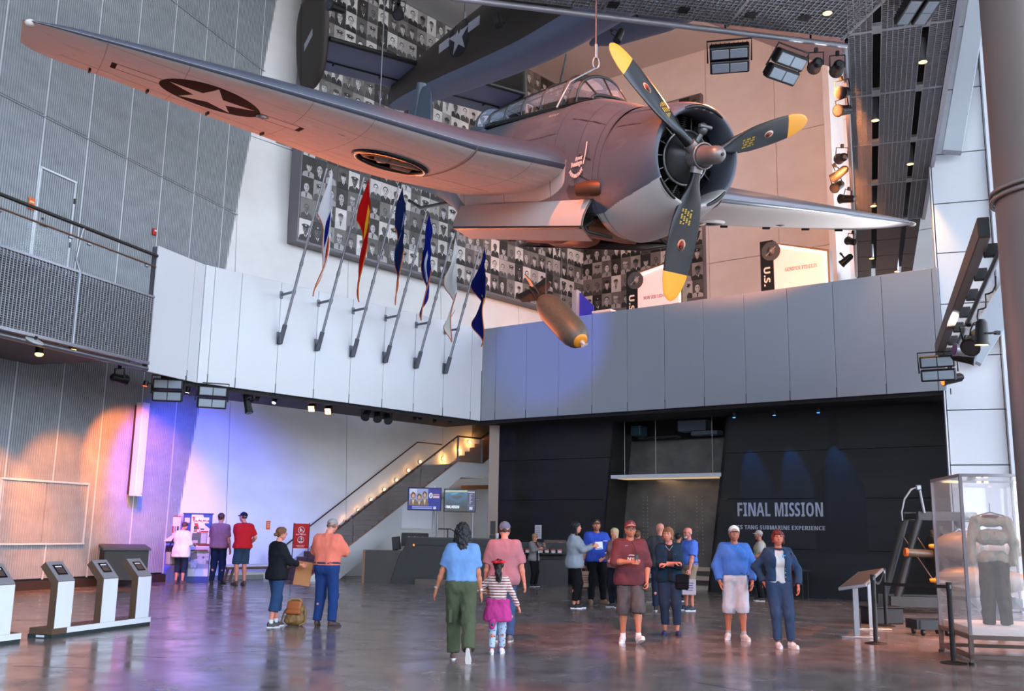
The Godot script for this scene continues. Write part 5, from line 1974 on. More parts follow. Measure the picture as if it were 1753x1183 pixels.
# ---------------------------------------------------------------- a single bomb falling away from the plane
func build_bomb() -> void:
	var nose := V(1.02, 4.30, -13.8)
	var ax := V(0.42, -0.63, 0.65).normalized()
	var y := ax
	var x := y.cross(UP).normalized()
	var B := Transform3D(Basis(x, y, x.cross(y)), nose - ax * 1.45)
	var T := thing("aerial_bomb", "olive bomb with a yellow nose ring hung in mid air under the plane", "bomb", "", B)
	var ol := triplanar(mat("bomb_olive", Color.WHITE, 0.5), 1.2, noise_tex("olive_worn", 0.05, Color(0.23, 0.22, 0.18), Color(0.34, 0.32, 0.26), 256, 4))
	ol.uv1_world_triplanar = false
	var R := 0.215
	part(T, "body", mb().lathe([Vector2(0.10, 0.12), Vector2(0.15, 0.2), Vector2(0.2, 0.34), Vector2(R, 0.48), Vector2(R, 1.05), Vector2(0.205, 1.18), Vector2(0.17, 1.30), Vector2(0.12, 1.37), Vector2(0.075, 1.40)], 32).mesh(), ol)
	part(T, "nose_ring", mb().lathe([Vector2(0.12, 1.365), Vector2(0.102, 1.392), Vector2(0.075, 1.405), Vector2(0.04, 1.41), Vector2(0, 1.41)], 24).mesh(), mat("bomb_yellow", Color(0.78, 0.50, 0.10), 0.45))
	var fz := mb().rod(V(0, 1.40, 0), V(0, 1.45, 0), 0.035, 12).rod(V(0, 1.45, 0), V(0, 1.50, 0), 0.02, 8)
	fz.box(V(0, 1.50, 0), V(0.1, 0.008, 0.03), Basis(V(0, 1, 0), 0.6))
	part(T, "fuze_vane", fz.mesh(), mat("fuze_white", Color(0.8, 0.8, 0.8), 0.3, 0.6))
	part(T, "tail_cone", mb().lathe([Vector2(0.04, -0.30), Vector2(0.06, -0.2), Vector2(0.1, 0.1), Vector2(0.115, 0.13)], 20).mesh(), mat("fin_dark", Color(0.10, 0.085, 0.075), 0.5))
	for k in 4:
		var b := Basis(V(0, 1, 0), PI / 4 + k * PI / 2)
		part(T, "tail_fin", mb().prism(PackedVector2Array([Vector2(0.05, 0.08), Vector2(0.27, -0.1), Vector2(0.27, -0.32), Vector2(0.04, -0.28)]), -0.006, 0.006).mesh(), mats["fin_dark"] if k != 1 else mat("fin_rust", Color(0.5, 0.2, 0.11), 0.5), Transform3D(b, Vector3.ZERO))
	for e in [0.42, 0.95]:
		var ring := []
		for k in 13:
			ring.append(V(0, e + cos(TAU * k / 12) * 0.035, 0.235 + sin(TAU * k / 12) * 0.035))
		var side := Basis(V(0, 1, 0), PI * 1.06)
		part(T, "lug", mb().tube(ring, 0.012, 6, false).mesh(), mats["fin_dark"], Transform3D(side, Vector3.ZERO))
	for e in [0.42, 0.95]:
		var p: Vector3 = B * V(0, e, -0.24)
		var o := thing("hanging_wire", "thin wire holding the %s of the hanging bomb" % ["tail end", "nose end"][0 if e < 0.5 else 1], "wire", "", Transform3D(Basis(), p))
		part(o, "wire", pole(Vector3.ZERO, V(0, 5.86 - p.y - (0.25 if e < 0.5 else 0.1), 0), 0.004, 5), mats["cable_steel"])


# ---------------------------------------------------------------- stage lights
var flood_src: Node3D
var par_src: Node3D
var track_src: Node3D


func aim(at: Vector3, to: Vector3) -> Transform3D:
	var d := (to - at).normalized()
	var up := UP if absf(d.y) < 0.98 else V(1, 0, 0)
	return Transform3D(Basis.looking_at(d, up), at)


func build_fixtures() -> void:
	var blk := mat("fixture_black", Color(0.03, 0.03, 0.032), 0.45)
	var led := mat("led_face", Color(0.55, 0.60, 0.64), 0.25)
	var fl := thing("flood_light", "double flood light with two ribbed lenses under the balcony end of the facade", "flood light", "double flood lights", aim(V(-8.55, 4.93, -24.2), V(-6.5, 3.3, -14)))
	for j in 2:
		var yy := 0.15 - j * 0.3
		var h := part(fl, "lamp_head", mb().rbox(V(0, yy, 0), V(0.72, 0.27, 0.16), 0.02).mesh(), blk)
		for i in 2:
			part(h, "lens", mb().rbox(V(-0.165 + i * 0.33, yy, -0.08), V(0.31, 0.19, 0.02), 0.006).mesh(), led)
		for i in 9:
			part(h, "cooling_fin", bx(V(-0.32 + i * 0.08, yy, 0.1), V(0.012, 0.22, 0.07)), blk)
	part(fl, "yoke", mb().tube([V(-0.4, -0.1, 0.05), V(-0.4, 0.36, 0.05), V(0.4, 0.36, 0.05), V(0.4, -0.1, 0.05)], 0.018, 6).mesh(), blk)
	flood_src = fl
	copy_of(fl, "smaller looking double flood light hung next along the white facade's underside", aim(V(-7.65, 4.86, -24.9), V(-3.0, 3.2, -14)))
	copy_of(fl, "flood light hung below the front catwalk pipe, its two lenses facing the floor", aim(V(3.95, 10.35, -16.9), V(3.6, 7.5, -15.3)))
	copy_of(fl, "flood light with a bright curved lens right of the front catwalk flood", aim(V(5.05, 10.3, -17.1), V(6.2, 8.0, -15.2)))
	copy_of(fl, "flood light pair at the lower end of the lighting truss by the big column", aim(V(9.45, 5.35, -21.4), V(4.0, 2.5, -12)))
	copy_of(fl, "white fronted flood light at the very top of the catwalk, cut by the frame", aim(V(7.0, 10.75, -15.75), V(7.2, 0, -14.5)))
	var par := thing("theatre_spot", "black theatre spot clamped at the catwalk corner", "spotlight", "black theatre spots on the pipes", aim(V(6.2, 10.55, -17.6), V(9.5, 13, -36)))
	var can := part(par, "can", mb().tube([V(0, 0, 0.26), V(0, 0, 0.2), V(0, 0, -0.12), V(0, 0, -0.2)], [0.05, 0.1, 0.115, 0.135], 16).mesh(), blk)
	part(can, "lens", mb().rod(V(0, 0, -0.2), V(0, 0, -0.21), 0.11, 16).mesh(), mat("lens_dark", Color(0.2, 0.2, 0.22), 0.1))
	part(par, "yoke", mb().tube([V(-0.14, 0, 0), V(-0.14, 0.24, 0.02), V(0.14, 0.24, 0.02), V(0.14, 0, 0)], 0.014, 6).mesh(), blk)
	part(par, "clamp", mb().rbox(V(0, 0.28, 0.02), V(0.07, 0.1, 0.07), 0.01).mesh(), blk)
	par_src = par
	var hot := glow("gel_orange", Color(1.0, 0.32, 0.10), 6.0)
	var wall_t := V(8.5, 15.5, -40.5)
	var words := ["first along the inner catwalk pipe", "second along the inner catwalk pipe", "silver bodied pair, third along the pipe", "fourth along the inner catwalk pipe", "fifth along the pipe, pointing at the tan wall", "sixth along the pipe, above the far wing tip", "seventh, glowing red above the wing tip", "below the wing tip, over the gallery", "lowest of the column of spots above the gallery"]
	var at := [V(5.75, 10.55, -17.5), V(6.7, 10.6, -18.75), V(6.95, 10.55, -19.5), V(7.85, 10.6, -22.3), V(8.05, 10.5, -23.1), V(8.35, 10.55, -24.1), V(8.95, 10.6, -25.2), V(10.35, 10.55, -28.9), V(10.9, 10.55, -31.0)]
	for i in at.size():
		var c := copy_of(par, "black theatre spot, " + words[i], aim(at[i], [wall_t, V(2.2, 7.3, -12.8), V(1, 8, -15), wall_t, V(2, 6, -30), V(4, 7, -20), V(0, 15, -38), wall_t, V(8, 8, -33)][i]))
		if i in [0, 3, 6]:
			(c.get_node("can/lens") as MeshInstance3D).material_override = hot
	copy_of(par, "black theatre spot high before the portraits, left of the tail fin gap", aim(V(-4.05, 13.0, -20.0), V(-7, 12.2, -16)))
	copy_of(par, "black theatre spot high before the portraits, right of the first one", aim(V(-2.68, 13.0, -20.14), V(-2.2, 10, -17.5)))
	for x in [-4.05, -2.68]:
		var dr := thing("drop_pole", "black drop pole holding the high spot %s" % ["left of the tail fin gap", "before the white upper wall"][0 if x < -3 else 1], "pole", "", O(x, 13.2, -20.0 if x < -3 else -20.14))
		part(dr, "pole", pole(V(0, 0, 0), V(0, 9.8, 0), 0.025, 8), blk)
		part(dr, "clamp", bx(V(0, 0.05, 0), V(0.09, 0.12, 0.09), 0.01), blk)
	copy_of(par, "small spot hung under the front catwalk before the far plane", aim(V(-0.36, 10.62, -16.16), V(-0.2, 9, -15.9)) * Transform3D(Basis.from_scale(Vector3.ONE * 0.6), Vector3.ZERO))
	copy_of(par, "small spot hung under the front catwalk beside the raised blade", aim(V(1.85, 10.55, -16.5), V(1.2, 9, -16.3)) * Transform3D(Basis.from_scale(Vector3.ONE * 0.6), Vector3.ZERO))
	copy_of(par, "black spot with an orange lit mouth under the balcony end", aim(V(-9.3, 5.02, -23.0), V(-8.6, 5.02, -24.9)))
	(get_node(NodePath(numbered_last("theatre_spot"))).get_node("can/lens") as MeshInstance3D).material_override = hot
	copy_of(par, "long black snooted spot hanging below the white facade", aim(V(-7.1, 4.93, -26.2), V(-6.6, 3.2, -25.9)) * Transform3D(Basis.from_scale(V(0.85, 0.85, 1.6)), Vector3.ZERO))
	copy_of(par, "round black spot, left of the group of three under the white facade", aim(V(-4.33, 5.02, -29.3), V(-5, 1, -25)))
	copy_of(par, "round black spot, middle of the group of three under the white facade", aim(V(-4.05, 5.0, -29.6), V(-3, 1, -25)))
	copy_of(par, "round black spot, right of the group of three under the white facade", aim(V(-3.78, 4.98, -29.9), V(-2, 1, -25)))
	var warm := glow("lens_peach", Color(1.0, 0.72, 0.50), 4.0)
	var cool := glow("lens_white", Color(0.95, 0.96, 1.0), 4.0)
	var ts := thing("track_spot", "square track spot with a peach glow, left of two under the white facade", "spotlight", "small spots under the white facade", aim(V(-5.68, 5.02, -27.9), V(-6.5, 0, -20)))
	part(ts, "head", mb().rbox(V(0, 0, 0), V(0.2, 0.2, 0.24), 0.02).mesh(), blk)
	part(ts, "lens", bx(V(0, 0, -0.125), V(0.17, 0.17, 0.012)), warm)
	part(ts, "arm", mb().rod(V(0, 0.1, 0.05), V(0, 0.24, 0.05), 0.02, 6).mesh(), blk)
	track_src = ts
	copy_of(ts, "square track spot with a peach glow, right of two under the white facade", aim(V(-5.28, 5.0, -28.3), V(-6.0, 0, -20)))
	var small := thing("mini_spot", "tiny white glowing spot under the grey return panel", "spotlight", "small spots under the white facade", aim(V(-8.3, 4.98, -24.9), V(-9.5, 0, -25.5)))
	part(small, "head", mb().rod(V(0, 0, 0.12), V(0, 0, 0), 0.065, 12).mesh(), blk)
	part(small, "lens", mb().rod(V(0, 0, 0), V(0, 0, -0.012), 0.055, 12).mesh(), cool)
	part(small, "stem", mb().rod(V(0, 0.03, 0.08), V(0, 0.2, 0.08), 0.014, 6).mesh(), blk)
	var w2 := ["tiny dark spot right of the snooted one under the white facade", "tiny white glowing spot right of the snooted one", "tiny spot, first of the four near the facade corner", "tiny spot, second of the four near the facade corner", "tiny spot, third of the four near the facade corner", "tiny spot, nearest the facade corner"]
	var a2 := [V(-6.92, 5.03, -26.5), V(-6.55, 5.0, -26.9), V(-3.03, 5.03, -30.75), V(-2.88, 5.03, -30.9), V(-2.45, 5.03, -31.35), V(-1.98, 5.05, -31.8)]
	for i in 6:
		copy_of(small, w2[i], aim(a2[i], a2[i] + V(-0.6, -3, 1.5)))
		if i != 1:
			(get_node(NodePath(numbered_last("mini_spot"))).get_node("lens") as MeshInstance3D).material_override = mats["lens_dark"]
	copy_of(small, "tiny red glowing spot under the balcony beside the grey return panel", aim(V(-9.05, 5.0, -24.0), V(-10, 0, -24)))
	(get_node(NodePath(numbered_last("mini_spot"))).get_node("lens") as MeshInstance3D).material_override = glow("lens_red", Color(1.0, 0.25, 0.12), 4.0)
	var ww := thing("wall_washer", "warm glowing spot under the balcony over the corrugated wall, left one", "spotlight", "", O(-10.14, 5.2, -20.71))
	part(ww, "can", mb().rod(V(0, 0.0, 0), V(0, 0.16, 0), 0.09, 14).mesh(), blk)
	part(ww, "lens", mb().ball(V(0, -0.02, 0), V(0.085, 0.05, 0.085)).mesh(), glow("lens_amber", Color(1.0, 0.72, 0.38), 7.0))
	part(ww, "stem", mb().rod(V(0, 0.16, 0), V(0, 0.42, 0), 0.015, 6).mesh(), blk)
	copy_of(ww, "recessed warm light in the balcony soffit, right of the hanging spot", O(-9.75, 5.42, -21.4))
	var sp := thing("antenna_dish", "flat white disc antenna under the balcony edge", "antenna", "", XB * Transform3D(Basis(V(1, 0, 0), 0.5), V(-3.5, 5.28, 0.08)))
	part(sp, "disc", mb().lathe([Vector2(0.0, -0.04), Vector2(0.17, -0.03), Vector2(0.19, 0.0), Vector2(0.17, 0.02), Vector2(0, 0.03)], 24).mesh(), mat("dish_white", Color(0.75, 0.76, 0.76), 0.4))
	part(sp, "stem", mb().rod(V(0, 0.02, 0), V(0, 0.1, 0), 0.03, 8).mesh(), blk)
	var blue := Color(0.22, 0.28, 1.0)
	spot(V(-8.3, 4.9, -25.1), XA * V(0.6, 2.4, 0), blue, 60.0, 38, 0.05, 0.6)
	spot(V(-7.0, 4.7, -26.2), XA * V(2.2, 4.6, 0), blue, 30.0, 34, 0.05, 0.6)
	spot(V(-0.4, 10.5, -16.3), XR * V(2.8, 7.6, 0), Color(0.35, 0.42, 1.0), 160.0, 9, 0.1, 0.6)
	var orange := Color(1.0, 0.50, 0.24)
	var amber := Color(1.0, 0.60, 0.34)
	spot(V(-3.0, 16.0, -6.5), V(1.2, 7.2, -13.4), orange, 320.0, 17, 0.15, 0.5)
	spot(V(8.6, 5.1, -18.6), V(6.2, 7.8, -17.4), Color(0.95, 0.97, 1.0), 26.0, 34, 0.2, 0.5)
	spot(V(-10.14, 5.05, -20.8), XW * V(-1.6, 1.0, 0.0), Color(1.0, 0.55, 0.25), 50.0, 26, 0.05, 0.5)
	spot(V(-9.75, 5.3, -22.0), XW * V(1.4, 1.2, 0.0), Color(1.0, 0.55, 0.25), 50.0, 26, 0.05, 0.5)
	spot(V(-9.2, 5.02, -24.6), XW * V(2.9, 3.0, 0.0), Color(1.0, 0.5, 0.2), 40.0, 30, 0.05, 0.5)
	spot(V(6.0, 10.45, -17.9), wall_t, amber, 230.0, 30, 0.15, 0.4)
	spot(V(8.0, 10.4, -22.6), V(7.5, 10.5, -41.2), amber, 70.0, 34, 0.15, 0.4)
	spot(V(4.0, 10.2, -16.3), V(2.0, 7.3, -12.9), orange, 200.0, 24, 0.12, 0.5)
	spot(V(-7.6, 4.8, -19.5), V(-3.0, 7.2, -13.0), orange, 34.0, 34, 0.2, 0.5)
	spot(V(-5.4, 4.9, -26.5), V(-0.6, 6.5, -15.5), orange, 60.0, 20, 0.2, 0.5)


func numbered_last(called: String) -> String:
	return called if used[called] == 0 else "%s_%03d" % [called, used[called]]


# ---------------------------------------------------------------- things at the left
func kiosk_profile(w: float) -> ArrayMesh:
	var p := PackedVector2Array([Vector2(0.0, 0.09), Vector2(0.0, 0.80), Vector2(-0.26, 1.07), Vector2(-0.335, 1.0), Vector2(-0.12, 0.765), Vector2(-0.12, 0.09)])
	return mb().prism(p, -w / 2, w / 2).mesh()


func build_left_props() -> void:
	var white := mat("kiosk_white", Color(0.82, 0.83, 0.85), 0.4)
	var brown := mat("kiosk_brown", Color(0.34, 0.25, 0.18), 0.5)
	var grey := mat("kiosk_grey", Color(0.55, 0.54, 0.56), 0.4, 0.3)
	var foot := mat("kiosk_foot", Color(0.13, 0.17, 0.17), 0.5)
	var glassy := mat("kiosk_screen", Color(0.05, 0.045, 0.05), 0.12)
	var pic := mat("kiosk_picture", Color(0.30, 0.24, 0.23), 0.3)
	var F := frame(V(-6.52, 0, -14.62), V(0.279, 0, -0.960))
	var side := Transform3D(Basis(V(0, 0, 1), UP, V(-1, 0, 0)), Vector3.ZERO)
	for g in [[[-1.0], -2.6, -0.62, "single post kiosk cut by the left edge of the picture, white front and tilted screen"], [[0.17, 1.16, 2.0], -0.02, 2.24, "row of three white fronted post kiosks sharing one low base"]]:
		var T := thing("info_kiosk", g[3], "kiosk", "post kiosks with tilted screens", F)
		part(T, "base_foot", mb().span(V(g[1], 0, -0.42), V(g[2], 0.055, -0.004)).mesh(), foot)
		var bs := part(T, "base", mb().span(V(g[1], 0.055, -0.40), V(g[2], 0.14, -0.004)).mesh(), brown)
		part(bs, "base_front", mb().span(V(g[1] + 0.3, 0.058, -0.004), V(g[2], 0.137, 0.004)).mesh(), white)
		part(bs, "badge", mb().box(V(g[1] - 0.003, 0.03, -0.2), V(0.006, 0.03, 0.14)).mesh(), white)
		for s in g[0]:
			var k := part(T, "post", kiosk_profile(0.34), brown, Transform3D(side.basis, V(s, 0, 0)))
			part(k, "front", mb().span(V(-0.005, 0.14, -0.168), V(0.006, 0.795, 0.168)).mesh(), white)
			var hx := Transform3D(Basis(V(0, 0, -1), V(-0.26, 0.27, 0).normalized(), V(0.27, 0.26, 0).normalized()), V(-0.13, 0.935, 0))
			var hm := part(k, "head_plate", mb().rbox(V(0, 0, 0.006), V(0.34, 0.375, 0.014), 0.004).mesh(), grey, hx)
			part(k, "screen", bx(V(0, 0.02, 0.015), V(0.20, 0.19, 0.006)), glassy, hx)
			part(k, "picture", bx(V(0, 0.0, 0.0195), V(0.15, 0.10, 0.002)), pic, hx)
			part(k, "caption", bx(V(0, 0.075, 0.0195), V(0.13, 0.02, 0.002)), white, hx)
	var C := thing("equipment_cart", "black wheeled equipment cart with a slanted lid by the corrugated wall", "cart", "", frame(V(-10.12, 0, -26.55), V(0.86, 0, -0.51)))
	var blk := mat("cart_black", Color(0.035, 0.035, 0.038), 0.5)
	part(C, "body", mb().rbox(V(0, 0.56, -0.3), V(1.12, 0.78, 0.72), 0.015).mesh(), blk)
	part(C, "lid", mb().prism(PackedVector2Array([Vector2(0.14, 0.95), Vector2(0.14, 1.0), Vector2(-0.76, 1.10), Vector2(-0.76, 1.05)]), -0.6, 0.6).mesh(), mat("cart_lid", Color(0.07, 0.07, 0.07), 0.35), Transform3D(Basis(V(0, 0, 1), UP, V(-1, 0, 0)), Vector3.ZERO))
	for p in [V(-0.5, 0, 0.0), V(0.5, 0, 0.0), V(-0.5, 0, -0.6), V(0.5, 0, -0.6)]:
		var w := part(C, "caster", mb().rod(p + V(-0.03, 0.075, 0), p + V(0.03, 0.075, 0), 0.075, 14).mesh(), blk)
		part(w, "fork", mb().rbox(p + V(0, 0.13, 0), V(0.1, 0.09, 0.06), 0.008).mesh(), mats["rail_steel"])
	var im := Image.create(220, 560, false, Image.FORMAT_RGB8)
	im.fill(Color(0.08, 0.16, 0.5))
	fill_poly(im, [Vector2(0, 0), Vector2(80, 0), Vector2(60, 210), Vector2(0, 180)], Color(0.12, 0.16, 0.55))
	fill_poly(im, [Vector2(60, 0), Vector2(220, 0), Vector2(220, 300), Vector2(60, 280)], Color(0.86, 0.83, 0.82))
	fill_poly(im, [Vector2(66, 20), Vector2(90, 20), Vector2(160, 210), Vector2(130, 220)], Color(0.72, 0.10, 0.10))
	fill_poly(im, [Vector2(150, 0), Vector2(220, 0), Vector2(220, 130), Vector2(170, 90)], Color(0.1, 0.25, 0.55))
	fill_poly(im, [Vector2(85, 25), Vector2(200, 25), Vector2(200, 75), Vector2(85, 75)], Color(0.92, 0.88, 0.82))
	for k in 9:
		ell(im, 98 + k * 12, 56 + 6 * sin(k * 2.0), 7, 7, [Color(0.75, 0.25, 0.15), Color(0.9, 0.6, 0.3), Color(0.4, 0.15, 0.12)][k % 3])
	fill_poly(im, [Vector2(8, 30), Vector2(48, 30), Vector2(48, 72), Vector2(8, 72)], Color(0.88, 0.78, 0.74))
	for q in [[84, 100, 24, 28, Color(0.2, 0.2, 0.16)], [84, 130, 24, 22, Color(0.55, 0.48, 0.3)], [110, 128, 20, 24, Color(0.85, 0.85, 0.85)], [136, 120, 30, 12, Color(0.12, 0.3, 0.22)], [140, 140, 60, 16, Color(0.7, 0.15, 0.12)]]:
		im.fill_rect(Rect2i(q[0], q[1], q[2], q[3]), q[4])
	im.fill_rect(Rect2i(76, 160, 118, 92), Color(0.2, 0.22, 0.22))
	im.fill_rect(Rect2i(80, 164, 60, 84), Color(0.30, 0.34, 0.33))
	im.fill_rect(Rect2i(144, 164, 46, 84), Color(0.70, 0.70, 0.68))
	im.fill_rect(Rect2i(82, 222, 40, 24), Color(0.75, 0.68, 0.64))
	fill_poly(im, [Vector2(90, 252), Vector2(220, 252), Vector2(220, 272), Vector2(130, 272)], Color(0.5, 0.07, 0.09))
	im.fill_rect(Rect2i(62, 280, 158, 210), Color(0.68, 0.68, 0.72))
	for k in 26:
		var v := 0.35 + 0.4 * rng.randf()
		ell(im, 66 + rng.randf() * 150, 310 + rng.randf() * 120, 6 + rng.randf() * 22, 4 + rng.randf() * 12, g8(v))
	fill_poly(im, [Vector2(66, 350), Vector2(120, 310), Vector2(130, 380), Vector2(66, 400)], g8(0.35))
	im.fill_rect(Rect2i(62, 425, 158, 36), Color(0.55, 0.55, 0.62))
	im.fill_rect(Rect2i(62, 470, 158, 60), Color(0.80, 0.81, 0.88))
	var bm := mat("booth_print", Color.WHITE, 0.4)
	bm.albedo_texture = img_tex(im)
	var bf := frame(V(-9.22, 0, -29.5), V(0.955, 0, -0.296))
	var B := thing("banner_booth", "blue and red printed booth panel with leaflets before the white wall", "booth", "", bf)
	part(B, "frame", mb().span(V(-0.40, 0, -0.42), V(0.42, 1.98, -0.01)).mesh(), mat("booth_blue", Color(0.07, 0.13, 0.48), 0.4))
	var pq := mb()
	pq.quad(V(-0.39, 0.06, 0), V(0.40, 0.06, 0), V(0.40, 1.95, 0), V(-0.39, 1.95, 0))
	part(B, "printed_panel", pq.mesh(), bm)
	part(B, "top_edge", mb().span(V(-0.42, 1.96, -0.44), V(0.45, 1.99, 0.03)).mesh(), mats["booth_blue"])
	part(B, "year_mark", letters("VFW", 0.16, 0.10, 0.004), white, O(-0.02, 0.46, 0.004))
	part(B, "tray", mb().span(V(-0.1, 0.9, 0), V(0.36, 0.93, 0.1)).mesh(), mat("tray_red", Color(0.5, 0.07, 0.08), 0.4))
	var Rk := thing("leaflet_rack", "white leaflet rack with a slanted shelf beside the blue booth", "rack", "", frame(V(-9.95, 0, -29.35), V(0.955, 0, -0.296)))
	part(Rk, "stand", mb().span(V(-0.22, 0, -0.3), V(0.22, 1.1, -0.06)).mesh(), mat("rack_blue", Color(0.30, 0.36, 0.72), 0.5))
	part(Rk, "back_panel", mb().span(V(-0.27, 1.35, -0.3), V(0.27, 1.88, -0.26)).mesh(), white)
	part(Rk, "shelf", mb().box(V(0, 1.25, -0.13), V(0.52, 0.03, 0.34), Basis(V(1, 0, 0), 0.5)).mesh(), white)
	part(Rk, "base_print", mb().span(V(-0.23, 0.0, -0.06), V(0.1, 0.42, -0.05)).mesh(), mat("rack_print_blue", Color(0.2, 0.3, 0.75), 0.5))
	for i in 3:
		part(Rk, "leaflet", bx(V(0.06 + i * 0.07, 1.5, -0.25), V(0.05, 0.2, 0.012)), mat("leaflet_%s" % ["red", "grey", "dark"][i], [Color(0.6, 0.1, 0.1), Color(0.5, 0.5, 0.5), Color(0.12, 0.12, 0.2)][i], 0.5))
	part(Rk, "logo", mb().prism(PackedVector2Array([Vector2(-0.2, 1.42), Vector2(-0.12, 1.46), Vector2(-0.06, 1.58), Vector2(-0.1, 1.64), Vector2(-0.16, 1.56), Vector2(-0.21, 1.5)]), -0.26, -0.255).mesh(), mat("leaflet_dark", Color(0.12, 0.12, 0.2), 0.5))
	part(Rk, "header", mb().span(V(-0.24, 1.87, -0.3), V(0.26, 1.895, -0.25)).mesh(), mats["leaflet_red"])
	var Bn := thing("bench", "long white topped bench with slanted wooden legs against the white wall", "bench", "", XA * O(3.05, 0, 0.42))
	part(Bn, "seat", mb().rbox(V(0, 0.44, 0), V(2.4, 0.06, 0.46), 0.012).mesh(), mat("bench_top", Color(0.80, 0.78, 0.75), 0.5))
	part(Bn, "apron", mb().span(V(-1.15, 0.34, -0.18), V(1.15, 0.41, 0.18)).mesh(), mat("bench_wood", Color(0.36, 0.27, 0.20), 0.5))
	for p in [[-0.95, 0.15], [0.95, 0.15], [-0.95, -0.15], [0.95, -0.15]]:
		part(Bn, "leg", mb().box(V(p[0], 0.18, p[1]), V(0.06, 0.40, 0.06), Basis(V(0, 0, 1), 0.28 * signf(p[0]))).mesh(), mats["bench_wood"])
	var fa := thing("fire_alarm", "red fire alarm on the white wall above the leaflet rack", "alarm", "", XA * O(0.35, 2.34, -0.14))
	part(fa, "housing", bx(V(0, 0, 0.04), V(0.14, 0.2, 0.08), 0.012), mats["alarm_red"])
	part(fa, "lens", bx(V(0, 0.04, 0.085), V(0.08, 0.06, 0.015), 0.004), mats["strobe_lens"])
	var op := thing("wall_notice", "small orange notice plate on the white wall behind the women in black", "sign", "", XA * O(3.73, 1.68, -0.10))
	op.set_meta("label", "small orange notice plate on the white wall, left of the red sign")
	part(op, "plate", bx(V(0, 0, 0.01), V(0.15, 0.27, 0.015), 0.003), mats["sign_orange"])
	for k in 3:
		part(op, "print_line", bx(V(0, 0.07 - k * 0.06, 0.019), V(0.1, 0.02, 0.002)), mats["sign_cream"])
	var pk := thing("parcel", "small brown parcel standing on the far end of the white bench", "parcel", "", XA * O(3.62, 0.47, 0.40))
	part(pk, "box", bx(V(0, 0.19, 0), V(0.16, 0.38, 0.16), 0.02), mat("parcel_brown", Color(0.55, 0.38, 0.30), 0.7))
	part(pk, "tape", bx(V(0, 0.19, 0.081), V(0.03, 0.38, 0.003)), mat("parcel_tape", Color(0.62, 0.46, 0.36), 0.4))
	var rs := thing("notice_stand", "red notice with two white circular pictograms on a dark stand at the stair foot", "sign", "", Transform3D(Basis(V(0, 1, 0), -0.12), V(-6.15, 0, -29.6)))
	var red := mat("notice_red", Color(0.72, 0.05, 0.085), 0.45)
	var pw := mat("notice_white", Color(0.9, 0.82, 0.82), 0.5)
	part(rs, "board", bx(V(0, 1.38, 0), V(0.46, 0.72, 0.02), 0.004), red)
	var fr := mb().rod(V(-0.24, 0.0, 0), V(-0.24, 1.76, 0), 0.013, 6).rod(V(0.24, 0, 0), V(0.24, 1.76, 0), 0.013, 6).rod(V(-0.24, 0.02, -0.2), V(-0.24, 0.02, 0.2), 0.013, 6).rod(V(0.24, 0.02, -0.2), V(0.24, 0.02, 0.2), 0.013, 6)
	part(rs, "stand", fr.mesh(), mats["fixture_black"])
	for y in [1.55, 1.27]:
		var ring := []
		for k in 21:
			ring.append(V(cos(TAU * k / 20) * 0.095, y + sin(TAU * k / 20) * 0.095, 0.012))
		part(rs, "pictogram_ring", mb().tube(ring, 0.008, 5, false).mesh(), pw)
		if y > 1.4:
			part(rs, "pictogram", mb().box(V(-0.02, y, 0.012), V(0.05, 0.09, 0.004)).box(V(0.02, y, 0.013), V(0.018, 0.19, 0.004), Basis(V(0, 0, 1), 0.8)).mesh(), pw)
		else:
			part(rs, "pictogram", mb().ball(V(0, y + 0.02, 0.012), V(0.05, 0.06, 0.003), 14, 6).box(V(0.0, y - 0.06, 0.012), V(0.11, 0.03, 0.004)).mesh(), pw)
	part(rs, "print_line", letters("NO ENTRY", 0.3, 0.035, 0.004), pw, O(0, 1.42, 0.012))
	part(rs, "print_line", letters("STAFF ONLY", 0.26, 0.03, 0.004), pw, O(0, 1.10, 0.012))
	part(rs, "print_line", bx(V(0, 1.06, 0.011), V(0.2, 0.012, 0.003)), pw)


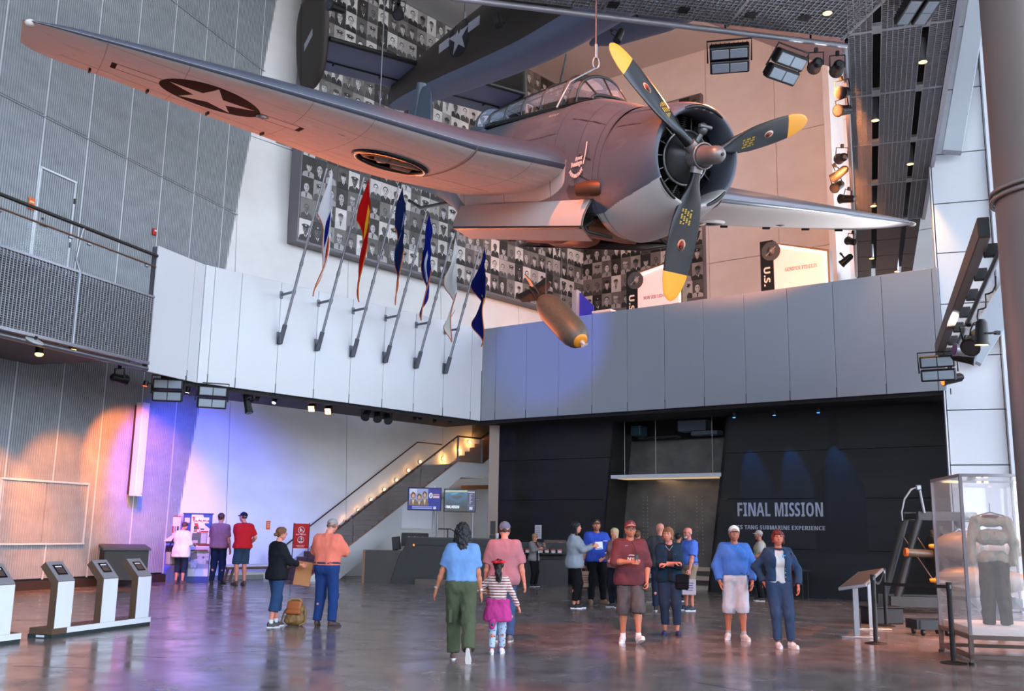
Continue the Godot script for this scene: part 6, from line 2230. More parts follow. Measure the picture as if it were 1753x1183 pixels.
# ---------------------------------------------------------------- counter, screens and stands at the back
func build_back_props() -> void:
	var wood := mat("counter_brown", Color(0.17, 0.135, 0.12), 0.45)
	var blk: Material = mats["cart_black"]
	var F := frame(V(-4.42, 0, -30.6), V(0.998, 0, -0.06))
	var c1 := thing("low_counter", "low dark brown counter wall at the foot of the stairs", "counter", "", F)
	part(c1, "front", mb().prism(PackedVector2Array([Vector2(0.05, 0), Vector2(0.84, 0), Vector2(1.04, 0.72), Vector2(1.16, 0.98), Vector2(0.05, 0.98)]), -0.66, -0.02).mesh(), wood)
	part(c1, "end_panel", mb().span(V(-0.02, 0, -0.66), V(0.05, 0.985, -0.01)).mesh(), mat("counter_end", Color(0.50, 0.34, 0.22), 0.5))
	var c2 := thing("ticket_counter", "tall black ticket counter with a slanted left end", "counter", "", F)
	part(c2, "body", mb().prism(PackedVector2Array([Vector2(0.85, 0.0), Vector2(4.1, 0.0), Vector2(4.1, 1.36), Vector2(1.35, 1.36), Vector2(1.05, 0.72)]), -0.7, 0.04).mesh(), blk)
	part(c2, "top", mb().span(V(1.3, 1.36, -0.75), V(4.15, 1.40, 0.08)).mesh(), mat("counter_top", Color(0.06, 0.06, 0.062), 0.3))
	part(c2, "front_groove", mb().span(V(1.45, 1.14, 0.035), V(4.0, 1.17, 0.045)).mesh(), mats["soffit_black"])
	part(c2, "kick", mb().span(V(1.6, 0, 0.04), V(3.0, 0.16, 0.3)).mesh(), mat("kick_tan", Color(0.30, 0.25, 0.22), 0.5))
	part(c2, "call_light", mb().ball(V(1.52, 1.16, 0.05), V(0.03, 0.03, 0.02), 10, 6).mesh(), glow("amber_lamp", Color(1.0, 0.5, 0.2), 2.0))
	var sh := thing("goods_shelf", "black goods shelf beyond the ticket counter by the tan column", "shelf", "", F)
	part(sh, "shelf", mb().span(V(4.3, 0, -0.6), V(6.3, 0.78, -0.1)).mesh(), blk)
	part(sh, "shelf", mb().span(V(4.3, 0.95, -0.6), V(6.3, 0.98, -0.1)).mesh(), blk)
	part(sh, "back", mb().span(V(4.3, 0.78, -0.66), V(6.3, 1.3, -0.6)).mesh(), blk)
	var gc := [Color(0.75, 0.72, 0.7), Color(0.65, 0.12, 0.12), Color(0.2, 0.35, 0.5), Color(0.8, 0.78, 0.3), Color(0.3, 0.5, 0.4)]
	for i in 9:
		var b := thing("souvenir_pack", "small red and white pack on the black shelf, %s along" % ["1st", "2nd", "3rd", "4th", "5th", "6th", "7th", "8th", "9th"][i], "souvenir", "packs on the goods shelf", F * O(4.45 + i * 0.2, 0.98, -0.3))
		part(b, "pack", bx(V(0, 0.06, 0), V(0.13, 0.12, 0.1), 0.01), mat("pack_white", Color(0.75, 0.72, 0.7), 0.4))
		part(b, "band", bx(V(0, 0.10, 0), V(0.134, 0.04, 0.104)), mat("pack_red", Color(0.65, 0.12, 0.12), 0.4))
	for i in 5:
		var b := thing("souvenir_box", "bright souvenir box low on the goods shelf, %s" % ["white", "red", "blue", "yellow", "green"][i], "souvenir", "", F * O(4.42 + i * 0.13, 0.78, -0.22))
		part(b, "box", bx(V(0, 0.07, 0), V(0.1, 0.14, 0.1), 0.008), mat("box_%d" % i, gc[i], 0.4))
		part(b, "label", bx(V(0, 0.07, 0.051), V(0.06, 0.06, 0.002)), mats["notice_white"])
	var ti := thing("till_screen", "slim black till screen standing on the counter near the tan column", "monitor", "", F * O(3.95, 1.40, -0.3))
	part(ti, "screen", bx(V(0, 0.32, 0), V(0.16, 0.42, 0.04), 0.008), blk)
	part(ti, "foot", bx(V(0, 0.05, 0), V(0.2, 0.1, 0.16), 0.01), blk)
	var po := thing("price_list", "white price list sheet on the black wall right of the tan column", "notice", "", XK * O(1.35, 1.62, 0.01))
	part(po, "sheet", bx(V(0, 0, 0.005), V(0.26, 0.44, 0.008)), mat("paper_white", Color(0.82, 0.82, 0.83), 0.7))
	for k in 6:
		part(po, "print_line", bx(V(0, 0.15 - k * 0.055, 0.0105), V(0.18, 0.014, 0.002)), mat("print_grey", Color(0.45, 0.45, 0.46), 0.7))
	var jar := thing("cup_holder", "small white cup of pens on the ticket counter beside the till", "cup", "", F * O(4.08, 1.40, -0.2))
	part(jar, "cup", mb().lathe([Vector2(0, 0), Vector2(0.05, 0), Vector2(0.06, 0.16), Vector2(0.05, 0.16)], 14).mesh(), mats["paper_white"])
	part(jar, "pens", mb().rod(V(0.01, 0.1, 0), V(0.03, 0.24, 0), 0.008, 5).rod(V(-0.01, 0.1, 0), V(-0.02, 0.26, 0.01), 0.008, 5).mesh(), mats["pack_red"])
	var cm := thing("coffee_machine", "steel coffee machine under a white cupboard behind the counter", "coffee machine", "", F * O(1.45, 0, -3.0))
	part(cm, "stand", bx(V(0, 0.45, 0), V(1.3, 0.9, 0.6), 0.01), mat("stand_steel", Color(0.55, 0.54, 0.52), 0.35, 0.4))
	part(cm, "body", bx(V(0, 1.3, 0), V(0.9, 0.42, 0.5), 0.02), blk)
	part(cm, "tray", bx(V(0, 1.02, 0.05), V(1.2, 0.12, 0.6), 0.01), mats["stand_steel"])
	for x in [-0.2, 0.0, 0.12, 0.25]:
		part(cm, "button", bx(V(x, 1.38, 0.26), V(0.05, 0.05, 0.02)), mats["pack_red"] if x > 0 else mats["stand_steel"])
	var cb := thing("wall_cupboard", "white wall cupboard above the coffee machine", "cupboard", "", F * O(1.45, 1.6, -3.1))
	part(cb, "body", bx(V(0, 0.4, 0), V(1.1, 0.75, 0.4), 0.01), mats["paper_white"])
	part(cb, "door", bx(V(0, 0.4, 0.21), V(1.02, 0.68, 0.02), 0.006), mats["paper_white"])
	part(cb, "frame", mb().span(V(0.56, -0.1, -0.1), V(0.64, 1.5, 0.1)).mesh(), mats["rail_steel"])
	var rl := thing("queue_rail", "short black tubular rail standing on the counter behind the woman in blue", "railing", "", F * O(2.55, 1.4, -0.35))
	rl.set_meta("label", "short black tubular rail on top of the ticket counter")
	part(rl, "tube", mb().tube([V(-0.3, 0.26, 0), V(0.08, 0.26, 0), V(0.2, 0.2, 0), V(0.3, 0.06, 0)], 0.02, 6).mesh(), mats["fixture_black"])
	part(rl, "post", mb().rod(V(0, 0, 0), V(0, 0.26, 0), 0.018, 6).mesh(), mats["fixture_black"])
	var ch := thing("dark_speaker", "dark speaker on a thin stand beneath the stairs", "speaker", "", F * O(0.9, 0, -1.6))
	part(ch, "box", mb().rbox(V(0, 1.18, 0), V(0.26, 0.42, 0.26), 0.02, Basis(V(0, 0, 1), 0.12)).mesh(), blk)
	part(ch, "stand", mb().rod(V(0.02, 0, 0), V(0.02, 1.0, 0), 0.025, 6).mesh(), blk)
	var s1 := Image.create(256, 168, false, Image.FORMAT_RGB8)
	s1.fill(Color(0.02, 0.05, 0.62))
	s1.fill_rect(Rect2i(6, 4, 150, 132), Color(0.62, 0.66, 0.85))
	s1.fill_rect(Rect2i(6, 4, 60, 40), Color(0.82, 0.84, 0.95))
	for q in [[38, 0.0], [86, 12.0], [130, -6.0]]:
		var cx: float = q[0]
		var oy: float = q[1]
		fill_poly(s1, [Vector2(cx - 32, 136), Vector2(cx - 24, 88 + oy), Vector2(cx + 24, 88 + oy), Vector2(cx + 32, 136)], Color(0.50, 0.40, 0.30))
		fill_poly(s1, [Vector2(cx - 10, 92 + oy), Vector2(cx + 10, 92 + oy), Vector2(cx, 134)], Color(0.86, 0.8, 0.72))
		ell(s1, cx, 58 + oy, 18, 24, Color(0.22, 0.13, 0.10))
		ell(s1, cx, 62 + oy, 12, 18, Color(0.85, 0.66, 0.54))
		ell(s1, cx, 74 + oy, 5, 2.5, Color(0.7, 0.12, 0.12))
		fill_poly(s1, [Vector2(cx - 18, 46 + oy), Vector2(cx - 6, 26 + oy), Vector2(cx + 20, 42 + oy)], Color(0.35, 0.27, 0.2))
	ell(s1, 178, 56, 15, 22, Color(0.92, 0.92, 0.96))
	line(s1, Vector2(172, 46), Vector2(178, 68), 4, Color(0.1, 0.15, 0.6))
	line(s1, Vector2(184, 46), Vector2(178, 68), 4, Color(0.1, 0.15, 0.6))
	s1.fill_rect(Rect2i(196, 42, 50, 12), Color(0.80, 0.55, 0.6))
	s1.fill_rect(Rect2i(196, 58, 50, 18), Color(0.88, 0.78, 0.84))
	s1.fill_rect(Rect2i(30, 142, 160, 8), Color(0.6, 0.66, 0.9))
	s1.fill_rect(Rect2i(30, 154, 160, 7), Color(0.6, 0.66, 0.9))
	s1.fill_rect(Rect2i(200, 142, 22, 20), Color(0.85, 0.87, 0.97))
	var s2 := Image.create(256, 180, false, Image.FORMAT_RGB8)
	s2.fill(Color(0.02, 0.08, 0.13))
	for y in 130:
		s2.fill_rect(Rect2i(0, y, 190, 1), Color(0.03, 0.16, 0.26).lerp(Color(0.20, 0.55, 0.72), 1.0 - y / 130.0))
	fill_poly(s2, [Vector2(0, 6), Vector2(190, 2), Vector2(190, 16), Vector2(0, 22)], Color(0.75, 0.76, 0.62))
	fill_poly(s2, [Vector2(20, 40), Vector2(150, 22), Vector2(186, 40), Vector2(120, 110), Vector2(60, 90)], Color(0.10, 0.36, 0.52))
	fill_poly(s2, [Vector2(50, 60), Vector2(130, 48), Vector2(150, 60), Vector2(100, 84)], Color(0.16, 0.24, 0.28))
	fill_poly(s2, [Vector2(40, 34), Vector2(120, 20), Vector2(100, 34), Vector2(60, 44)], Color(0.35, 0.65, 0.78))
	s2.fill_rect(Rect2i(0, 150, 190, 30), Color(0.02, 0.03, 0.04))
	s2.fill_rect(Rect2i(190, 0, 66, 180), Color(0.16, 0.17, 0.34))
	s2.fill_rect(Rect2i(194, 12, 58, 10), Color(0.75, 0.75, 0.88))
	for k in 9:
		s2.fill_rect(Rect2i(208, 32 + k * 10, 14 if k % 3 else 26, 5), Color(0.7, 0.7, 0.85))
	s2.fill_rect(Rect2i(194, 128, 58, 4), Color(0.5, 0.5, 0.7))
	s2.fill_rect(Rect2i(208, 140, 28, 26), Color(0.80, 0.82, 0.92))
	for q in [[s1, V(-2.65, 2.57, -31.0), Vector2(1.0, 0.66), "left hanging screen showing three people in brown uniform beside a blue panel", 0.05, "hall_screen_a"], [s2, V(-1.54, 2.54, -31.0), Vector2(0.95, 0.66), "right hanging screen showing a submarine in blue water", 0.16, "hall_screen_b"]]:
		var T := thing("hanging_screen", q[3], "screen", "", Transform3D(Basis(V(0, 1, 0), q[4]), q[1]))
		part(T, "housing", bx(V(0, 0, -0.035), V(q[2].x + 0.05, q[2].y + 0.05, 0.06), 0.008), blk)
		var m := mat(q[5], Color.BLACK, 0.25)
		m.emission_enabled = true
		m.emission = Color.BLACK
		m.emission_texture = img_tex(q[0])
		m.emission_energy_multiplier = 0.75
		var pq := mb()
		var w: float = q[2].x / 2
		var h: float = q[2].y / 2
		pq.quad(V(-w, -h, 0), V(w, -h, 0), V(w, h, 0), V(-w, h, 0))
		part(T, "display", pq.mesh(), m)
		part(T, "mount", mb().rod(V(0.42, 0, -0.08), V(0.42, -1.17, -0.08), 0.03, 8).rod(V(0.2, 0, -0.06), V(0.6, 0.05, -0.1), 0.03, 8).mesh(), mats["rail_steel"])
		if q[5] == "hall_screen_b":
			part(T, "caption", letters("FINAL MISSION", 0.42, 0.085, 0.003), glow("caption_white", Color(0.9, 0.92, 0.95), 0.7), O(-0.23, -0.20, 0.004))
		panel_light(q[1] + V(0, 0, 0.03), q[1] + V(0, 0, 3), q[2], Color(0.45, 0.6, 1.0), 0.12)
	var ks := thing("touch_kiosk", "slim grey touch screen stand with an orange picture near the woman on the phone", "kiosk", "", Transform3D(Basis(V(0, 1, 0), 0.1), V(1.45, 0, -31.9)))
	ks.set_meta("label", "slim grey stand with a tilted touch screen before the black wall")
	part(ks, "base", bx(V(0.1, 0.02, 0), V(0.6, 0.04, 0.45), 0.008), mats["stand_steel"])
	part(ks, "column", mb().prism(PackedVector2Array([Vector2(-0.16, 0.04), Vector2(0.06, 0.04), Vector2(0.12, 0.98), Vector2(-0.06, 0.98)]), -0.06, 0.06).mesh(), mat("kiosk_column", Color(0.42, 0.42, 0.43), 0.4, 0.3))
	var hx := Transform3D(Basis(V(1, 0, 0), -0.7), V(0.06, 1.17, 0))
	part(ks, "head", bx(V(0, 0, 0), V(0.72, 0.5, 0.06), 0.01), mats["kiosk_column"], hx)
	part(ks, "screen", bx(V(0, 0, 0.033), V(0.62, 0.40, 0.006)), mat("kiosk_map", Color(0.45, 0.36, 0.26), 0.3), hx)
	for k in 3:
		part(ks, "picture", bx(V(-0.16 + k * 0.16, -0.03 + 0.03 * k, 0.037), V(0.12, 0.24, 0.003)), mat("kiosk_pic_%d" % k, [Color(0.7, 0.5, 0.3), Color(0.3, 0.25, 0.22), Color(0.75, 0.6, 0.4)][k], 0.3), hx)
	for q in [[V(2.95, 0, -32.6), "slim steel barrier post behind the blonde woman"], [V(3.55, 0, -24.6), "slim steel barrier post behind the woman in teal"]]:
		var T := thing("barrier_post", q[1], "barrier post", "", Transform3D(Basis(), q[0]))
		if q[0].x < 3.0:
			T.set_meta("label", "slim steel barrier post near the left edge of the steel recess")
		else:
			T.set_meta("label", "slim steel barrier post with a square base, seen between the walking couple")
		part(T, "post", pole(V(0, 0.02, 0), V(0, 1.0, 0), 0.025, 10), mats["rail_steel"])
		part(T, "base", bx(V(0, 0.012, 0), V(0.36, 0.024, 0.30), 0.004), mats["rail_steel"])
	var dt := thing("side_table", "dark green folding table with a grey top by the black wall", "table", "", XK * O(9.7, 0, 0.8))
	part(dt, "tabletop", bx(V(0, 0.74, 0), V(1.9, 0.04, 0.5), 0.008), mat("table_grey_green", Color(0.20, 0.25, 0.25), 0.5))
	for x in [-0.85, 0.85]:
		for z in [-0.2, 0.2]:
			part(dt, "leg", pole(V(x, 0, z), V(x, 0.72, z), 0.018, 6), mats["fixture_black"])
	var gf := XR * O(0, 0, -3.0)
	var frame_m := mat("gallery_frame", Color(0.36, 0.33, 0.28), 0.5)
	for q in [[8.66, 10.80, 10.66, 10.10, "lit gallery panel with a black side strip naming the marines, over the right facade", "U.S. MARINES", "SEMPER FIDELIS", 0.0], [3.86, 5.95, 10.40, 10.62, "lit gallery panel with a black side strip naming the navy, half hidden by a blade", "U.S. NAVY", "NON SIBI SED PATRIAE", 0.0]]:
		var T := thing("gallery_display", q[4], "display panel", "", gf)
		var x0: float = q[0]
		var x1: float = q[1]
		var pl := PackedVector2Array([Vector2(x0 + 0.3, 6.9), Vector2(x1, 6.9), Vector2(x1, q[3]), Vector2(x0 + 0.3, q[2] - 0.05)])
		part(T, "frame", mb().prism(pl, -0.3, 0.0).mesh(), frame_m)
		var s: float = 0.06
		var pf := PackedVector2Array([Vector2(x0 + 0.42, 7.0), Vector2(x1 - s, 7.0), Vector2(x1 - s, q[3] - s), Vector2(x0 + 0.42, q[2] - 0.05 - s)])
		part(T, "lit_face", mb().prism(pf, 0.0, 0.012).mesh(), glow("gallery_face", Color(0.93, 0.84, 0.88), 0.15))
		var ed := mb()
		ed.tube([V(x1 - 0.1, 7.0, 0.03), V(x1 - 0.1, q[3] - 0.12, 0.03), V(x0 + 0.5, q[2] - 0.2, 0.03)], 0.03, 6)
		part(T, "edge_light", ed.mesh(), glow("gallery_edge", Color(1.0, 0.92, 0.82), 1.6))
		part(T, "side_strip", mb().span(V(x0, 6.9, -0.25), V(x0 + 0.42, q[2], 0.05)).mesh(), mat("strip_black", Color(0.035, 0.035, 0.045), 0.4))
		part(T, "emblem", mb().rod(V(x0 + 0.36, q[2] - 0.36, 0.05), V(x0 + 0.36, q[2] - 0.36, 0.09), 0.30, 28).mesh(), mat("emblem_grey", Color(0.30, 0.32, 0.34), 0.4, 0.3))
		part(T, "emblem_relief", mb().ball(V(x0 + 0.36, q[2] - 0.36, 0.09), V(0.13, 0.15, 0.03), 14, 8).rod(V(x0 + 0.2, q[2] - 0.5, 0.1), V(x0 + 0.52, q[2] - 0.24, 0.1), 0.02, 6).mesh(), mat("emblem_pale", Color(0.55, 0.57, 0.58), 0.4, 0.3))
		var tw: float = 2.3 if q[5].length() > 10 else 1.75
		part(T, "lettering", letters(q[5], tw, 0.2, 0.02), mats["paper_white"], Transform3D(Basis(V(0, 0, 1), -PI / 2), V(x0 + 0.21, q[2] - 0.85 - tw / 2, 0.06)))
		part(T, "motto", letters(q[6], 1.0 if q[5].length() > 10 else 1.2, 0.11, 0.01, false, "Droid Serif"), mat("motto_grey", Color(0.35, 0.32, 0.35), 0.6), O((x0 + x1) / 2 + 0.2, q[2] - 1.0, 0.02))
		panel_light(gf * V((x0 + x1) / 2, 8.8, 0.1), gf * V((x0 + x1) / 2, 8.6, 3), Vector2(1.4, 2.6), Color(1.0, 0.86, 0.82), 0.25)
	var bs := thing("blue_screen", "narrow grey panel with a glowing blue face at the gallery edge", "screen", "", gf)
	part(bs, "panel", mb().span(V(1.62, 6.9, -0.3), V(1.8, 10.05, 0.0)).mesh(), mats["panel_shade_grey"])
	part(bs, "face", mb().prism(PackedVector2Array([Vector2(1.8, 8.6), Vector2(2.38, 8.6), Vector2(2.38, 9.45), Vector2(1.8, 10.0)]), -0.25, -0.2).mesh(), glow("face_blue", Color(0.16, 0.15, 0.55), 0.6))
	var wb := thing("gallery_table", "low white case on the gallery between the blue screen and the navy panel", "display case", "", gf)
	part(wb, "top", mb().span(V(2.45, 9.12, -0.7), V(3.2, 9.2, 0.0)).mesh(), mats["panel_white"])
	part(wb, "body", mb().span(V(2.5, 6.9, -0.65), V(3.08, 9.12, -0.05)).mesh(), mats["paper_white"])


# ---------------------------------------------------------------- display case, frame with bombs and truss at the right
func build_right_props() -> void:
	var al := mat("case_aluminium", Color(0.60, 0.61, 0.63), 0.3, 0.6)
	var fr := mat("case_frame_brown", Color(0.38, 0.33, 0.30), 0.45, 0.2)
	var gl := glass("case_glass", Color(0.93, 0.96, 0.98), 0.06)
	var F := frame(V(6.17, 0, -13.5), V(0.985, 0, 0.17))
	var W := 1.5
	var D := -1.55
	var T := thing("display_case", "tall glass display case on a steel table holding a uniform", "display case", "", F)
	for p in [V(0, 0, 0), V(0, 0, D), V(W, 0, 0), V(W, 0, D)]:
		part(T, "leg", mb().span(p + V(-0.028, 0.03, -0.028), p + V(0.028, 0.34, 0.028)).mesh(), fr)
		part(T, "foot", mb().rod(p, p + V(0, 0.035, 0), 0.05, 12).mesh(), mats["fixture_black"])
		part(T, "corner_post", mb().span(p + V(-0.02, 0.34, -0.02), p + V(0.02, 2.5, 0.02)).mesh(), al)
	var b := mb()
	for y in [[0.08, 0.13], [0.33, 0.385]]:
		b.span(V(-0.028, y[0], -0.028), V(W + 0.028, y[1], 0.028)).span(V(-0.028, y[0], D - 0.028), V(W + 0.028, y[1], D + 0.028))
		b.span(V(-0.028, y[0], D), V(0.028, y[1], 0)).span(V(W - 0.028, y[0], D), V(W + 0.028, y[1], 0))
	part(T, "table_frame", b.mesh(), fr)
	part(T, "plinth", mb().span(V(0.03, 0.385, D + 0.03), V(W - 0.03, 0.47, -0.03)).mesh(), mat("plinth_cream", Color(0.82, 0.77, 0.73), 0.6))
	var tp := mb()
	tp.span(V(-0.02, 2.48, -0.02), V(W + 0.02, 2.52, 0.02)).span(V(-0.02, 2.48, D - 0.02), V(W + 0.02, 2.52, D + 0.02))
	tp.span(V(-0.02, 2.48, D), V(0.02, 2.52, 0)).span(V(W - 0.02, 2.48, D), V(W + 0.02, 2.52, 0))
	part(T, "top_frame", tp.mesh(), al)
	part(T, "pane", mb().span(V(0.02, 0.4, -0.006), V(W - 0.02, 2.48, 0.006)).mesh(), gl)
	part(T, "pane", mb().span(V(0.02, 0.4, D - 0.006), V(W - 0.02, 2.48, D + 0.006)).mesh(), gl)
	part(T, "pane", mb().span(V(-0.006, 0.4, D + 0.02), V(0.006, 2.48, -0.02)).mesh(), gl)
	part(T, "pane", mb().span(V(W - 0.006, 0.4, D + 0.02), V(W + 0.006, 2.48, -0.02)).mesh(), gl)
	part(T, "top_pane", mb().span(V(0.02, 2.494, D + 0.02), V(W - 0.02, 2.506, -0.02)).mesh(), gl)
	for x in [0.25, 0.3, 0.5]:
		part(T, "case_lamp", mb().rod(V(x * 2, 2.47, D * 0.6), V(x * 2, 2.44, D * 0.6), 0.03, 8).mesh(), glow("case_lamp_glow", Color(1.0, 0.8, 0.6), 2.5))
	var U := F * Transform3D(Basis(V(0, 1, 0), -0.25), V(0.56, 0.47, -0.72))
	var khaki := cloth("shirt_khaki", Color(0.55, 0.52, 0.44))
	var sh := thing("uniform_shirt", "faded khaki shirt hanging in the glass case", "shirt", "", U)
	var bones := [[V(-0.15, 1.42, 0), V(0.15, 1.42, 0), 0.07, 0.07], [V(-0.1, 1.2, 0), V(0.1, 1.2, 0), 0.11, 0.11], [V(-0.1, 0.9, 0), V(0.1, 0.9, 0), 0.11, 0.11], [V(-0.2, 1.43, 0), V(-0.28, 1.12, 0.02), 0.075, 0.06], [V(-0.28, 1.12, 0.02), V(-0.27, 0.86, 0.06), 0.06, 0.05], [V(0.2, 1.43, 0), V(0.27, 1.12, 0.02), 0.075, 0.06], [V(0.27, 1.12, 0.02), V(0.25, 0.84, 0.05), 0.06, 0.05]]
	part(sh, "body", sdf(bones, 0.016, 0.04, [[V(0, 0.8, 0), V(0, -1, 0)]], 0.018, 9.0).mesh(), khaki)
	part(sh, "collar", mb().tube([V(-0.1, 1.49, 0.0), V(-0.04, 1.5, 0.06), V(0.04, 1.5, 0.06), V(0.1, 1.49, 0.0)], 0.022, 6).mesh(), mat("collar_rust", Color(0.42, 0.17, 0.09), 0.8))
	part(sh, "hanger", mb().tube([V(-0.18, 1.5, 0), V(0, 1.55, 0), V(0.18, 1.5, 0)], 0.012, 6).rod(V(0, 1.55, 0), V(0, 1.68, 0), 0.008, 6).mesh(), mats["rail_steel"])
	for s in [-0.09, 0.09]:
		part(sh, "pocket", bx(V(s, 1.22, 0.105), V(0.11, 0.12, 0.02), 0.006), khaki)
	var tr := thing("uniform_trousers", "olive brown uniform trousers below the khaki shirt in the glass case", "trousers", "", U)
	var ol := cloth("trouser_olive", Color(0.24, 0.19, 0.105))
	bones = [[V(-0.09, 0.84, 0), V(0.09, 0.84, 0), 0.11, 0.11], [V(-0.09, 0.8, 0), V(-0.11, 0.04, 0.0), 0.105, 0.085], [V(0.09, 0.8, 0), V(0.11, 0.04, 0), 0.105, 0.085]]
	part(tr, "leg_cloth", sdf(bones, 0.016, 0.03, [[V(0, 0.01, 0), V(0, -1, 0)], [V(0, 0.9, 0), V(0, 1, 0)]], 0.02, 8.0).mesh(), ol)
	part(tr, "belt", mb().lathe([Vector2(0.185, 0.83), Vector2(0.19, 0.87)], 20).mesh(), mats["seat_olive"], Transform3D(Basis.from_scale(V(1.0, 1, 0.62)), Vector3.ZERO))
	var src: Node3D
	var ps := [[V(5.80, 0, -15.96), "black barrier stanchion beside the slanted reading rail"], [V(7.15, 0, -19.09), "black barrier stanchion farther back, behind the reading rail"], [V(5.99, 0, -13.65), "black barrier stanchion right in front of the glass case"]]
	for i in 3:
		if i == 0:
			src = thing("stanchion", ps[0][1], "barrier post", "black barrier stanchions", Transform3D(Basis(), ps[0][0]))
			part(src, "base", mb().lathe([Vector2(0, 0), Vector2(0.17, 0), Vector2(0.17, 0.012), Vector2(0.05, 0.035), Vector2(0, 0.035)], 24).mesh(), mats["fixture_black"])
			part(src, "post", pole(V(0, 0.02, 0), V(0, 1.0, 0), 0.036, 14), mats["fixture_black"])
			part(src, "head", pole(V(0, 0.96, 0), V(0, 1.06, 0), 0.042, 14), mats["fixture_black"])
			part(src, "belt_slot", bx(V(0, 1.0, 0.04), V(0.02, 0.05, 0.014)), mats["rail_steel"])
		else:
			copy_of(src, ps[i][1], Transform3D(Basis(), ps[i][0]))
	var belt := thing("barrier_belt", "black belt stretched between the two stanchions by the reading rail", "belt")
	var bp := []
	for i in 13:
		var t := i / 12.0
		bp.append(V(5.80, 1.0, -15.96).lerp(V(7.15, 1.0, -19.09), t) + V(0, -0.14 * sin(PI * t), 0))
	part(belt, "webbing", ribbon(bp, 0.003, 0.045, V(0.92, 0, 0.39)).mesh(), mats["fixture_black"])
	var b2 := thing("barrier_belt", "black belt from the front stanchion along the glass case", "belt")
	part(b2, "webbing", ribbon([V(5.95, 1.0, -13.67), V(5.55, 0.985, -14.3), V(5.45, 0.98, -14.6)], 0.003, 0.045, V(0.92, 0, 0.39)).mesh(), mats["fixture_black"])
	var rd := thing("reading_rail", "slanted steel reading rail on two flat posts with foot plates", "reading rail")
	var rl := V(5.72, 0.82, -16.7)
	var rr := V(6.75, 1.02, -18.65)
	var d := (rr - rl).normalized()
	var up2 := V(-0.3, 1, 0.16).normalized()
	up2 = (up2 - d * d.dot(up2)).normalized()
	part(rd, "board", mb().rbox((rl + rr) / 2, V((rr - rl).length(), 0.05, 0.46), 0.008, Basis(d, up2, d.cross(up2))).mesh(), al)
	part(rd, "graphic", mb().box((rl + rr) / 2 + up2 * 0.027, V((rr - rl).length() - 0.08, 0.004, 0.40), Basis(d, up2, d.cross(up2))).mesh(), mat("rail_graphic", Color(0.30, 0.29, 0.28), 0.3))
	for t in [0.12, 0.88]:
		var p := rl.lerp(rr, t)
		part(rd, "post", mb().span(V(p.x - 0.045, 0.02, p.z - 0.02), V(p.x + 0.045, p.y - 0.02, p.z + 0.02)).mesh(), al)
		part(rd, "foot_plate", bx(V(p.x, 0.012, p.z), V(0.62, 0.024, 0.34), 0.004), al)
	var g := mat("rig_grey", Color(0.235, 0.225, 0.215), 0.45, 0.3)
	var A := frame(V(8.85, 0, -22.4), V(1, 0, 0.05))
	var R := thing("engine_rig", "grey steel A-frame rig carrying an engine behind the glass case", "rig", "", A)
	for z in [0.0, -0.9]:
		part(R, "strut", mb().tube([V(-0.2, 0.25, z), V(0.42, 2.15, z)], 0.085, 4).mesh(), g)
		part(R, "strut", mb().tube([V(2.2, 0.25, z), V(1.55, 2.15, z)], 0.085, 4).mesh(), g)
		part(R, "top_beam", mb().span(V(0.36, 2.05, z - 0.07), V(1.65, 2.23, z + 0.07)).mesh(), g)
		part(R, "base_beam", mb().span(V(-0.35, 0.14, z - 0.08), V(2.5, 0.36, z + 0.08)).mesh(), g)
		part(R, "brace", pole(V(0.30, 1.7, z), V(1.2, 0.3, z), 0.02, 6), mats["rail_copper_lit"])
	part(R, "cross_beam", mb().span(V(0.38, 2.07, -0.9), V(0.5, 2.2, 0)).mesh(), g)
	part(R, "shaft", mb().rod(V(0.05, 1.32, 0.1), V(0.6, 1.30, 0.1), 0.09, 14).mesh(), mat("shaft_tan", Color(0.48, 0.40, 0.33), 0.35, 0.3))
	part(R, "shaft_ring", mb().rod(V(0.0, 1.33, 0.1), V(0.06, 1.325, 0.1), 0.10, 14).mesh(), mats["sign_orange"])
	var eb := mb().rod(V(0.6, 1.30, 0.0), V(1.5, 1.3, 0.0), 0.4, 20)
	for k in 9:
		var a := TAU * k / 9
		eb.rod(V(0.8, 1.3 + cos(a) * 0.3, sin(a) * 0.3), V(0.8, 1.3 + cos(a) * 0.62, sin(a) * 0.62), 0.1, 8)
	part(R, "engine_block", eb.mesh(), mats["engine_grey"])
	part(R, "pipework", mb().tube([V(0.95, 1.7, 0.3), V(1.1, 1.85, 0.35), V(1.3, 1.75, 0.3), V(1.5, 1.9, 0.2)], 0.05, 8).tube([V(0.9, 1.75, 0.35), V(1.2, 1.68, 0.42), V(1.5, 1.78, 0.3)], 0.04, 8).mesh(), mat("pipe_bright", Color(0.7, 0.7, 0.7), 0.15, 0.9))
	var al2 := thing("arc_lamp", "thin white curved lamp arm reaching left from the steel rig", "lamp", "", A)
	part(al2, "arm", mb().tube([V(0.48, 2.2, 0.1), V(0.40, 2.78, 0.1), V(0.22, 2.72, 0.1), V(0.06, 2.5, 0.1), V(-0.02, 2.2, 0.1), V(-0.01, 2.02, 0.1)], [0.03, 0.03, 0.024, 0.02, 0.018, 0.016], 8).mesh(), mat("arm_white", Color(0.62, 0.62, 0.62), 0.4))
	part(al2, "joint", bx(V(0.38, 2.76, 0.1), V(0.12, 0.12, 0.1), 0.02), mats["rail_steel"])
	var bo := triplanar(mat("rack_bomb_olive", Color.WHITE, 0.42), 1.0, noise_tex("olive_brown", 0.04, Color(0.37, 0.32, 0.25), Color(0.47, 0.41, 0.33), 256, 4))
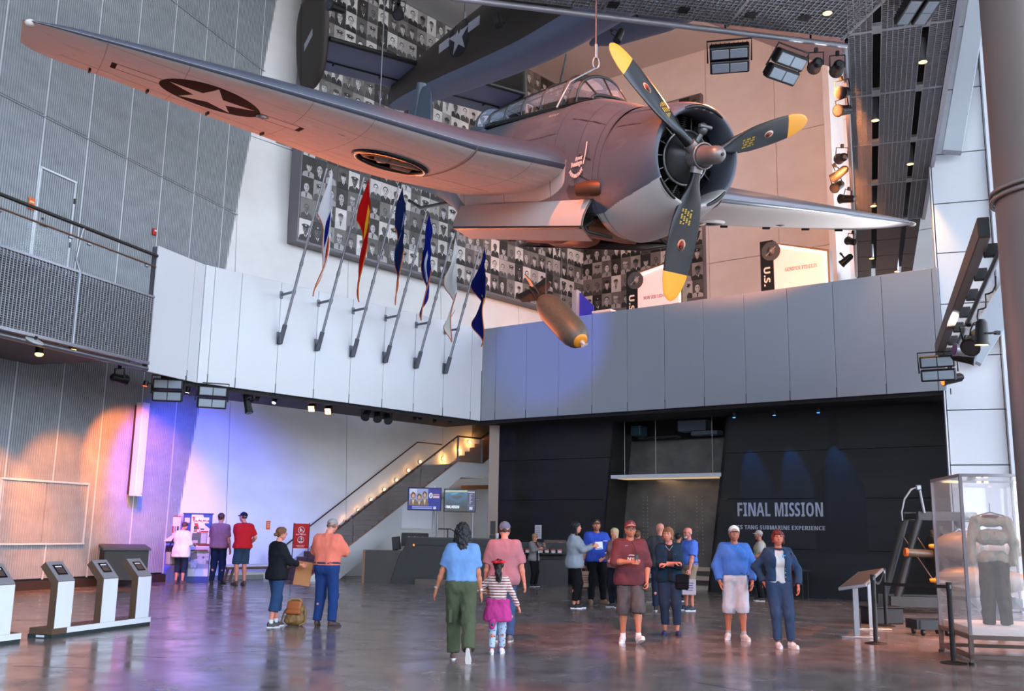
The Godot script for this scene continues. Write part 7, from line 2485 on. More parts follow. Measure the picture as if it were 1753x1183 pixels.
	for q in [[V(7.72, 1.50, -18.1), "upper of two large olive bombs on the rack behind the glass case"], [V(7.66, 0.90, -18.0), "lower of two large olive bombs on the rack behind the glass case"]]:
		var bx1 := Transform3D(Basis(V(0, -1, 0), V(1, 0, 0), V(0, 0, 1)), q[0])
		var B := thing("rack_bomb", q[1], "bomb", "", bx1)
		part(B, "body", mb().lathe([Vector2(0.0, 0.0), Vector2(0.05, 0.0), Vector2(0.13, 0.06), Vector2(0.22, 0.2), Vector2(0.265, 0.4), Vector2(0.275, 0.62), Vector2(0.265, 0.95), Vector2(0.22, 1.25), Vector2(0.165, 1.48), Vector2(0.15, 1.53)], 28).mesh(), bo)
		part(B, "nose_fuze", mb().lathe([Vector2(0.0, -0.1), Vector2(0.035, -0.09), Vector2(0.045, 0.01)], 14).mesh(), mats["bomb_yellow"])
		part(B, "tail_band", mb().lathe([Vector2(0.156, 1.50), Vector2(0.16, 1.51), Vector2(0.15, 1.55), Vector2(0.146, 1.56)], 24).mesh(), mats["bomb_yellow"])
		part(B, "tail_cone", mb().lathe([Vector2(0.148, 1.54), Vector2(0.10, 1.9), Vector2(0.07, 2.1)], 20).mesh(), bo)
		for k in 4:
			part(B, "tail_fin", mb().prism(PackedVector2Array([Vector2(0.1, 1.62), Vector2(0.32, 1.72), Vector2(0.32, 2.15), Vector2(0.08, 2.1)]), -0.008, 0.008).mesh(), mats["fin_dark"], Transform3D(Basis(V(0, 1, 0), PI / 4 + k * PI / 2), Vector3.ZERO))
		part(B, "strap", mb().lathe([Vector2(0.278, 0.7), Vector2(0.281, 0.71), Vector2(0.281, 0.76), Vector2(0.277, 0.77)], 24).mesh(), mats["fin_dark"])
	var rk := thing("bomb_rack", "low black steel rack carrying the two large olive bombs", "rack", "", frame(V(7.9, 0, -18.0), V(1, 0, 0)))
	for x in [0.25, 1.05]:
		part(rk, "upright", mb().span(V(x - 0.04, 0.06, -0.42), V(x + 0.04, 1.6, -0.32)).mesh(), mats["fixture_black"])
		part(rk, "cradle", mb().span(V(x - 0.04, 0.56, -0.42), V(x + 0.04, 0.64, 0.2)).mesh(), mats["fixture_black"])
		part(rk, "cradle", mb().span(V(x - 0.04, 1.16, -0.42), V(x + 0.04, 1.24, 0.1)).mesh(), mats["fixture_black"])
		part(rk, "stay", pole(V(x, 0.58, 0.2), V(x + 0.5, 0.06, 0.35), 0.03, 6), mats["fixture_black"])
	part(rk, "skid", mb().span(V(-0.1, 0.0, -0.45), V(1.7, 0.07, -0.3)).span(V(-0.1, 0.0, 0.28), V(1.7, 0.07, 0.42)).mesh(), mats["fixture_black"])
	var dl := thing("dolly", "small black wheeled dolly on the floor left of the glass case", "dolly", "", Transform3D(Basis(V(0, 1, 0), 0.1), V(7.35, 0, -17.6)))
	part(dl, "frame", mb().span(V(-0.32, 0.1, 0.14), V(0.32, 0.26, 0.2)).span(V(-0.32, 0.1, -0.2), V(0.32, 0.26, -0.14)).span(V(-0.34, 0.1, -0.2), V(-0.27, 0.26, 0.2)).span(V(0.27, 0.1, -0.2), V(0.34, 0.26, 0.2)).mesh(), mats["fixture_black"])
	for x in [-0.22, 0.22]:
		for z in [-0.16, 0.16]:
			part(dl, "caster", mb().rod(V(x - 0.02, 0.05, z), V(x + 0.02, 0.05, z), 0.05, 10).mesh(), mats["fixture_black"])
	var cr := thing("floor_box", "dark box on the floor behind the farther stanchion", "box", "", Transform3D(Basis(V(0, 1, 0), 0.3), V(7.3, 0, -19.7)))
	part(cr, "body", bx(V(0, 0.15, 0), V(0.7, 0.3, 0.4), 0.015), mat("box_dark", Color(0.09, 0.08, 0.078), 0.5))
	part(cr, "lid", bx(V(0, 0.31, 0), V(0.74, 0.03, 0.44), 0.008), mats["box_dark"])
	var X := frame(V(6.58, 5.8, -12.88), DW)
	var L := thing("lighting_truss", "dark boxed lighting truss running from the big column to the end wall", "truss", "", X)
	part(L, "box_beam", mb().rbox(V(4.8, 0.06, -0.12), V(9.6, 0.30, 0.16), 0.012).mesh(), mat("truss_brown", Color(0.33, 0.25, 0.20), 0.45, 0.2))
	part(L, "end_cap", mb().box(V(-0.005, 0.06, -0.12), V(0.02, 0.26, 0.14)).mesh(), mats["fixture_black"])
	part(L, "pipe", pole(V(0.3, -0.16, 0.12), V(9.5, -0.16, 0.12), 0.045, 10), mats["rail_steel"])
	for i in 7:
		part(L, "pipe_hanger", mb().rbox(V(0.8 + i * 1.4, -0.06, 0.04), V(0.08, 0.2, 0.2), 0.01).mesh(), mats["fixture_black"])
	var cab := []
	for i in 25:
		cab.append(V(1.5 + i * 0.28, -0.28 - 0.10 * absf(sin(i * 0.8)), 0.16 + 0.03 * sin(i * 1.3)))
	part(L, "cable", mb().tube(cab, 0.014, 5).mesh(), mats["fixture_black"])
	var hot: Material = mats["gel_orange"]
	var tw := ["warm glowing spot hung from the truss, nearest the big column", "large round spot on the truss below the warm one", "silver spot with a violet gel on the truss", "short black spot on the truss beside the violet one", "spot with a red glowing mouth at the far end of the truss"]
	var ta := [[4.6, V(0, -0.55, 0.25), V(0, -8, -1)], [5.6, V(0, -0.5, 0.22), V(-3, -3, 3)], [6.9, V(0, -0.45, 0.16), V(-4, 0.5, 0.0)], [7.4, V(0, -0.5, 0.2), V(3, -1, 2)], [9.5, V(0, -0.62, 0.1), V(-3, -0.6, -0.4)]]
	for i in 5:
		var p: Vector3 = X * (V(ta[i][0], 0, 0) + ta[i][1])
		var c := copy_of(par_src if par_src else get_node("theatre_spot"), tw[i], aim(p, p + ta[i][2]) * Transform3D(Basis.from_scale(Vector3.ONE * (1.35 if i == 1 else 1.0)), Vector3.ZERO), "spots on the lighting truss")
		var lens := c.get_node("can/lens") as MeshInstance3D
		if i == 0:
			lens.material_override = mats["lens_warm"]
		elif i == 2:
			lens.material_override = mat("gel_violet", Color(0.42, 0.16, 0.42), 0.3)
			(c.get_node("can") as MeshInstance3D).material_override = mats["rail_steel"]
		elif i == 4:
			lens.material_override = hot
	spot(X * V(4.6, -0.85, 0.25), V(8, 0, -17), Color(1.0, 0.6, 0.35), 50.0, 35, 0.08)


# ---------------------------------------------------------------- soft bodies: rounded cones joined on a grid
func sdf(bones: Array, cell: float, k: float, clips := [], namp := 0.0, nfreq := 6.0, cuts := []) -> MB:
	var lo := Vector3.ONE * 1e9
	var hi := -lo
	for b in bones:
		var r := maxf(b[2], b[3]) + cell * 2.5
		lo = lo.min((b[0] as Vector3).min(b[1]) - Vector3.ONE * r)
		hi = hi.max((b[0] as Vector3).max(b[1]) + Vector3.ONE * r)
	var nx := int((hi.x - lo.x) / cell) + 2
	var ny := int((hi.y - lo.y) / cell) + 2
	var nzz := int((hi.z - lo.z) / cell) + 2
	var F := PackedFloat32Array()
	F.resize(nx * ny * nzz)
	F.fill(10.0)
	var ik := 1.0 / k
	for b in bones:
		var a: Vector3 = b[0]
		var d: Vector3 = b[1] - a
		var ra: float = b[2]
		var dr: float = b[3] - ra
		var dd := d.length_squared()
		var idd := 1.0 / dd if dd > 1e-12 else 0.0
		var mr := maxf(b[2], b[3]) + maxf(k, cell * 2.2)
		var blo: Vector3 = ((a.min(b[1]) - Vector3.ONE * mr - lo) / cell)
		var bhi: Vector3 = ((a.max(b[1]) + Vector3.ONE * mr - lo) / cell)
		var x0 := maxi(0, int(blo.x))
		var x1 := mini(nx, int(bhi.x) + 2)
		var y0 := maxi(0, int(blo.y))
		var y1 := mini(ny, int(bhi.y) + 2)
		var z0 := maxi(0, int(blo.z))
		var z1 := mini(nzz, int(bhi.z) + 2)
		var dx := d.x
		var dy := d.y
		var dz := d.z
		var clip: bool = b.size() > 5
		var cn := Vector3.ZERO
		var cpd := 0.0
		if clip:
			cn = b[5]
			cpd = cn.dot(b[4])
		for z in range(z0, z1):
			var pz := lo.z + z * cell - a.z
			for y in range(y0, y1):
				var py := lo.y + y * cell - a.y
				var base := (z * ny + y) * nx
				var pd := py * dy + pz * dz
				for x in range(x0, x1):
					var px := lo.x + x * cell - a.x
					var t := clampf((px * dx + pd) * idd, 0.0, 1.0)
					var qx := px - t * dx
					var qy := py - t * dy
					var qz := pz - t * dz
					var v := sqrt(qx * qx + qy * qy + qz * qz) - ra - t * dr
					if clip:
						v = maxf(v, (px + a.x) * cn.x + (py + a.y) * cn.y + (pz + a.z) * cn.z - cpd)
					var f := F[base + x]
					var h := k - absf(v - f)
					if h > 0.0:
						F[base + x] = minf(v, f) - h * h * 0.25 * ik
					elif v < f:
						F[base + x] = v
	for b in cuts:
		var c: Vector3 = b[0]
		var r: float = b[1]
		var k2: float = b[2]
		var g0: Vector3 = (c - Vector3.ONE * (r + k2) - lo) / cell
		var g1: Vector3 = (c + Vector3.ONE * (r + k2) - lo) / cell
		for z in range(maxi(0, int(g0.z)), mini(nzz, int(g1.z) + 2)):
			for y in range(maxi(0, int(g0.y)), mini(ny, int(g1.y) + 2)):
				for x in range(maxi(0, int(g0.x)), mini(nx, int(g1.x) + 2)):
					var i := (z * ny + y) * nx + x
					var v := r - (lo + Vector3(x, y, z) * cell - c).length()
					var f := F[i]
					var h := maxf(k2 - absf(v - f), 0.0)
					F[i] = maxf(v, f) + h * h * 0.25 / k2
	for c in clips:
		var n: Vector3 = c[1]
		var pd: float = n.dot(c[0])
		var i := 0
		if c.size() > 2:
			var w: float = c[2]
			for z in nzz:
				for y in ny:
					for x in nx:
						var q := lo + Vector3(x, y, z) * cell
						var inside := maxf(absf(q.x - c[0].x) - w, maxf(c[0].z - q.z, q.z - 0.2))
						if c[0].y < 90.0:
							inside = maxf(inside, q.y - c[0].y)
						F[i] = maxf(F[i], -inside)
						i += 1
			continue
		for z in nzz:
			for y in ny:
				var s := n.y * (lo.y + y * cell) + n.z * (lo.z + z * cell) + n.x * lo.x - pd
				if n.x == 0.0:
					if s > -2.0 * cell:
						for x in nx:
							F[i + x] = maxf(F[i + x], s)
					i += nx
				else:
					for x in nx:
						F[i] = maxf(F[i], s + n.x * x * cell)
						i += 1
	var m := mb()
	var V := PackedInt32Array()
	V.resize(nx * ny * nzz)
	V.fill(-1)
	var sy := nx
	var sz := nx * ny
	var lim := cell * 1.9
	var off := [0, 1, sy, sy + 1, sz, sz + 1, sz + sy, sz + sy + 1]
	var EA := [0, 2, 4, 6, 0, 1, 4, 5, 0, 1, 2, 3]
	var EB := [1, 3, 5, 7, 2, 3, 6, 7, 4, 5, 6, 7]
	var act := PackedInt32Array()
	for z in range(1, nzz - 1):
		for y in range(1, ny - 1):
			var base := z * sz + y * sy
			for x in range(1, nx - 1):
				var i := base + x
				var f0 := F[i]
				if f0 > lim or f0 < -lim:
					continue
				var c := 0
				for o in 8:
					if F[i + off[o]] < 0.0:
						c += 1
				if c == 0 or c == 8:
					continue
				var p := Vector3.ZERO
				var cnt := 0
				for e in 12:
					var ea: int = EA[e]
					var eb: int = EB[e]
					var fa := F[i + off[ea]]
					var fb := F[i + off[eb]]
					if (fa < 0.0) != (fb < 0.0):
						var t := fa / (fa - fb)
						var va := Vector3(ea & 1, (ea >> 1) & 1, ea >> 2)
						var vb := Vector3(eb & 1, (eb >> 1) & 1, eb >> 2)
						p += va.lerp(vb, t)
						cnt += 1
				p /= cnt
				var g := Vector3((F[i + 1] - F[i]) + (F[i + 1 + sy + sz] - F[i + sy + sz]), (F[i + sy] - F[i]) + (F[i + sy + 1 + sz] - F[i + 1 + sz]), (F[i + sz] - F[i]) + (F[i + sz + 1 + sy] - F[i + 1 + sy]))
				g = g.normalized() if g.length_squared() > 1e-12 else Vector3.UP
				var pos := lo + (Vector3(x, y, z) + p) * cell
				V[i] = m.v.size()
				m.v.append(pos)
				m.n.append(g)
				m.uv.append(Vector2.ZERO)
				act.append(i)
	for i in act:
		var f0 := F[i] < 0.0
		for ax in 3:
			var st: int = [1, sy, sz][ax]
			var f1 := F[i + st] < 0.0
			if f0 == f1:
				continue
			var u: int = [sy, sz, 1][ax]
			var w: int = [sz, 1, sy][ax]
			var a := V[i]
			var b := V[i - u]
			var c := V[i - u - w]
			var d := V[i - w]
			if a < 0 or b < 0 or c < 0 or d < 0:
				continue
			if f0:
				m.ix.append_array([a, c, b, a, d, c])
			else:
				m.ix.append_array([a, b, c, a, c, d])
	if namp > 0.0:
		var r := PackedVector3Array()
		for i in m.v.size():
			var q := m.v[i]
			var s := nz.get_noise_3d(q.x * nfreq + 31.0, q.y * nfreq * 0.55, q.z * nfreq)
			r.append(m.v[i] + m.n[i] * s * namp)
		m.v = r
		var acc := PackedVector3Array()
		acc.resize(m.v.size())
		for t in range(0, m.ix.size(), 3):
			var a := m.ix[t]
			var b := m.ix[t + 1]
			var c := m.ix[t + 2]
			var fn := (m.v[c] - m.v[a]).cross(m.v[b] - m.v[a])
			acc[a] += fn
			acc[b] += fn
			acc[c] += fn
		for i in acc.size():
			if acc[i].length_squared() > 1e-16:
				m.n[i] = acc[i].normalized()
	return m


var heads := {}
var hands := {}
var shoes := {}


func head_mesh(kind: String) -> Dictionary:
	if heads.has(kind):
		return heads[kind]
	var f := kind == "f"
	var w := 0.94 if f else 1.0
	var b := [
		[V(0, 0.655, -0.10), V(0, 0.66, 0.05), 0.335 * w, 0.325 * w],
		[V(0, 0.50, -0.06), V(0, 0.50, 0.10), 0.30 * w, 0.285 * w],
		[V(-0.12 * w, 0.33, 0.06), V(0.12 * w, 0.33, 0.06), 0.19, 0.19],
		[V(0, 0.30, 0.14), V(0, 0.12, 0.215), 0.18 * w, 0.085 * w],
		[V(-0.24 * w, 0.27, -0.02), V(-0.07, 0.09, 0.17), 0.075, 0.07],
		[V(0.24 * w, 0.27, -0.02), V(0.07, 0.09, 0.17), 0.075, 0.07],
		[V(-0.17 * w, 0.41, 0.20), V(-0.10, 0.30, 0.22), 0.10, 0.10],
		[V(0.17 * w, 0.41, 0.20), V(0.10, 0.30, 0.22), 0.10, 0.10],
		[V(-0.15 * w, 0.575, 0.27), V(0.15 * w, 0.575, 0.27), 0.075 if f else 0.09, 0.075 if f else 0.09],
		[V(0, 0.26, 0.27), V(0, 0.22, 0.28), 0.09, 0.075],
		[V(0, -0.35, -0.12), V(0, 0.28, -0.08), 0.235 * (0.84 if f else 1.0), 0.215 * (0.84 if f else 1.0)]]
	var body := sdf(b, 0.034, 0.10, [], 0.0, 6.0, [[V(-0.145, 0.50, 0.405), 0.085, 0.06], [V(0.145, 0.50, 0.405), 0.085, 0.06]])
	var fine := [
		[V(0, 0.545, 0.325), V(0, 0.405, 0.42), 0.03, 0.045],
		[V(-0.045, 0.385, 0.375), V(0.045, 0.385, 0.375), 0.035, 0.035]]
	var nose := sdf(fine, 0.017, 0.03)
	body.add(nose.mesh(), Transform3D())
	for s in [-1.0, 1.0]:
		var ear := mb().ball(V(0.335 * s * w, 0.46, -0.02), V(0.035, 0.105, 0.07), 12, 8).ball(V(0.345 * s * w, 0.41, -0.01), V(0.03, 0.055, 0.045), 10, 6)
		body.add(ear.mesh(), Transform3D())
	var eyes := mb()
	var iris := mb()
	var brows := mb()
	for s in [-1.0, 1.0]:
		eyes.ball(V(0.145 * s, 0.50, 0.318), V(0.058, 0.036, 0.04), 12, 8)
		iris.ball(V(0.145 * s, 0.50, 0.345), V(0.026, 0.03, 0.02), 10, 6)
		brows.tube([V(0.07 * s, 0.585, 0.37), V(0.14 * s, 0.605, 0.36), V(0.215 * s, 0.575, 0.32)], [0.018, 0.02, 0.01], 6)
	var lips := mb().tube([V(-0.085, 0.235, 0.325), V(-0.03, 0.25, 0.36), V(0, 0.245, 0.365), V(0.03, 0.25, 0.36), V(0.085, 0.235, 0.325)], [0.008, 0.02, 0.02, 0.02, 0.008], 6).tube([V(-0.07, 0.225, 0.325), V(0, 0.205, 0.36), V(0.07, 0.225, 0.325)], [0.008, 0.025, 0.008], 6)
	heads[kind] = {"skin": body.mesh(), "eyes": eyes.mesh(), "iris": iris.mesh(), "brows": brows.mesh(), "lips": lips.mesh()}
	return heads[kind]


func hand_mesh(kind: String) -> ArrayMesh:
	if hands.has(kind):
		return hands[kind]
	var curl: float = {"relaxed": 0.32, "grip": 1.05, "flat": 0.12, "point": 0.25}[kind]
	var b := [[V(0, 0.01, 0), V(0, -0.02, 0), 0.024, 0.022], [V(-0.022, -0.035, 0), V(-0.027, -0.085, 0), 0.017, 0.014], [V(0.0, -0.03, 0), V(-0.004, -0.09, 0), 0.018, 0.014], [V(0.02, -0.035, 0), V(0.022, -0.088, 0), 0.018, 0.014]]
	var xs := [0.027, 0.009, -0.010, -0.028]
	var ls := [0.072, 0.080, 0.074, 0.058]
	for i in 4:
		var p := V(xs[i], -0.088, 0.0)
		var a := curl * (0.7 + 0.12 * i)
		var dir := V((xs[i]) * 1.2, -1, 0).normalized()
		for j in 3:
			var ang := a * (j + 0.6) * 0.9
			if kind == "point" and i > 1:
				ang *= 2.6
			var d: Vector3 = (dir * cos(ang) + V(0, 0, 1) * sin(ang)) * ls[i] * [0.45, 0.32, 0.26][j]
			b.append([p, p + d, 0.0092 - j * 0.0012, 0.0086 - j * 0.0014])
			p += d
	var th := [V(0.018, -0.022, 0.004), V(0.042, -0.045, 0.014), V(0.050, -0.073, 0.024 + 0.012 * curl), V(0.046 - 0.012 * curl, -0.096, 0.030 + 0.018 * curl)]
	for j in 3:
		b.append([th[j], th[j + 1], 0.0135 - j * 0.0022, 0.0115 - j * 0.002])
	hands[kind] = sdf(b, 0.005, 0.007).mesh()
	return hands[kind]


func shoe_mesh(kind: String) -> Array:
	if shoes.has(kind):
		return shoes[kind]
	var b := [[V(0, 0.045, -0.035), V(0, 0.04, 0.06), 0.038, 0.038], [V(0, 0.038, 0.06), V(0.006, 0.03, 0.15), 0.040, 0.034], [V(0, 0.08, -0.03), V(0, 0.062, 0.05), 0.036, 0.034]]
	if kind == "sandal":
		b = [[V(-0.01, 0.04, 0.06), V(0.01, 0.04, 0.11), 0.045, 0.043], [V(0, 0.03, -0.05), V(0, 0.03, 0.0), 0.03, 0.032]]
	var up := sdf(b, 0.011, 0.03, [[V(0, 0.012, 0), V(0, -1, 0)], [V(0, 0.112, 0), V(0, 1, 0)]])
	var so := mb()
	var pts := PackedVector2Array()
	for k in 28:
		var a := TAU * k / 28
		var z := 0.058 + cos(a) * 0.137
		var w := 0.036 + 0.012 * smoothstep(0.0, 0.12, z) - 0.003
		pts.append(Vector2(z, sin(a) * w / maxf(0.35, pow(absf(sin(a)), 0.45)) if absf(sin(a)) > 0.01 else 0.0))
	so.t = Transform3D(Basis(V(0, 0, 1), V(1, 0, 0), V(0, 1, 0)), Vector3.ZERO)
	so.prism(pts, 0.0, 0.024 if kind != "sandal" else 0.03)
	shoes[kind] = [up.mesh(), so.mesh()]
	return shoes[kind]


func bend(a: Vector3, b: Vector3, l1: float, l2: float, pole_d: Vector3) -> Array:
	var d := b - a
	var L := d.length()
	var m := (l1 + l2) * 0.999
	if L > m:
		d = d / L * m
		L = m
	var dir := d / L
	var x := (l1 * l1 - l2 * l2 + L * L) / (2.0 * L)
	var h := sqrt(maxf(l1 * l1 - x * x, 0.0))
	var side := (pole_d - dir * pole_d.dot(dir)).normalized()
	return [a + dir * x + side * h, a + d]


func place(T: Node3D, m: MB, called: String, mt: Material, label := "") -> MeshInstance3D:
	return part(T, called, m.mesh(), mt, Transform3D(), label)


# One figure. s holds the height, pose and clothes; all lengths in the pose are shares of the height.
# Local axes: +z ahead, +x the person's left.
func person(s: Dictionary) -> Dictionary:
	var h: float = s.h
	var f: bool = s.get("f", false)
	var yaw: float = deg_to_rad(s.get("yaw", 0.0))
	var T := thing("person", s.label, "person", "", Transform3D(Basis(UP, yaw), V(s.at.x, 0, s.at.y)))
	var far: bool = s.get("far", false)
	var cell: float = 0.024 if far else 0.0165
	cell *= h / 1.75
	var g: float = s.get("girth", 1.0)
	var sw: float = (0.088 if f else 0.098) * (0.6 + 0.4 * g)
	var hw := 0.052
	var lean: float = s.get("lean", 0.0)
	var P := func(x: float, y: float, z: float) -> Vector3: return V(x, y, z + maxf(y - 0.52, 0.0) * lean) * h
	var feet: Array = s.get("feet", [[0.06, 0.0, 0.0, 0.0], [-0.06, 0.0, 0.0, 0.0]])
	var hip := []
	var knee := []
	var ank := []
	for i in 2:
		var sg := 1.0 if i == 0 else -1.0
		var hp := V(hw * sg, 0.515, 0) * h
		var a := V(feet[i][0], 0.052 + feet[i][1], feet[i][2]) * h
		var r := bend(hp, a, 0.236 * h, 0.232 * h, V(feet[i][0] * 0.6, 0, 1.0))
		hip.append(hp)
		knee.append(r[0])
		ank.append(r[1])
	var reach: Array = s.get("hands", [[0.135, 0.49, 0.03], [-0.135, 0.49, 0.03]])
	var poles: Array = s.get("poles", [V(0.3, -0.3, -1), V(-0.3, -0.3, -1)])
	var sh := []
	var el := []
	var wr := []
	for i in 2:
		var sg := 1.0 if i == 0 else -1.0
		var sp: Vector3 = P.call(sw * sg, 0.805, -0.005)
		var tg: Vector3 = P.call(reach[i][0], reach[i][1], reach[i][2])
		var r := bend(sp, tg, 0.172 * h, 0.148 * h, poles[i])
		sh.append(sp)
		el.append(r[0])
		wr.append(r[1])
	var belly: float = s.get("belly", 0.0)
	var tor := [
		[P.call(-sw * 0.72, 0.795, -0.008), P.call(sw * 0.72, 0.795, -0.008), 0.047 * h, 0.047 * h],
		[P.call(-sw * 0.55, 0.735, 0.004), P.call(sw * 0.55, 0.735, 0.004), 0.064 * h * g, 0.064 * h * g],
		[P.call(-sw * 0.42, 0.66, 0.004), P.call(sw * 0.42, 0.66, 0.004), 0.060 * h * g, 0.060 * h * g],
		[P.call(-0.034, 0.60, 0.002), P.call(0.034, 0.60, 0.002), (0.056 if f else 0.062) * h * g, (0.056 if f else 0.062) * h * g],
		[P.call(-0.042, 0.54, -0.006), P.call(0.042, 0.54, -0.006), 0.066 * h * g, 0.066 * h * g]]
	if belly > 0:
		tor.append([P.call(-0.02, 0.625, 0.03 * belly), P.call(0.02, 0.625, 0.03 * belly), (0.062 + 0.014 * belly) * h, (0.062 + 0.014 * belly) * h])
	if f and not s.get("child", false):
		for sg in [-1.0, 1.0]:
			tor.append([P.call(0.036 * sg, 0.722, 0.052), P.call(0.036 * sg, 0.722, 0.054), 0.033 * h, 0.033 * h])
	var B := tor.duplicate()
	B.append([P.call(0, 0.80, -0.012), P.call(0, 0.875, 0.004), 0.036 * h, 0.030 * h])
	var am := 0.86 if f else 1.0
	for i in 2:
		B.append([sh[i], el[i], 0.030 * h * am, 0.0235 * h * am])
		B.append([el[i], el[i].lerp(wr[i], 0.35), 0.0235 * h * am, 0.024 * h * am])
		B.append([el[i].lerp(wr[i], 0.35), wr[i], 0.024 * h * am, 0.0150 * h * am])
		B.append([hip[i], knee[i], 0.050 * h, 0.030 * h])
		var cf: Vector3 = knee[i].lerp(ank[i], 0.35) + V(0, 0, -0.010 * h)
		B.append([knee[i], cf, 0.030 * h, 0.031 * h])
		B.append([cf, ank[i], 0.031 * h, 0.0185 * h])
	var skin: Color = s.get("skin", Color(0.76, 0.50, 0.39))
	var sk := mat("skin_%s" % skin.to_html(false), skin, 0.55)
	sk.subsurf_scatter_enabled = true
	sk.subsurf_scatter_strength = 0.08
	var body := sdf(B, cell, 0.016 * h, [])
	var hk := head_mesh("f" if f else "m")
	var hs: float = s.get("head", 0.132) * h
	var hb := Basis(UP, deg_to_rad(s.get("look", 0.0))) * Basis(V(1, 0, 0), deg_to_rad(s.get("nod", 0.0)))
	var neck: Vector3 = P.call(0, 0.845, 0.0)
	var hx := Transform3D(hb * Basis.from_scale(V(hs, hs, hs)), neck + hb * V(0, 0.024 * h, 0.018 * h))
	body.add(hk.skin, hx)
	var hk2: Array = s.get("grip", ["relaxed", "relaxed"])
	var turn: Array = s.get("palm", [0.0, 0.0])
	var hold := []
	for i in 2:
		var sg := 1.0 if i == 0 else -1.0
		var d: Vector3 = (wr[i] - el[i]).normalized()
		var inn := V(-sg, 0, 0.25)
		inn = Basis(d, deg_to_rad(turn[i]) * sg) * inn
		inn = (inn - d * inn.dot(d)).normalized()
		var yv := -d
		var xv := yv.cross(inn)
		if xv.dot(V(0, 0.3, 1)) < 0:
			xv = -xv
		var k := h / 1.75 * (0.92 if f else 1.0)
		var hbz := Basis(xv * k, yv * k, inn * k)
		var hxf := Transform3D(hbz, wr[i])
		body.add(hand_mesh(hk2[i]), hxf)
		hold.append(hxf * V(0, -0.085, 0.02))
	var am2 := body.mesh(null, sk)
	var hair_c: Color = s.get("hair_col", Color(0.12, 0.07, 0.05))
	var pieces := [["eyes", mat("eye_white", Color(0.80, 0.77, 0.74), 0.2)], ["iris", mat("eye_dark", Color(0.05, 0.035, 0.03), 0.15)], ["brows", mat("brow_%s" % hair_c.to_html(false), hair_c.darkened(0.15), 0.8)], ["lips", mat("lip_%s" % skin.to_html(false), skin.lerp(Color(0.55, 0.16, 0.16), 0.5), 0.45)]]
	for q in pieces:
		var e := mb()
		e.add(hk[q[0]], hx)
		e.mesh(am2, q[1])
	var bd := part(T, "body", am2, null)
	if s.has("legs"):
		var L: Dictionary = s.legs
		var th: float = maxf(L.get("th", 0.010), 0.008) * h
		var hem: float = L.get("hem", 0.05) * h
		var bn := []
		var tb: float = L.get("top", 0.595) * h
		bn.append([tor[4][0], tor[4][1], tor[4][2] + th * 0.8, tor[4][3] + th * 0.8])
		bn.append([tor[3][0], tor[3][1], tor[3][2] + th * 0.6, tor[3][3] + th * 0.6])
		if belly > 0:
			bn.append([P.call(-0.02, 0.59, 0.02 * belly), P.call(0.02, 0.59, 0.02 * belly), 0.064 * h, 0.064 * h])
		for i in 2:
			var wd: float = L.get("wide", 0.0) * h
			bn.append([hip[i], knee[i], 0.055 * h + th, 0.037 * h + th + wd * 0.5])
			if hem < 0.28 * h or feet[i][1] > 0.05:
				var t := 1.0
				if hem > 0.06 * h:
					t = clampf((knee[i].y - hem) / maxf(knee[i].y - ank[i].y, 0.05), 0.2, 1.0)
				var e: Vector3 = knee[i].lerp(ank[i], t)
				var dn: Vector3 = (ank[i] - knee[i]).normalized()
				bn.append([knee[i], e + dn * 0.03 * h, 0.037 * h + th + wd * 0.5, lerpf(0.033, 0.026, t) * h + th + wd, e, dn])
			else:
				var dn: Vector3 = (knee[i] - hip[i]).normalized()
				bn.append([hip[i].lerp(knee[i], 0.5), knee[i] + dn * 0.05 * h, 0.045 * h + th, 0.046 * h + th + wd, V(0, hem, 0), V(0, -1, 0)])
		var cl := [[V(0, tb, 0), V(0, 1, 0)]]
		if hem >= 0.28 * h:
			cl.append([V(0, hem, 0), V(0, -1, 0)])
		var mt := cloth("cloth_%s" % (L.col as Color).to_html(false), L.col)
		place(T, sdf(bn, cell * 0.92, 0.022 * h, cl, L.get("crease", 0.010) * h / 1.75, 9.0), L.get("name", "trousers"), mt, L.get("label", ""))
		if L.has("belt"):
			var be := sdf([[tor[3][0], tor[3][1], tor[3][2] + th + 0.006 * h, tor[3][3] + th + 0.006 * h], [tor[4][0], tor[4][1], tor[4][2] + th + 0.005 * h, tor[4][3] + th + 0.005 * h]], cell, 0.03 * h, [[V(0, tb, 0), V(0, 1, 0)], [V(0, tb - 0.02 * h, 0), V(0, -1, 0)]])
			place(T, be, "belt", mat("belt_%s" % (L.belt as Color).to_html(false), L.belt, 0.5))
	for q in s.get("tops", []):
		var th: float = q.get("th", 0.009) * h
		var bn := []
		var hc := V(0, q.get("hem", 0.53) * h, 0)
		var dn := V(0, -1, 0)
		for b in tor:
			bn.append([b[0], b[1], b[2] + th, b[3] + th, hc, dn])
		if q.get("hem", 0.53) < 0.53:
			bn.append([P.call(-0.046, 0.52, -0.004), P.call(0.046, 0.52, -0.004), 0.070 * h * g + th, 0.070 * h * g + th, hc, dn])
			if q.hem < 0.46:
				bn.append([P.call(-0.05, 0.45, 0.0), P.call(0.05, 0.45, 0.0), 0.072 * h * g + th, 0.072 * h * g + th, hc, dn])
		if q.get("flare", 0.0) > 0.0:
			bn.append([P.call(-0.05, q.hem + 0.01, 0.0), P.call(0.05, q.hem + 0.01, 0.0), (0.066 + q.flare) * h, (0.066 + q.flare) * h, hc, dn])
		bn.append([P.call(0, 0.80, -0.012), P.call(0, 0.85, -0.006), 0.040 * h + th * 0.5, 0.036 * h + th * 0.4])
		var sl: float = q.get("sleeve", 0.7)
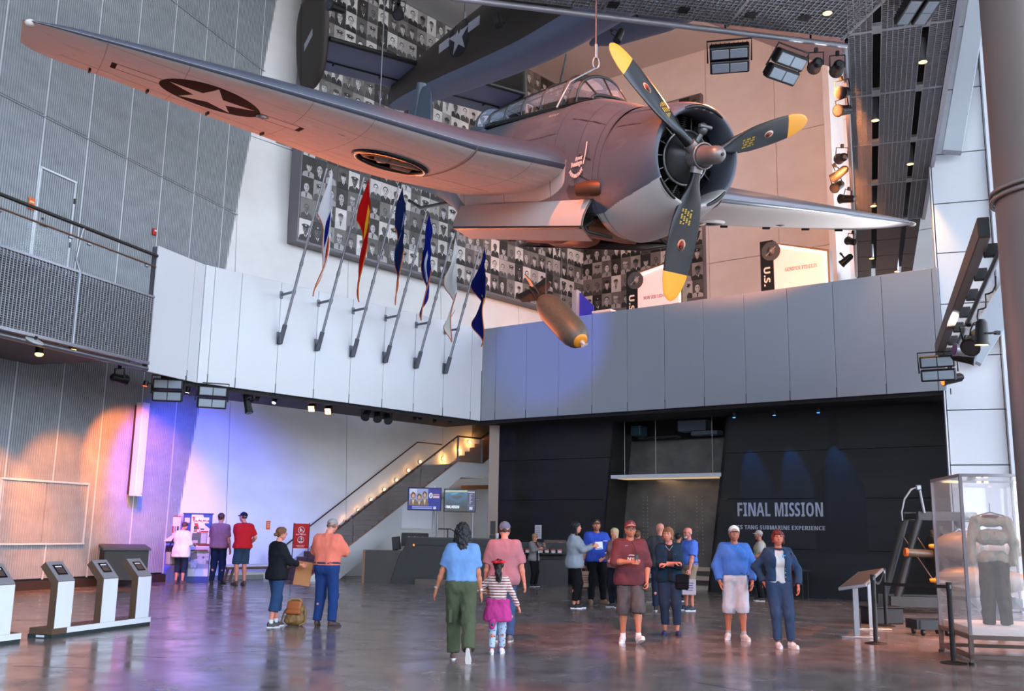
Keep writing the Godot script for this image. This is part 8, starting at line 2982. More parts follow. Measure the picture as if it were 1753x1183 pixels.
		if sl > 0.0:
			for i in 2:
				var e1: Vector3 = sh[i].lerp(el[i], minf(sl, 1.0))
				var d1: Vector3 = (el[i] - sh[i]).normalized()
				var loose: float = q.get("loose", 0.004) * h
				if sl <= 1.0:
					bn.append([sh[i], e1 + d1 * 0.02 * h, 0.032 * h * am + th, 0.027 * h * am + th + loose, e1, d1])
				else:
					bn.append([sh[i], el[i], 0.032 * h * am + th, 0.026 * h * am + th])
					var e2: Vector3 = el[i].lerp(wr[i], sl - 1.0)
					var d2: Vector3 = (wr[i] - el[i]).normalized()
					bn.append([el[i], e2 + d2 * 0.02 * h, 0.026 * h * am + th, 0.020 * h * am + th, e2, d2])
		var neckh: float = q.get("neck", 0.848)
		var cl := [[P.call(0, neckh, 0), V(0, 1, -q.get("scoop", 0.25)).normalized() if not q.get("vneck", false) else V(0, 1, 0.55).normalized()]]
		if q.get("scoop", 0.25) < 0.3:
			cl[0][1] = V(0, 1, 0.35).normalized()
		if q.has("open"):
			cl.append([V(0, q.get("open_to", 99.0) * h if q.has("open_to") else 99.0, 0.0), Vector3.ZERO, q.open * h])
		var mt := cloth("cloth_%s" % (q.col as Color).to_html(false), q.col)
		var top := place(T, sdf(bn, cell * 0.92, 0.026 * h, cl, q.get("crease", 0.012) * h / 1.75, 8.0), q.get("name", "shirt"), mt, q.get("label", ""))
		if q.has("stripes"):
			var rings := mb()
			for b in bn:
				pass
			top.material_override = striped(q.col, q.stripes)
		if q.get("collar", false):
			var cp := []
			for k in 15:
				var a := lerpf(-2.6, 2.6, k / 14.0) + PI / 2
				cp.append(P.call(cos(a) * 0.040, 0.845 + 0.008 * -sin(a), sin(a) * 0.042 - 0.004))
			place(T, mb().tube(cp, 0.0085 * h, 6), "collar", mt if not q.has("collar_col") else cloth("cloth_%s" % (q.collar_col as Color).to_html(false), q.collar_col))
	if s.has("shoes"):
		var sm := shoe_mesh(s.get("shoe_kind", "shoe"))
		for i in 2:
			var sg := 1.0 if i == 0 else -1.0
			var pitch: float = deg_to_rad(feet[i][3])
			var toe: float = deg_to_rad(feet[i][4] if feet[i].size() > 4 else 8.0 * sg)
			var fb := Basis(UP, toe) * Basis(V(1, 0, 0), pitch)
			var k: float = h / 1.75 * (0.9 if f else 1.0) * s.get("shoe_size", 1.0)
			var at: Vector3 = ank[i] - fb * V(0, 0.092 * k, 0.0)
			if pitch == 0.0 and feet[i][1] < 0.02:
				at.y = 0.0
			var so := part(T, "shoe", sm[0], mat("shoe_%s" % (s.shoes as Color).to_html(false), s.shoes, 0.6), Transform3D(fb * Basis.from_scale(Vector3.ONE * k), at))
			var sc: Color = s.get("sole", Color(0.75, 0.74, 0.73))
			part(so, "sole", sm[1], mat("sole_%s" % sc.to_html(false), sc, 0.7))
			if s.has("sock"):
				place(T, mb().tube([ank[i] + (knee[i] - ank[i]).normalized() * 0.028 * h, ank[i] - V(0, 0.01 * h, 0)], [0.0225 * h, 0.024 * h], 12), "sock", cloth("cloth_%s" % (s.sock as Color).to_html(false), s.sock))
	var hm := mat("hair_%s" % hair_c.to_html(false), hair_c, 0.62)
	var style: String = s.get("hair", "short")
	var face := [[V(0, 0.72, 0.20), V(0, -0.35, 1).normalized()]]
	var hbn := [[V(0, 0.67, -0.11), V(0, 0.69, 0.04), 0.365, 0.345]]
	var hcell := 0.055 if far else 0.042
	var hair: MB = null
	match style:
		"short":
			hbn.append([V(0, 0.42, -0.20), V(0, 0.6, -0.18), 0.24, 0.3])
			hair = sdf(hbn, hcell, 0.1, [[V(0, 0.66, 0.24), V(0, -0.62, 0.78).normalized()], [V(0, 0.40, -0.1), V(0, -0.9, 0.42).normalized()]], 0.03, 9.0)
		"fringe":
			hbn = [[V(-0.20, 0.5, -0.12), V(0.20, 0.5, -0.12), 0.185, 0.185], [V(0, 0.5, -0.24), V(0, 0.56, -0.24), 0.2, 0.2]]
			hair = sdf(hbn, hcell, 0.1, [[V(0, 0.5, -0.06), V(0, -0.1, 1).normalized()]], 0.02, 9.0)
		"bob":
			hbn.append([V(0, 0.40, -0.17), V(0, 0.6, -0.12), 0.30, 0.36])
			for sg in [-1.0, 1.0]:
				hbn.append([V(0.30 * sg, 0.60, 0.02), V(0.29 * sg, 0.20, 0.06), 0.13, 0.11])
			hbn.append([V(-0.16, 0.78, 0.20), V(0.16, 0.80, 0.20), 0.13, 0.12])
			hair = sdf(hbn, hcell, 0.08, [[V(0, 0.12, 0), V(0, -1, 0)]], 0.05, 8.0, [[V(0, 0.36, 0.36), 0.30, 0.05]])
		"long":
			hbn.append([V(0, 0.5, -0.18), V(0, -0.42, -0.34), 0.38, 0.34])
			for sg in [-1.0, 1.0]:
				hbn.append([V(0.28 * sg, 0.55, -0.05), V(0.36 * sg, -0.32, -0.2), 0.18, 0.19])
			hair = sdf(hbn, hcell, 0.1, [], 0.09, 6.0, [[V(0, 0.36, 0.42), 0.36, 0.06]])
		"sleek":
			hbn.append([V(0, 0.5, -0.16), V(0, -0.30, -0.22), 0.30, 0.20])
			for sg in [-1.0, 1.0]:
				hbn.append([V(0.26 * sg, 0.6, -0.02), V(0.25 * sg, -0.2, 0.0), 0.13, 0.09])
			hair = sdf(hbn, hcell, 0.08, [], 0.035, 7.0, [[V(0, 0.38, 0.40), 0.35, 0.05]])
		"bun":
			hbn.append([V(0, 0.45, -0.20), V(0, 0.6, -0.15), 0.24, 0.3])
			hbn.append([V(0, 0.40, -0.50), V(0, 0.42, -0.50), 0.13, 0.13])
			hair = sdf(hbn, hcell, 0.06, [[V(0, 0.64, 0.24), V(0, -0.6, 0.8).normalized()]], 0.035, 8.0)
		"tail":
			hbn.append([V(0, 0.45, -0.20), V(0, 0.6, -0.15), 0.26, 0.31])
			hbn.append([V(0, 0.70, -0.42), V(-0.04, 0.05, -0.58), 0.14, 0.24])
			hbn.append([V(-0.04, 0.05, -0.58), V(-0.12, -0.95, -0.46), 0.24, 0.15])
			hair = sdf(hbn, hcell, 0.08, [[V(0, 0.64, 0.26), V(0, -0.6, 0.8).normalized()]], 0.08, 5.0)
	if hair:
		part(T, "hair", hair.mesh(), hm, hx)
	if s.has("beard"):
		var bb := sdf([[V(-0.24, 0.34, 0.06), V(-0.08, 0.10, 0.22), 0.07, 0.085], [V(0.24, 0.34, 0.06), V(0.08, 0.10, 0.22), 0.07, 0.085], [V(-0.05, 0.06, 0.25), V(0.05, 0.06, 0.25), 0.11, 0.11], [V(-0.08, 0.29, 0.345), V(0.08, 0.29, 0.345), 0.035, 0.035]], 0.04, 0.06, [], 0.02, 10.0)
		part(T, "beard", bb.mesh(), mat("hair_%s" % (s.beard as Color).to_html(false), s.beard, 0.7), hx)
	if s.has("cap"):
		var cc: Color = s.cap
		var cm := cloth("cap_%s" % cc.to_html(false), cc)
		var dome := []
		for i in 9:
			var a := PI / 2 * i / 8.0
			dome.append(Vector2(cos(a) * 0.40, 0.66 + sin(a) * 0.41))
		var crown := part(T, "cap", mb().lathe(dome, 28).mesh(), cm, hx * Transform3D(Basis(V(1, 0, 0), -0.12) * Basis.from_scale(V(0.96, 1, 1.08)), V(0, -0.01, 0.02)))
		var br := []
		for i in 7:
			var row := PackedVector3Array()
			for k in 13:
				var a := lerpf(-1.15, 1.15, k / 12.0)
				var r := lerpf(0.36, 0.66, i / 6.0 if i < 4 else (6 - i) / 3.0 * 0.5 + 0.0) if false else lerpf(0.36, 0.36 + 0.30 * cos(a * 0.9), i / 6.0)
				row.append(V(sin(a) * minf(r, 0.42) * 0.98, 0.675 - 0.05 * pow(i / 6.0, 2) - 0.05 * absf(a) * absf(a), cos(a) * r))
			br.append(row)
		var brim := mb()
		brim.grid(br, true)
		for i in br.size():
			for k in 13:
				br[i][k].y -= 0.025
		brim.grid(br, false)
		part(crown, "brim", brim.mesh(), cm if not s.has("brim") else cloth("cap_%s" % (s.brim as Color).to_html(false), s.brim))
		if s.has("cap_mark"):
			part(crown, "badge", mb().ball(V(0, 0.82, 0.36), V(0.09, 0.07, 0.04), 12, 6).mesh(), mat("capmark_%s" % (s.cap_mark as Color).to_html(false), s.cap_mark, 0.6))
	if s.has("glasses"):
		var gb := mb()
		for sg in [-1.0, 1.0]:
			var rp := []
			for k in 17:
				rp.append(V(0.15 * sg + cos(TAU * k / 16) * 0.095, 0.50 + sin(TAU * k / 16) * 0.065, 0.385))
			gb.tube(rp, 0.012, 5, false)
			gb.tube([V(0.245 * sg, 0.52, 0.38), V(0.335 * sg, 0.52, 0.10), V(0.34 * sg, 0.48, -0.06)], 0.011, 5)
		gb.rod(V(-0.055, 0.52, 0.39), V(0.055, 0.52, 0.39), 0.01, 5)
		part(T, "glasses", gb.mesh(), mat("glasses_%s" % (s.glasses as Color).to_html(false), s.glasses, 0.3), hx)
	return {"node": T, "hold": hold, "wrist": wr, "elbow": el, "shoulder": sh, "head": hx, "P": P, "h": h, "xf": T.transform}


func striped(a: Color, b: Color) -> StandardMaterial3D:
	var m := cloth("striped_knit", Color.WHITE)
	if m.albedo_texture == null:
		var im := Image.create(8, 64, false, Image.FORMAT_RGB8)
		for y in 64:
			im.fill_rect(Rect2i(0, y, 8, 1), a if y % 8 < 5 else b)
		m.albedo_texture = img_tex(im)
		m.uv1_triplanar = true
		m.uv1_scale = V(3.4, 3.4, 3.4)
	return m


# ---------------------------------------------------------------- the visitors
func held(called: String, label: String, category: String, who: Dictionary, at: Vector3, turn := Basis()) -> Node3D:
	return thing(called, label, category, "", who.xf * Transform3D(turn, at))


func paper_bag(T: Node3D, c: Color, w: float, hh: float, ink: Color) -> void:
	var m := cloth("bag_%s" % c.to_html(false), c)
	part(T, "bag_body", mb().rbox(V(0, -0.12 - hh / 2, 0), V(w, hh, w * 0.45), 0.008).mesh(), m)
	for z in [-0.06, 0.06]:
		part(T, "handle", mb().tube([V(-w * 0.22, -0.12, z), V(-w * 0.16, -0.01, z * 0.3), V(w * 0.16, -0.01, z * 0.3), V(w * 0.22, -0.12, z)], 0.006, 5).mesh(), m)
	for k in 4:
		part(T, "print_line", bx(V(0, -0.12 - hh * (0.25 + 0.15 * k), w * 0.226), V(w * (0.6 - 0.1 * (k % 2)), hh * 0.06, 0.002)), cloth("bagink_%s" % ink.to_html(false), ink))


func build_people() -> void:
	var pale := Color(0.80, 0.55, 0.44)
	var tan := Color(0.70, 0.43, 0.31)
	var rose := Color(0.80, 0.50, 0.41)
	var black := Color(0.098, 0.098, 0.106)
	var d: Dictionary
	d = person({"label": "woman in a loose white shirt and dark cropped trousers at the blue booth, back turned", "at": Vector2(-9.32, -28.55), "h": 1.74, "f": true, "yaw": 165, "far": true, "girth": 1.25, "nod": 22, "skin": rose, "hair": "short", "hair_col": Color(0.30, 0.17, 0.15),
		"hands": [[0.10, 0.60, 0.20], [-0.12, 0.62, 0.18]], "legs": {"col": Color(0.137, 0.169, 0.238), "hem": 0.17, "name": "cropped_trousers", "wide": 0.006}, "tops": [{"col": Color(0.863, 0.837, 0.811), "sleeve": 1.4, "hem": 0.43, "flare": 0.03, "loose": 0.01, "th": 0.014}], "shoes": Color(0.388, 0.294, 0.259), "sole": Color(0.346, 0.28, 0.256)})
	var bg := held("shoulder_bag", "grey shoulder bag with black straps carried by the woman in the white shirt", "bag", d, V(0.34, 0.72, 0.02))
	part(bg, "body", mb().rbox(V(0, 0, 0), V(0.14, 0.42, 0.34), 0.03).mesh(), cloth("bag_grey", Color(0.568, 0.56, 0.536)))
	part(bg, "flap", mb().rbox(V(0.01, 0.24, 0), V(0.17, 0.2, 0.36), 0.03).mesh(), cloth("bag_black", Color(0.143, 0.143, 0.189)))
	part(bg, "strap", mb().tube([V(0, 0.3, -0.12), V(-0.14, 0.66, -0.04), V(-0.14, 0.66, 0.04), V(0, 0.3, 0.12)], 0.018, 6).mesh(), mats["bag_black"])
	d = person({"label": "man in a mauve checked shirt and navy trousers beside the man in red, back turned", "at": Vector2(-8.24, -28.5), "h": 1.99, "yaw": 178, "far": true, "girth": 1.08, "look": 6, "skin": rose, "hair": "short", "hair_col": Color(0.32, 0.16, 0.09),
		"hands": [[0.14, 0.49, 0.06], [-0.135, 0.50, 0.07]], "legs": {"col": Color(0.106, 0.134, 0.215), "hem": 0.03}, "tops": [{"col": Color(0.563, 0.369, 0.369), "sleeve": 0.85, "hem": 0.51, "collar": true, "th": 0.012}], "shoes": Color(0.0788, 0.0788, 0.0899), "sole": black,
		"feet": [[0.075, 0, 0.0, 0.0, 12], [-0.05, 0, 0.02, 0.0, -20]]})
	d = person({"label": "man in a red shirt, navy cap and blue shorts with a hand at his chin", "at": Vector2(-7.52, -28.3), "h": 2.02, "yaw": -140, "far": true, "girth": 1.15, "belly": 0.5, "look": 35, "skin": rose, "hair": "fringe", "hair_col": Color(0.2, 0.15, 0.13), "cap": Color(0.134, 0.134, 0.196),
		"hands": [[-0.05, 0.78, 0.14], [-0.16, 0.56, 0.10]], "poles": [V(0.4, -1, 0.2), V(-0.6, -0.3, -1)], "grip": ["grip", "relaxed"], "legs": {"col": Color(0.192, 0.251, 0.33), "hem": 0.29, "name": "shorts", "wide": 0.012}, "tops": [{"col": Color(0.746, 0.134, 0.152), "sleeve": 0.8, "hem": 0.51, "collar": true, "collar_col": Color(0.103, 0.103, 0.112), "th": 0.012}], "shoes": Color(0.345, 0.267, 0.23), "sole": Color(0.249, 0.21, 0.196)})
	d = person({"label": "woman in a black jacket and blue cropped jeans with her hair in a bun", "at": Vector2(-3.87, -16.85), "h": 1.63, "f": true, "yaw": 128, "girth": 1.12, "nod": 4, "skin": rose, "hair": "bun", "hair_col": Color(0.40, 0.24, 0.13), "glasses": Color(0.08, 0.07, 0.07),
		"hands": [[0.10, 0.63, 0.20], [-0.10, 0.62, 0.22]], "grip": ["grip", "grip"], "legs": {"col": Color(0.16, 0.245, 0.375), "hem": 0.155, "name": "cropped_jeans", "wide": 0.012}, "tops": [{"col": Color(0.0987, 0.107, 0.122), "sleeve": 1.7, "hem": 0.48, "flare": 0.022, "name": "jacket", "th": 0.013}], "shoes": Color(0.238, 0.231, 0.225), "sole": Color(0.763, 0.763, 0.763), "sock": Color(0.793, 0.793, 0.793),
		"feet": [[0.07, 0, 0.05, 0.0, 4], [-0.05, 0, -0.06, 0.0, -6]]})
	var fo := held("document_folder", "orange brown cardboard folder held by the woman in the black jacket", "folder", d, V(0.0, 0.86, 0.48), Basis(UP, 1.15) * Basis(V(0, 0, 1), 0.14))
	part(fo, "board", bx(Vector3.ZERO, V(0.28, 0.40, 0.018), 0.004), mat("folder_orange", Color(0.656, 0.411, 0.205), 0.6))
	part(fo, "flap_edge", bx(V(0, 0.17, 0.011), V(0.26, 0.04, 0.006)), mat("folder_flap", Color(0.6, 0.367, 0.186), 0.6))
	d = person({"label": "man in a coral shirt and blue jeans looking down at his phone, back turned", "at": Vector2(-3.08, -17.1), "h": 1.80, "yaw": 165, "girth": 1.16, "belly": 0.3, "look": -14, "nod": 20, "skin": rose, "hair": "fringe", "hair_col": Color(0.40, 0.36, 0.33), "cap": Color(0.567, 0.551, 0.535), "glasses": Color(0.05, 0.05, 0.06),
		"hands": [[0.07, 0.66, 0.19], [-0.06, 0.66, 0.20]], "poles": [V(1, -0.7, -0.5), V(-1, -0.7, -0.5)], "grip": ["grip", "grip"], "legs": {"col": Color(0.129, 0.217, 0.406), "hem": 0.035, "name": "jeans", "belt": Color(0.107, 0.143, 0.266), "wide": 0.004}, "tops": [{"col": Color(0.853, 0.449, 0.372), "sleeve": 0.95, "hem": 0.565, "collar": true, "loose": 0.012, "th": 0.014}], "shoes": Color(0.239, 0.163, 0.147), "sole": Color(0.174, 0.134, 0.126),
		"feet": [[0.075, 0, 0.0, 0.0, 16], [-0.085, 0, -0.02, 0.0, -24]]})
	var ph := held("phone", "dark phone held by the man in the coral shirt", "phone", d, (d.hold[0] + d.hold[1]) * 0.5 + V(0, 0.01, 0.02), Basis(V(1, 0, 0), -0.9))
	part(ph, "case", bx(Vector3.ZERO, V(0.075, 0.15, 0.01), 0.003), mat("phone_dark", Color(0.103, 0.103, 0.112), 0.3))
	part(ph, "screen", bx(V(0, 0, -0.0065), V(0.066, 0.135, 0.002)), mat("phone_glass", Color(0.195, 0.209, 0.222), 0.1))
	var rk := thing("rucksack", "brown and orange leather rucksack on the floor beside the woman in black", "rucksack", "", Transform3D(Basis(UP, -0.25), V(-3.60, 0, -17.2)))
	var lea := mat("leather_orange", Color(0.652, 0.358, 0.179), 0.5)
	var gol := mat("leather_gold", Color(0.502, 0.375, 0.206), 0.55)
	part(rk, "body", sdf([[V(-0.09, 0.10, 0), V(0.09, 0.10, 0), 0.10, 0.10], [V(-0.08, 0.27, -0.02), V(0.08, 0.27, -0.02), 0.09, 0.085], [V(-0.04, 0.36, -0.03), V(0.04, 0.36, -0.03), 0.06, 0.06]], 0.014, 0.05, [[Vector3.ZERO, V(0, -1, 0)]], 0.02, 14.0).mesh(), gol)
	part(rk, "flap", sdf([[V(-0.10, 0.37, 0.03), V(0.10, 0.37, 0.03), 0.035, 0.035], [V(-0.11, 0.22, 0.085), V(0.11, 0.22, 0.085), 0.032, 0.032], [V(-0.10, 0.30, 0.06), V(0.10, 0.30, 0.06), 0.035, 0.035]], 0.013, 0.05).mesh(), lea)
	part(rk, "trim", mb().tube([V(-0.13, 0.40, 0.02), V(-0.06, 0.435, 0.0), V(0.06, 0.435, 0.0), V(0.13, 0.40, 0.02)], 0.014, 6).mesh(), mat("trim_yellow", Color(0.716, 0.553, 0.33), 0.5))
	for s in [-1.0, 1.0]:
		part(rk, "strap", mb().tube([V(0.10 * s, 0.33, -0.05), V(0.20 * s, 0.22, 0.0), V(0.22 * s, 0.06, 0.06), V(0.14 * s, 0.012, 0.12)], 0.018, 6).mesh(), gol)
	d = person({"label": "woman with long black hair, light blue top and green cargo trousers, walking away", "at": Vector2(-0.60, -13.05), "h": 1.73, "f": true, "yaw": 184, "girth": 1.10, "skin": tan, "hair": "long", "hair_col": Color(0.022, 0.015, 0.017),
		"hands": [[0.195, 0.475, 0.05], [-0.15, 0.475, 0.03]], "legs": {"col": Color(0.285, 0.308, 0.23), "hem": 0.045, "wide": 0.012, "name": "cargo_trousers", "crease": 0.014, "top": 0.60}, "tops": [{"col": Color(0.403, 0.536, 0.712), "sleeve": 0.78, "hem": 0.575, "th": 0.011}], "shoes": Color(0.343, 0.241, 0.222), "sole": Color(0.848, 0.823, 0.796),
		"feet": [[0.045, 0, 0.05, 0.0, 0], [-0.06, 0.045, -0.20, 62.0, -10]]})
	part(d.node, "wristband", mb().rod(d.wrist[0] + V(0, 0.02, 0), d.wrist[0] + V(0, 0.045, 0), 0.031, 12).mesh(), mat("band_silver", Color(0.717, 0.717, 0.717), 0.3, 0.6))
	part(d.node, "wristwatch", mb().rod(d.wrist[1] + V(0, 0.02, 0), d.wrist[1] + V(0, 0.04, 0), 0.031, 12).mesh(), mats["band_silver"])
	for s in [0.115, -0.115]:
		part(d.node, "cargo_pocket", mb().rbox(V(s * 1.15, 0.55, -0.02 if s > 0 else -0.02), V(0.05, 0.17, 0.13), 0.012).mesh(), cloth("cloth_%s" % Color(0.285, 0.308, 0.23).to_html(false), Color.WHITE))
	var ph2 := held("phone", "black phone in the right hand of the woman in green trousers", "phone", d, d.hold[1] + V(-0.01, -0.02, 0.0), Basis(UP, PI / 2))
	part(ph2, "case", bx(Vector3.ZERO, V(0.075, 0.15, 0.012), 0.003), mats["phone_dark"])
	part(ph2, "screen", bx(V(0, 0, 0.0075), V(0.066, 0.135, 0.002)), mats["phone_glass"])
	d = person({"label": "girl in a striped top with a pink jacket tied round her waist, walking away", "at": Vector2(-0.13, -13.75), "h": 1.22, "f": true, "child": true, "yaw": 178, "girth": 0.92, "head": 0.155, "skin": Color(0.74, 0.47, 0.36), "hair": "tail", "hair_col": Color(0.085, 0.04, 0.028),
		"hands": [[0.16, 0.66, 0.12], [-0.235, 0.50, 0.03]], "poles": [V(1, -0.8, 0), V(-0.5, -0.3, -1)], "grip": ["grip", "point"], "legs": {"col": Color(0.645, 0.731, 0.812), "hem": 0.075, "th": 0.003, "crease": 0.004, "name": "leggings"}, "tops": [{"col": Color(0.818, 0.765, 0.737), "stripes": Color(0.436, 0.161, 0.169), "sleeve": 1.95, "hem": 0.53, "th": 0.009}], "shoes": Color(0.861, 0.809, 0.809), "sole": Color(0.899, 0.886, 0.88), "sock": Color(0.821, 0.421, 0.484), "shoe_size": 1.12,
		"feet": [[0.055, 0, -0.03, 0.0, 4], [-0.05, 0, 0.10, 0.0, -8]]})
	var h1: float = d.h
	var pinkm := cloth("jacket_pink", Color(0.686, 0.221, 0.478))
	part(d.node, "tied_jacket", sdf([[V(-0.05, 0.57, 0) * h1, V(0.05, 0.57, 0) * h1, 0.088 * h1, 0.088 * h1], [V(-0.062, 0.44, -0.02) * h1, V(0.062, 0.44, -0.02) * h1, 0.095 * h1, 0.095 * h1], [V(-0.065, 0.38, -0.03) * h1, V(0.065, 0.38, -0.03) * h1, 0.09 * h1, 0.09 * h1]], 0.014, 0.05, [[V(0, 0.36 * h1, 0), V(0, -1, 0)], [V(0, 0.60 * h1, 0), V(0, 1, 0)]], 0.016, 10.0).mesh(), pinkm)
	part(d.node, "jacket_hood", sdf([[V(0.05, 0.36, -0.10) * h1, V(0.055, 0.31, -0.10) * h1, 0.042 * h1, 0.034 * h1]], 0.012, 0.03, [], 0.012, 12.0).mesh(), pinkm)
	part(d.node, "hood_lining", mb().ball(V(0.05, 0.335, -0.134) * h1, V(0.018, 0.03, 0.012)).mesh(), cloth("lining_teal", Color(0.163, 0.428, 0.39)))
	part(d.node, "hair_bow", mb().ball(V(-0.035, 1.0, -0.065) * h1, V(0.055, 0.02, 0.03)).ball(V(0.035, 1.0, -0.065) * h1, V(0.055, 0.02, 0.03)).ball(V(0, 1.0, -0.065) * h1, V(0.02, 0.02, 0.03)).mesh(), cloth("bow_red", Color(0.781, 0.145, 0.179)))
	var dots := mb()
	for k in 26:
		var sg := 1.0 if k % 2 == 0 else -1.0
		var yy := 0.10 + 0.016 * (k / 2)
		var a := k * 2.4
		dots.ball(V((0.055 * sg + cos(a) * (0.027 + 0.05 * yy)), yy, sin(a) * (0.027 + 0.05 * yy) + (0.035 if sg < 0 else -0.02)) * h1, V(0.009, 0.009, 0.009), 8, 5)
	part(d.node, "legging_print", dots.mesh(), cloth("dot_rose", Color(0.652, 0.315, 0.337))).set_meta("kind", "stuff")
	d = person({"label": "man in a pink short-sleeved shirt and grey cap, back turned, beyond the girl", "at": Vector2(-0.06, -15.3), "h": 1.77, "yaw": 180, "girth": 1.15, "belly": 0.2, "skin": rose, "hair": "fringe", "hair_col": Color(0.22, 0.18, 0.17), "cap": Color(0.355, 0.385, 0.45),
		"hands": [[0.16, 0.50, 0.06], [-0.175, 0.495, 0.02]], "legs": {"col": Color(0.232, 0.31, 0.442), "hem": 0.035, "name": "jeans"}, "tops": [{"col": Color(0.61, 0.408, 0.431), "sleeve": 0.95, "hem": 0.47, "collar": true, "loose": 0.012, "th": 0.014}], "shoes": Color(0.404, 0.374, 0.354)})
	d = person({"label": "blonde woman in a grey blazer with a lanyard by the black wall", "at": Vector2(0.78, -30.3), "h": 1.57, "f": true, "yaw": 55, "far": true, "girth": 1.1, "skin": rose, "hair": "sleek", "hair_col": Color(0.60, 0.47, 0.30), "glasses": Color(0.1, 0.08, 0.08),
		"hands": [[0.08, 0.80, 0.18], [-0.05, 0.72, 0.17]], "poles": [V(1, -0.8, 0), V(-1, -0.8, 0)], "grip": ["grip", "grip"], "legs": {"col": Color(0.0911, 0.0911, 0.101), "hem": 0.05}, "tops": [{"col": Color(0.113, 0.113, 0.123), "sleeve": 0.0, "hem": 0.55, "th": 0.008}, {"col": Color(0.476, 0.467, 0.467), "sleeve": 1.8, "hem": 0.49, "open": 0.03, "name": "blazer", "th": 0.013}], "shoes": Color(0.124, 0.124, 0.132), "sole": Color(0.756, 0.756, 0.756)})
	part(d.node, "lanyard", ribbon([V(-0.06, 0.82, 0.07) * 1.6, V(0, 0.68, 0.10) * 1.6, V(0.06, 0.82, 0.07) * 1.6], 0.006, 0.02, V(0, 0, 1)).mesh(), mat("lanyard_red", Color(0.604, 0.175, 0.19), 0.6))
	part(d.node, "badge_card", bx(V(0, 0.65, 0.105) * 1.6, V(0.06, 0.09, 0.006)), mats["paper_white"])
	d = person({"label": "woman in a grey top and black leggings holding a white paper, in profile", "at": Vector2(1.47, -22.1), "h": 1.86, "f": true, "yaw": 78, "girth": 1.32, "belly": 0.5, "look": 6, "skin": rose, "hair": "sleek", "hair_col": Color(0.03, 0.02, 0.022),
		"hands": [[0.04, 0.735, 0.22], [-0.05, 0.72, 0.23]], "poles": [V(0.6, -1, -0.3), V(-0.6, -1, -0.3)], "grip": ["grip", "grip"], "legs": {"col": Color(0.0735, 0.0735, 0.0782), "hem": 0.09, "name": "leggings", "th": 0.006}, "tops": [{"col": Color(0.512, 0.533, 0.565), "sleeve": 1.85, "hem": 0.47, "flare": 0.018, "th": 0.012}], "shoes": Color(0.091, 0.091, 0.0973), "sole": Color(0.851, 0.851, 0.851), "feet": [[0.05, 0, 0.03, 0.0, 4], [-0.05, 0, 0.0, 0.0, -4]]})
	var pp := held("paper_sheet", "white sheet of paper held up by the woman in the grey top", "paper", d, d.hold[0].lerp(d.hold[1], 0.5) + V(0, -0.02, 0.06), Basis(UP, -1.1) * Basis(V(0, 0, 1), 0.08))
	part(pp, "sheet", bx(Vector3.ZERO, V(0.17, 0.16, 0.004)), mats["paper_white"])
	part(pp, "print_line", bx(V(0, -0.06, 0.003), V(0.13, 0.014, 0.002)), mat("ink_blue", Color(0.261, 0.329, 0.53), 0.6))
	d = person({"label": "man in a blue T-shirt and dark camouflage cap carrying a brown paper bag", "at": Vector2(2.08, -23.6), "h": 1.94, "yaw": 2, "girth": 1.16, "belly": 0.75, "skin": tan, "hair": "fringe", "hair_col": Color(0.12, 0.08, 0.06), "cap": Color(0.177, 0.177, 0.154), "cap_mark": Color(0.457, 0.457, 0.42), "beard": Color(0.42, 0.25, 0.18),
		"hands": [[0.175, 0.60, 0.17], [-0.165, 0.485, 0.03]], "grip": ["grip", "grip"], "legs": {"col": Color(0.0842, 0.0886, 0.101), "hem": 0.035}, "tops": [{"col": Color(0.215, 0.313, 0.68), "sleeve": 0.72, "hem": 0.50, "th": 0.012}], "shoes": Color(0.539, 0.409, 0.305), "sole": Color(0.449, 0.353, 0.288), "feet": [[0.085, 0, -0.01, 0.0, 34], [-0.07, 0, 0.02, 0.0, -4]]})
	part(d.node, "wristwatch", mb().rod(d.wrist[1] + V(0, 0.03, 0), d.wrist[1] + V(0, 0.06, 0), 0.037, 12).mesh(), mats["fixture_black"])
	part(d.node, "chest_print", letters("STATE", 0.10, 0.026, 0.004), mats["notice_white"], Transform3D(Basis(V(1, 0, 0), -0.08) * Basis(UP, 0.3), V(0.10, 0.745, 0.082) * 1.94))
	var pb := held("paper_bag", "brown paper carrier bag with dark print held by the man in the blue T-shirt", "bag", d, d.hold[1], Basis(UP, 0.3))
	paper_bag(pb, Color(0.585, 0.47, 0.405), 0.34, 0.36, Color(0.366, 0.281, 0.244))
	var pl := held("leaflets", "folded white leaflets in the left hand of the man in the blue T-shirt", "leaflets", d, d.hold[0] + V(-0.06, 0.03, 0.02), Basis(V(1, 0, 0), -1.1) * Basis(V(0, 0, 1), 0.3))
	part(pl, "sheet", bx(Vector3.ZERO, V(0.2, 0.15, 0.006)), mats["paper_white"])
	part(pl, "sheet", mb().box(V(0.02, 0.01, 0.008), V(0.2, 0.15, 0.004), Basis(V(0, 0, 1), 0.15)).mesh(), mats["paper_white"])
	d = person({"label": "woman with pale blonde hair half hidden behind the man in maroon", "at": Vector2(2.42, -22.6), "h": 1.74, "f": true, "yaw": -50, "skin": rose, "hair": "sleek", "hair_col": Color(0.72, 0.62, 0.46), "far": true,
		"hands": [[0.10, 0.60, 0.14], [-0.10, 0.60, 0.14]], "legs": {"col": Color(0.104, 0.113, 0.14), "hem": 0.06}, "tops": [{"col": Color(0.539, 0.379, 0.379), "sleeve": 1.6, "hem": 0.5}], "shoes": Color(0.143, 0.143, 0.151), "sole": Color(0.678, 0.678, 0.678)})
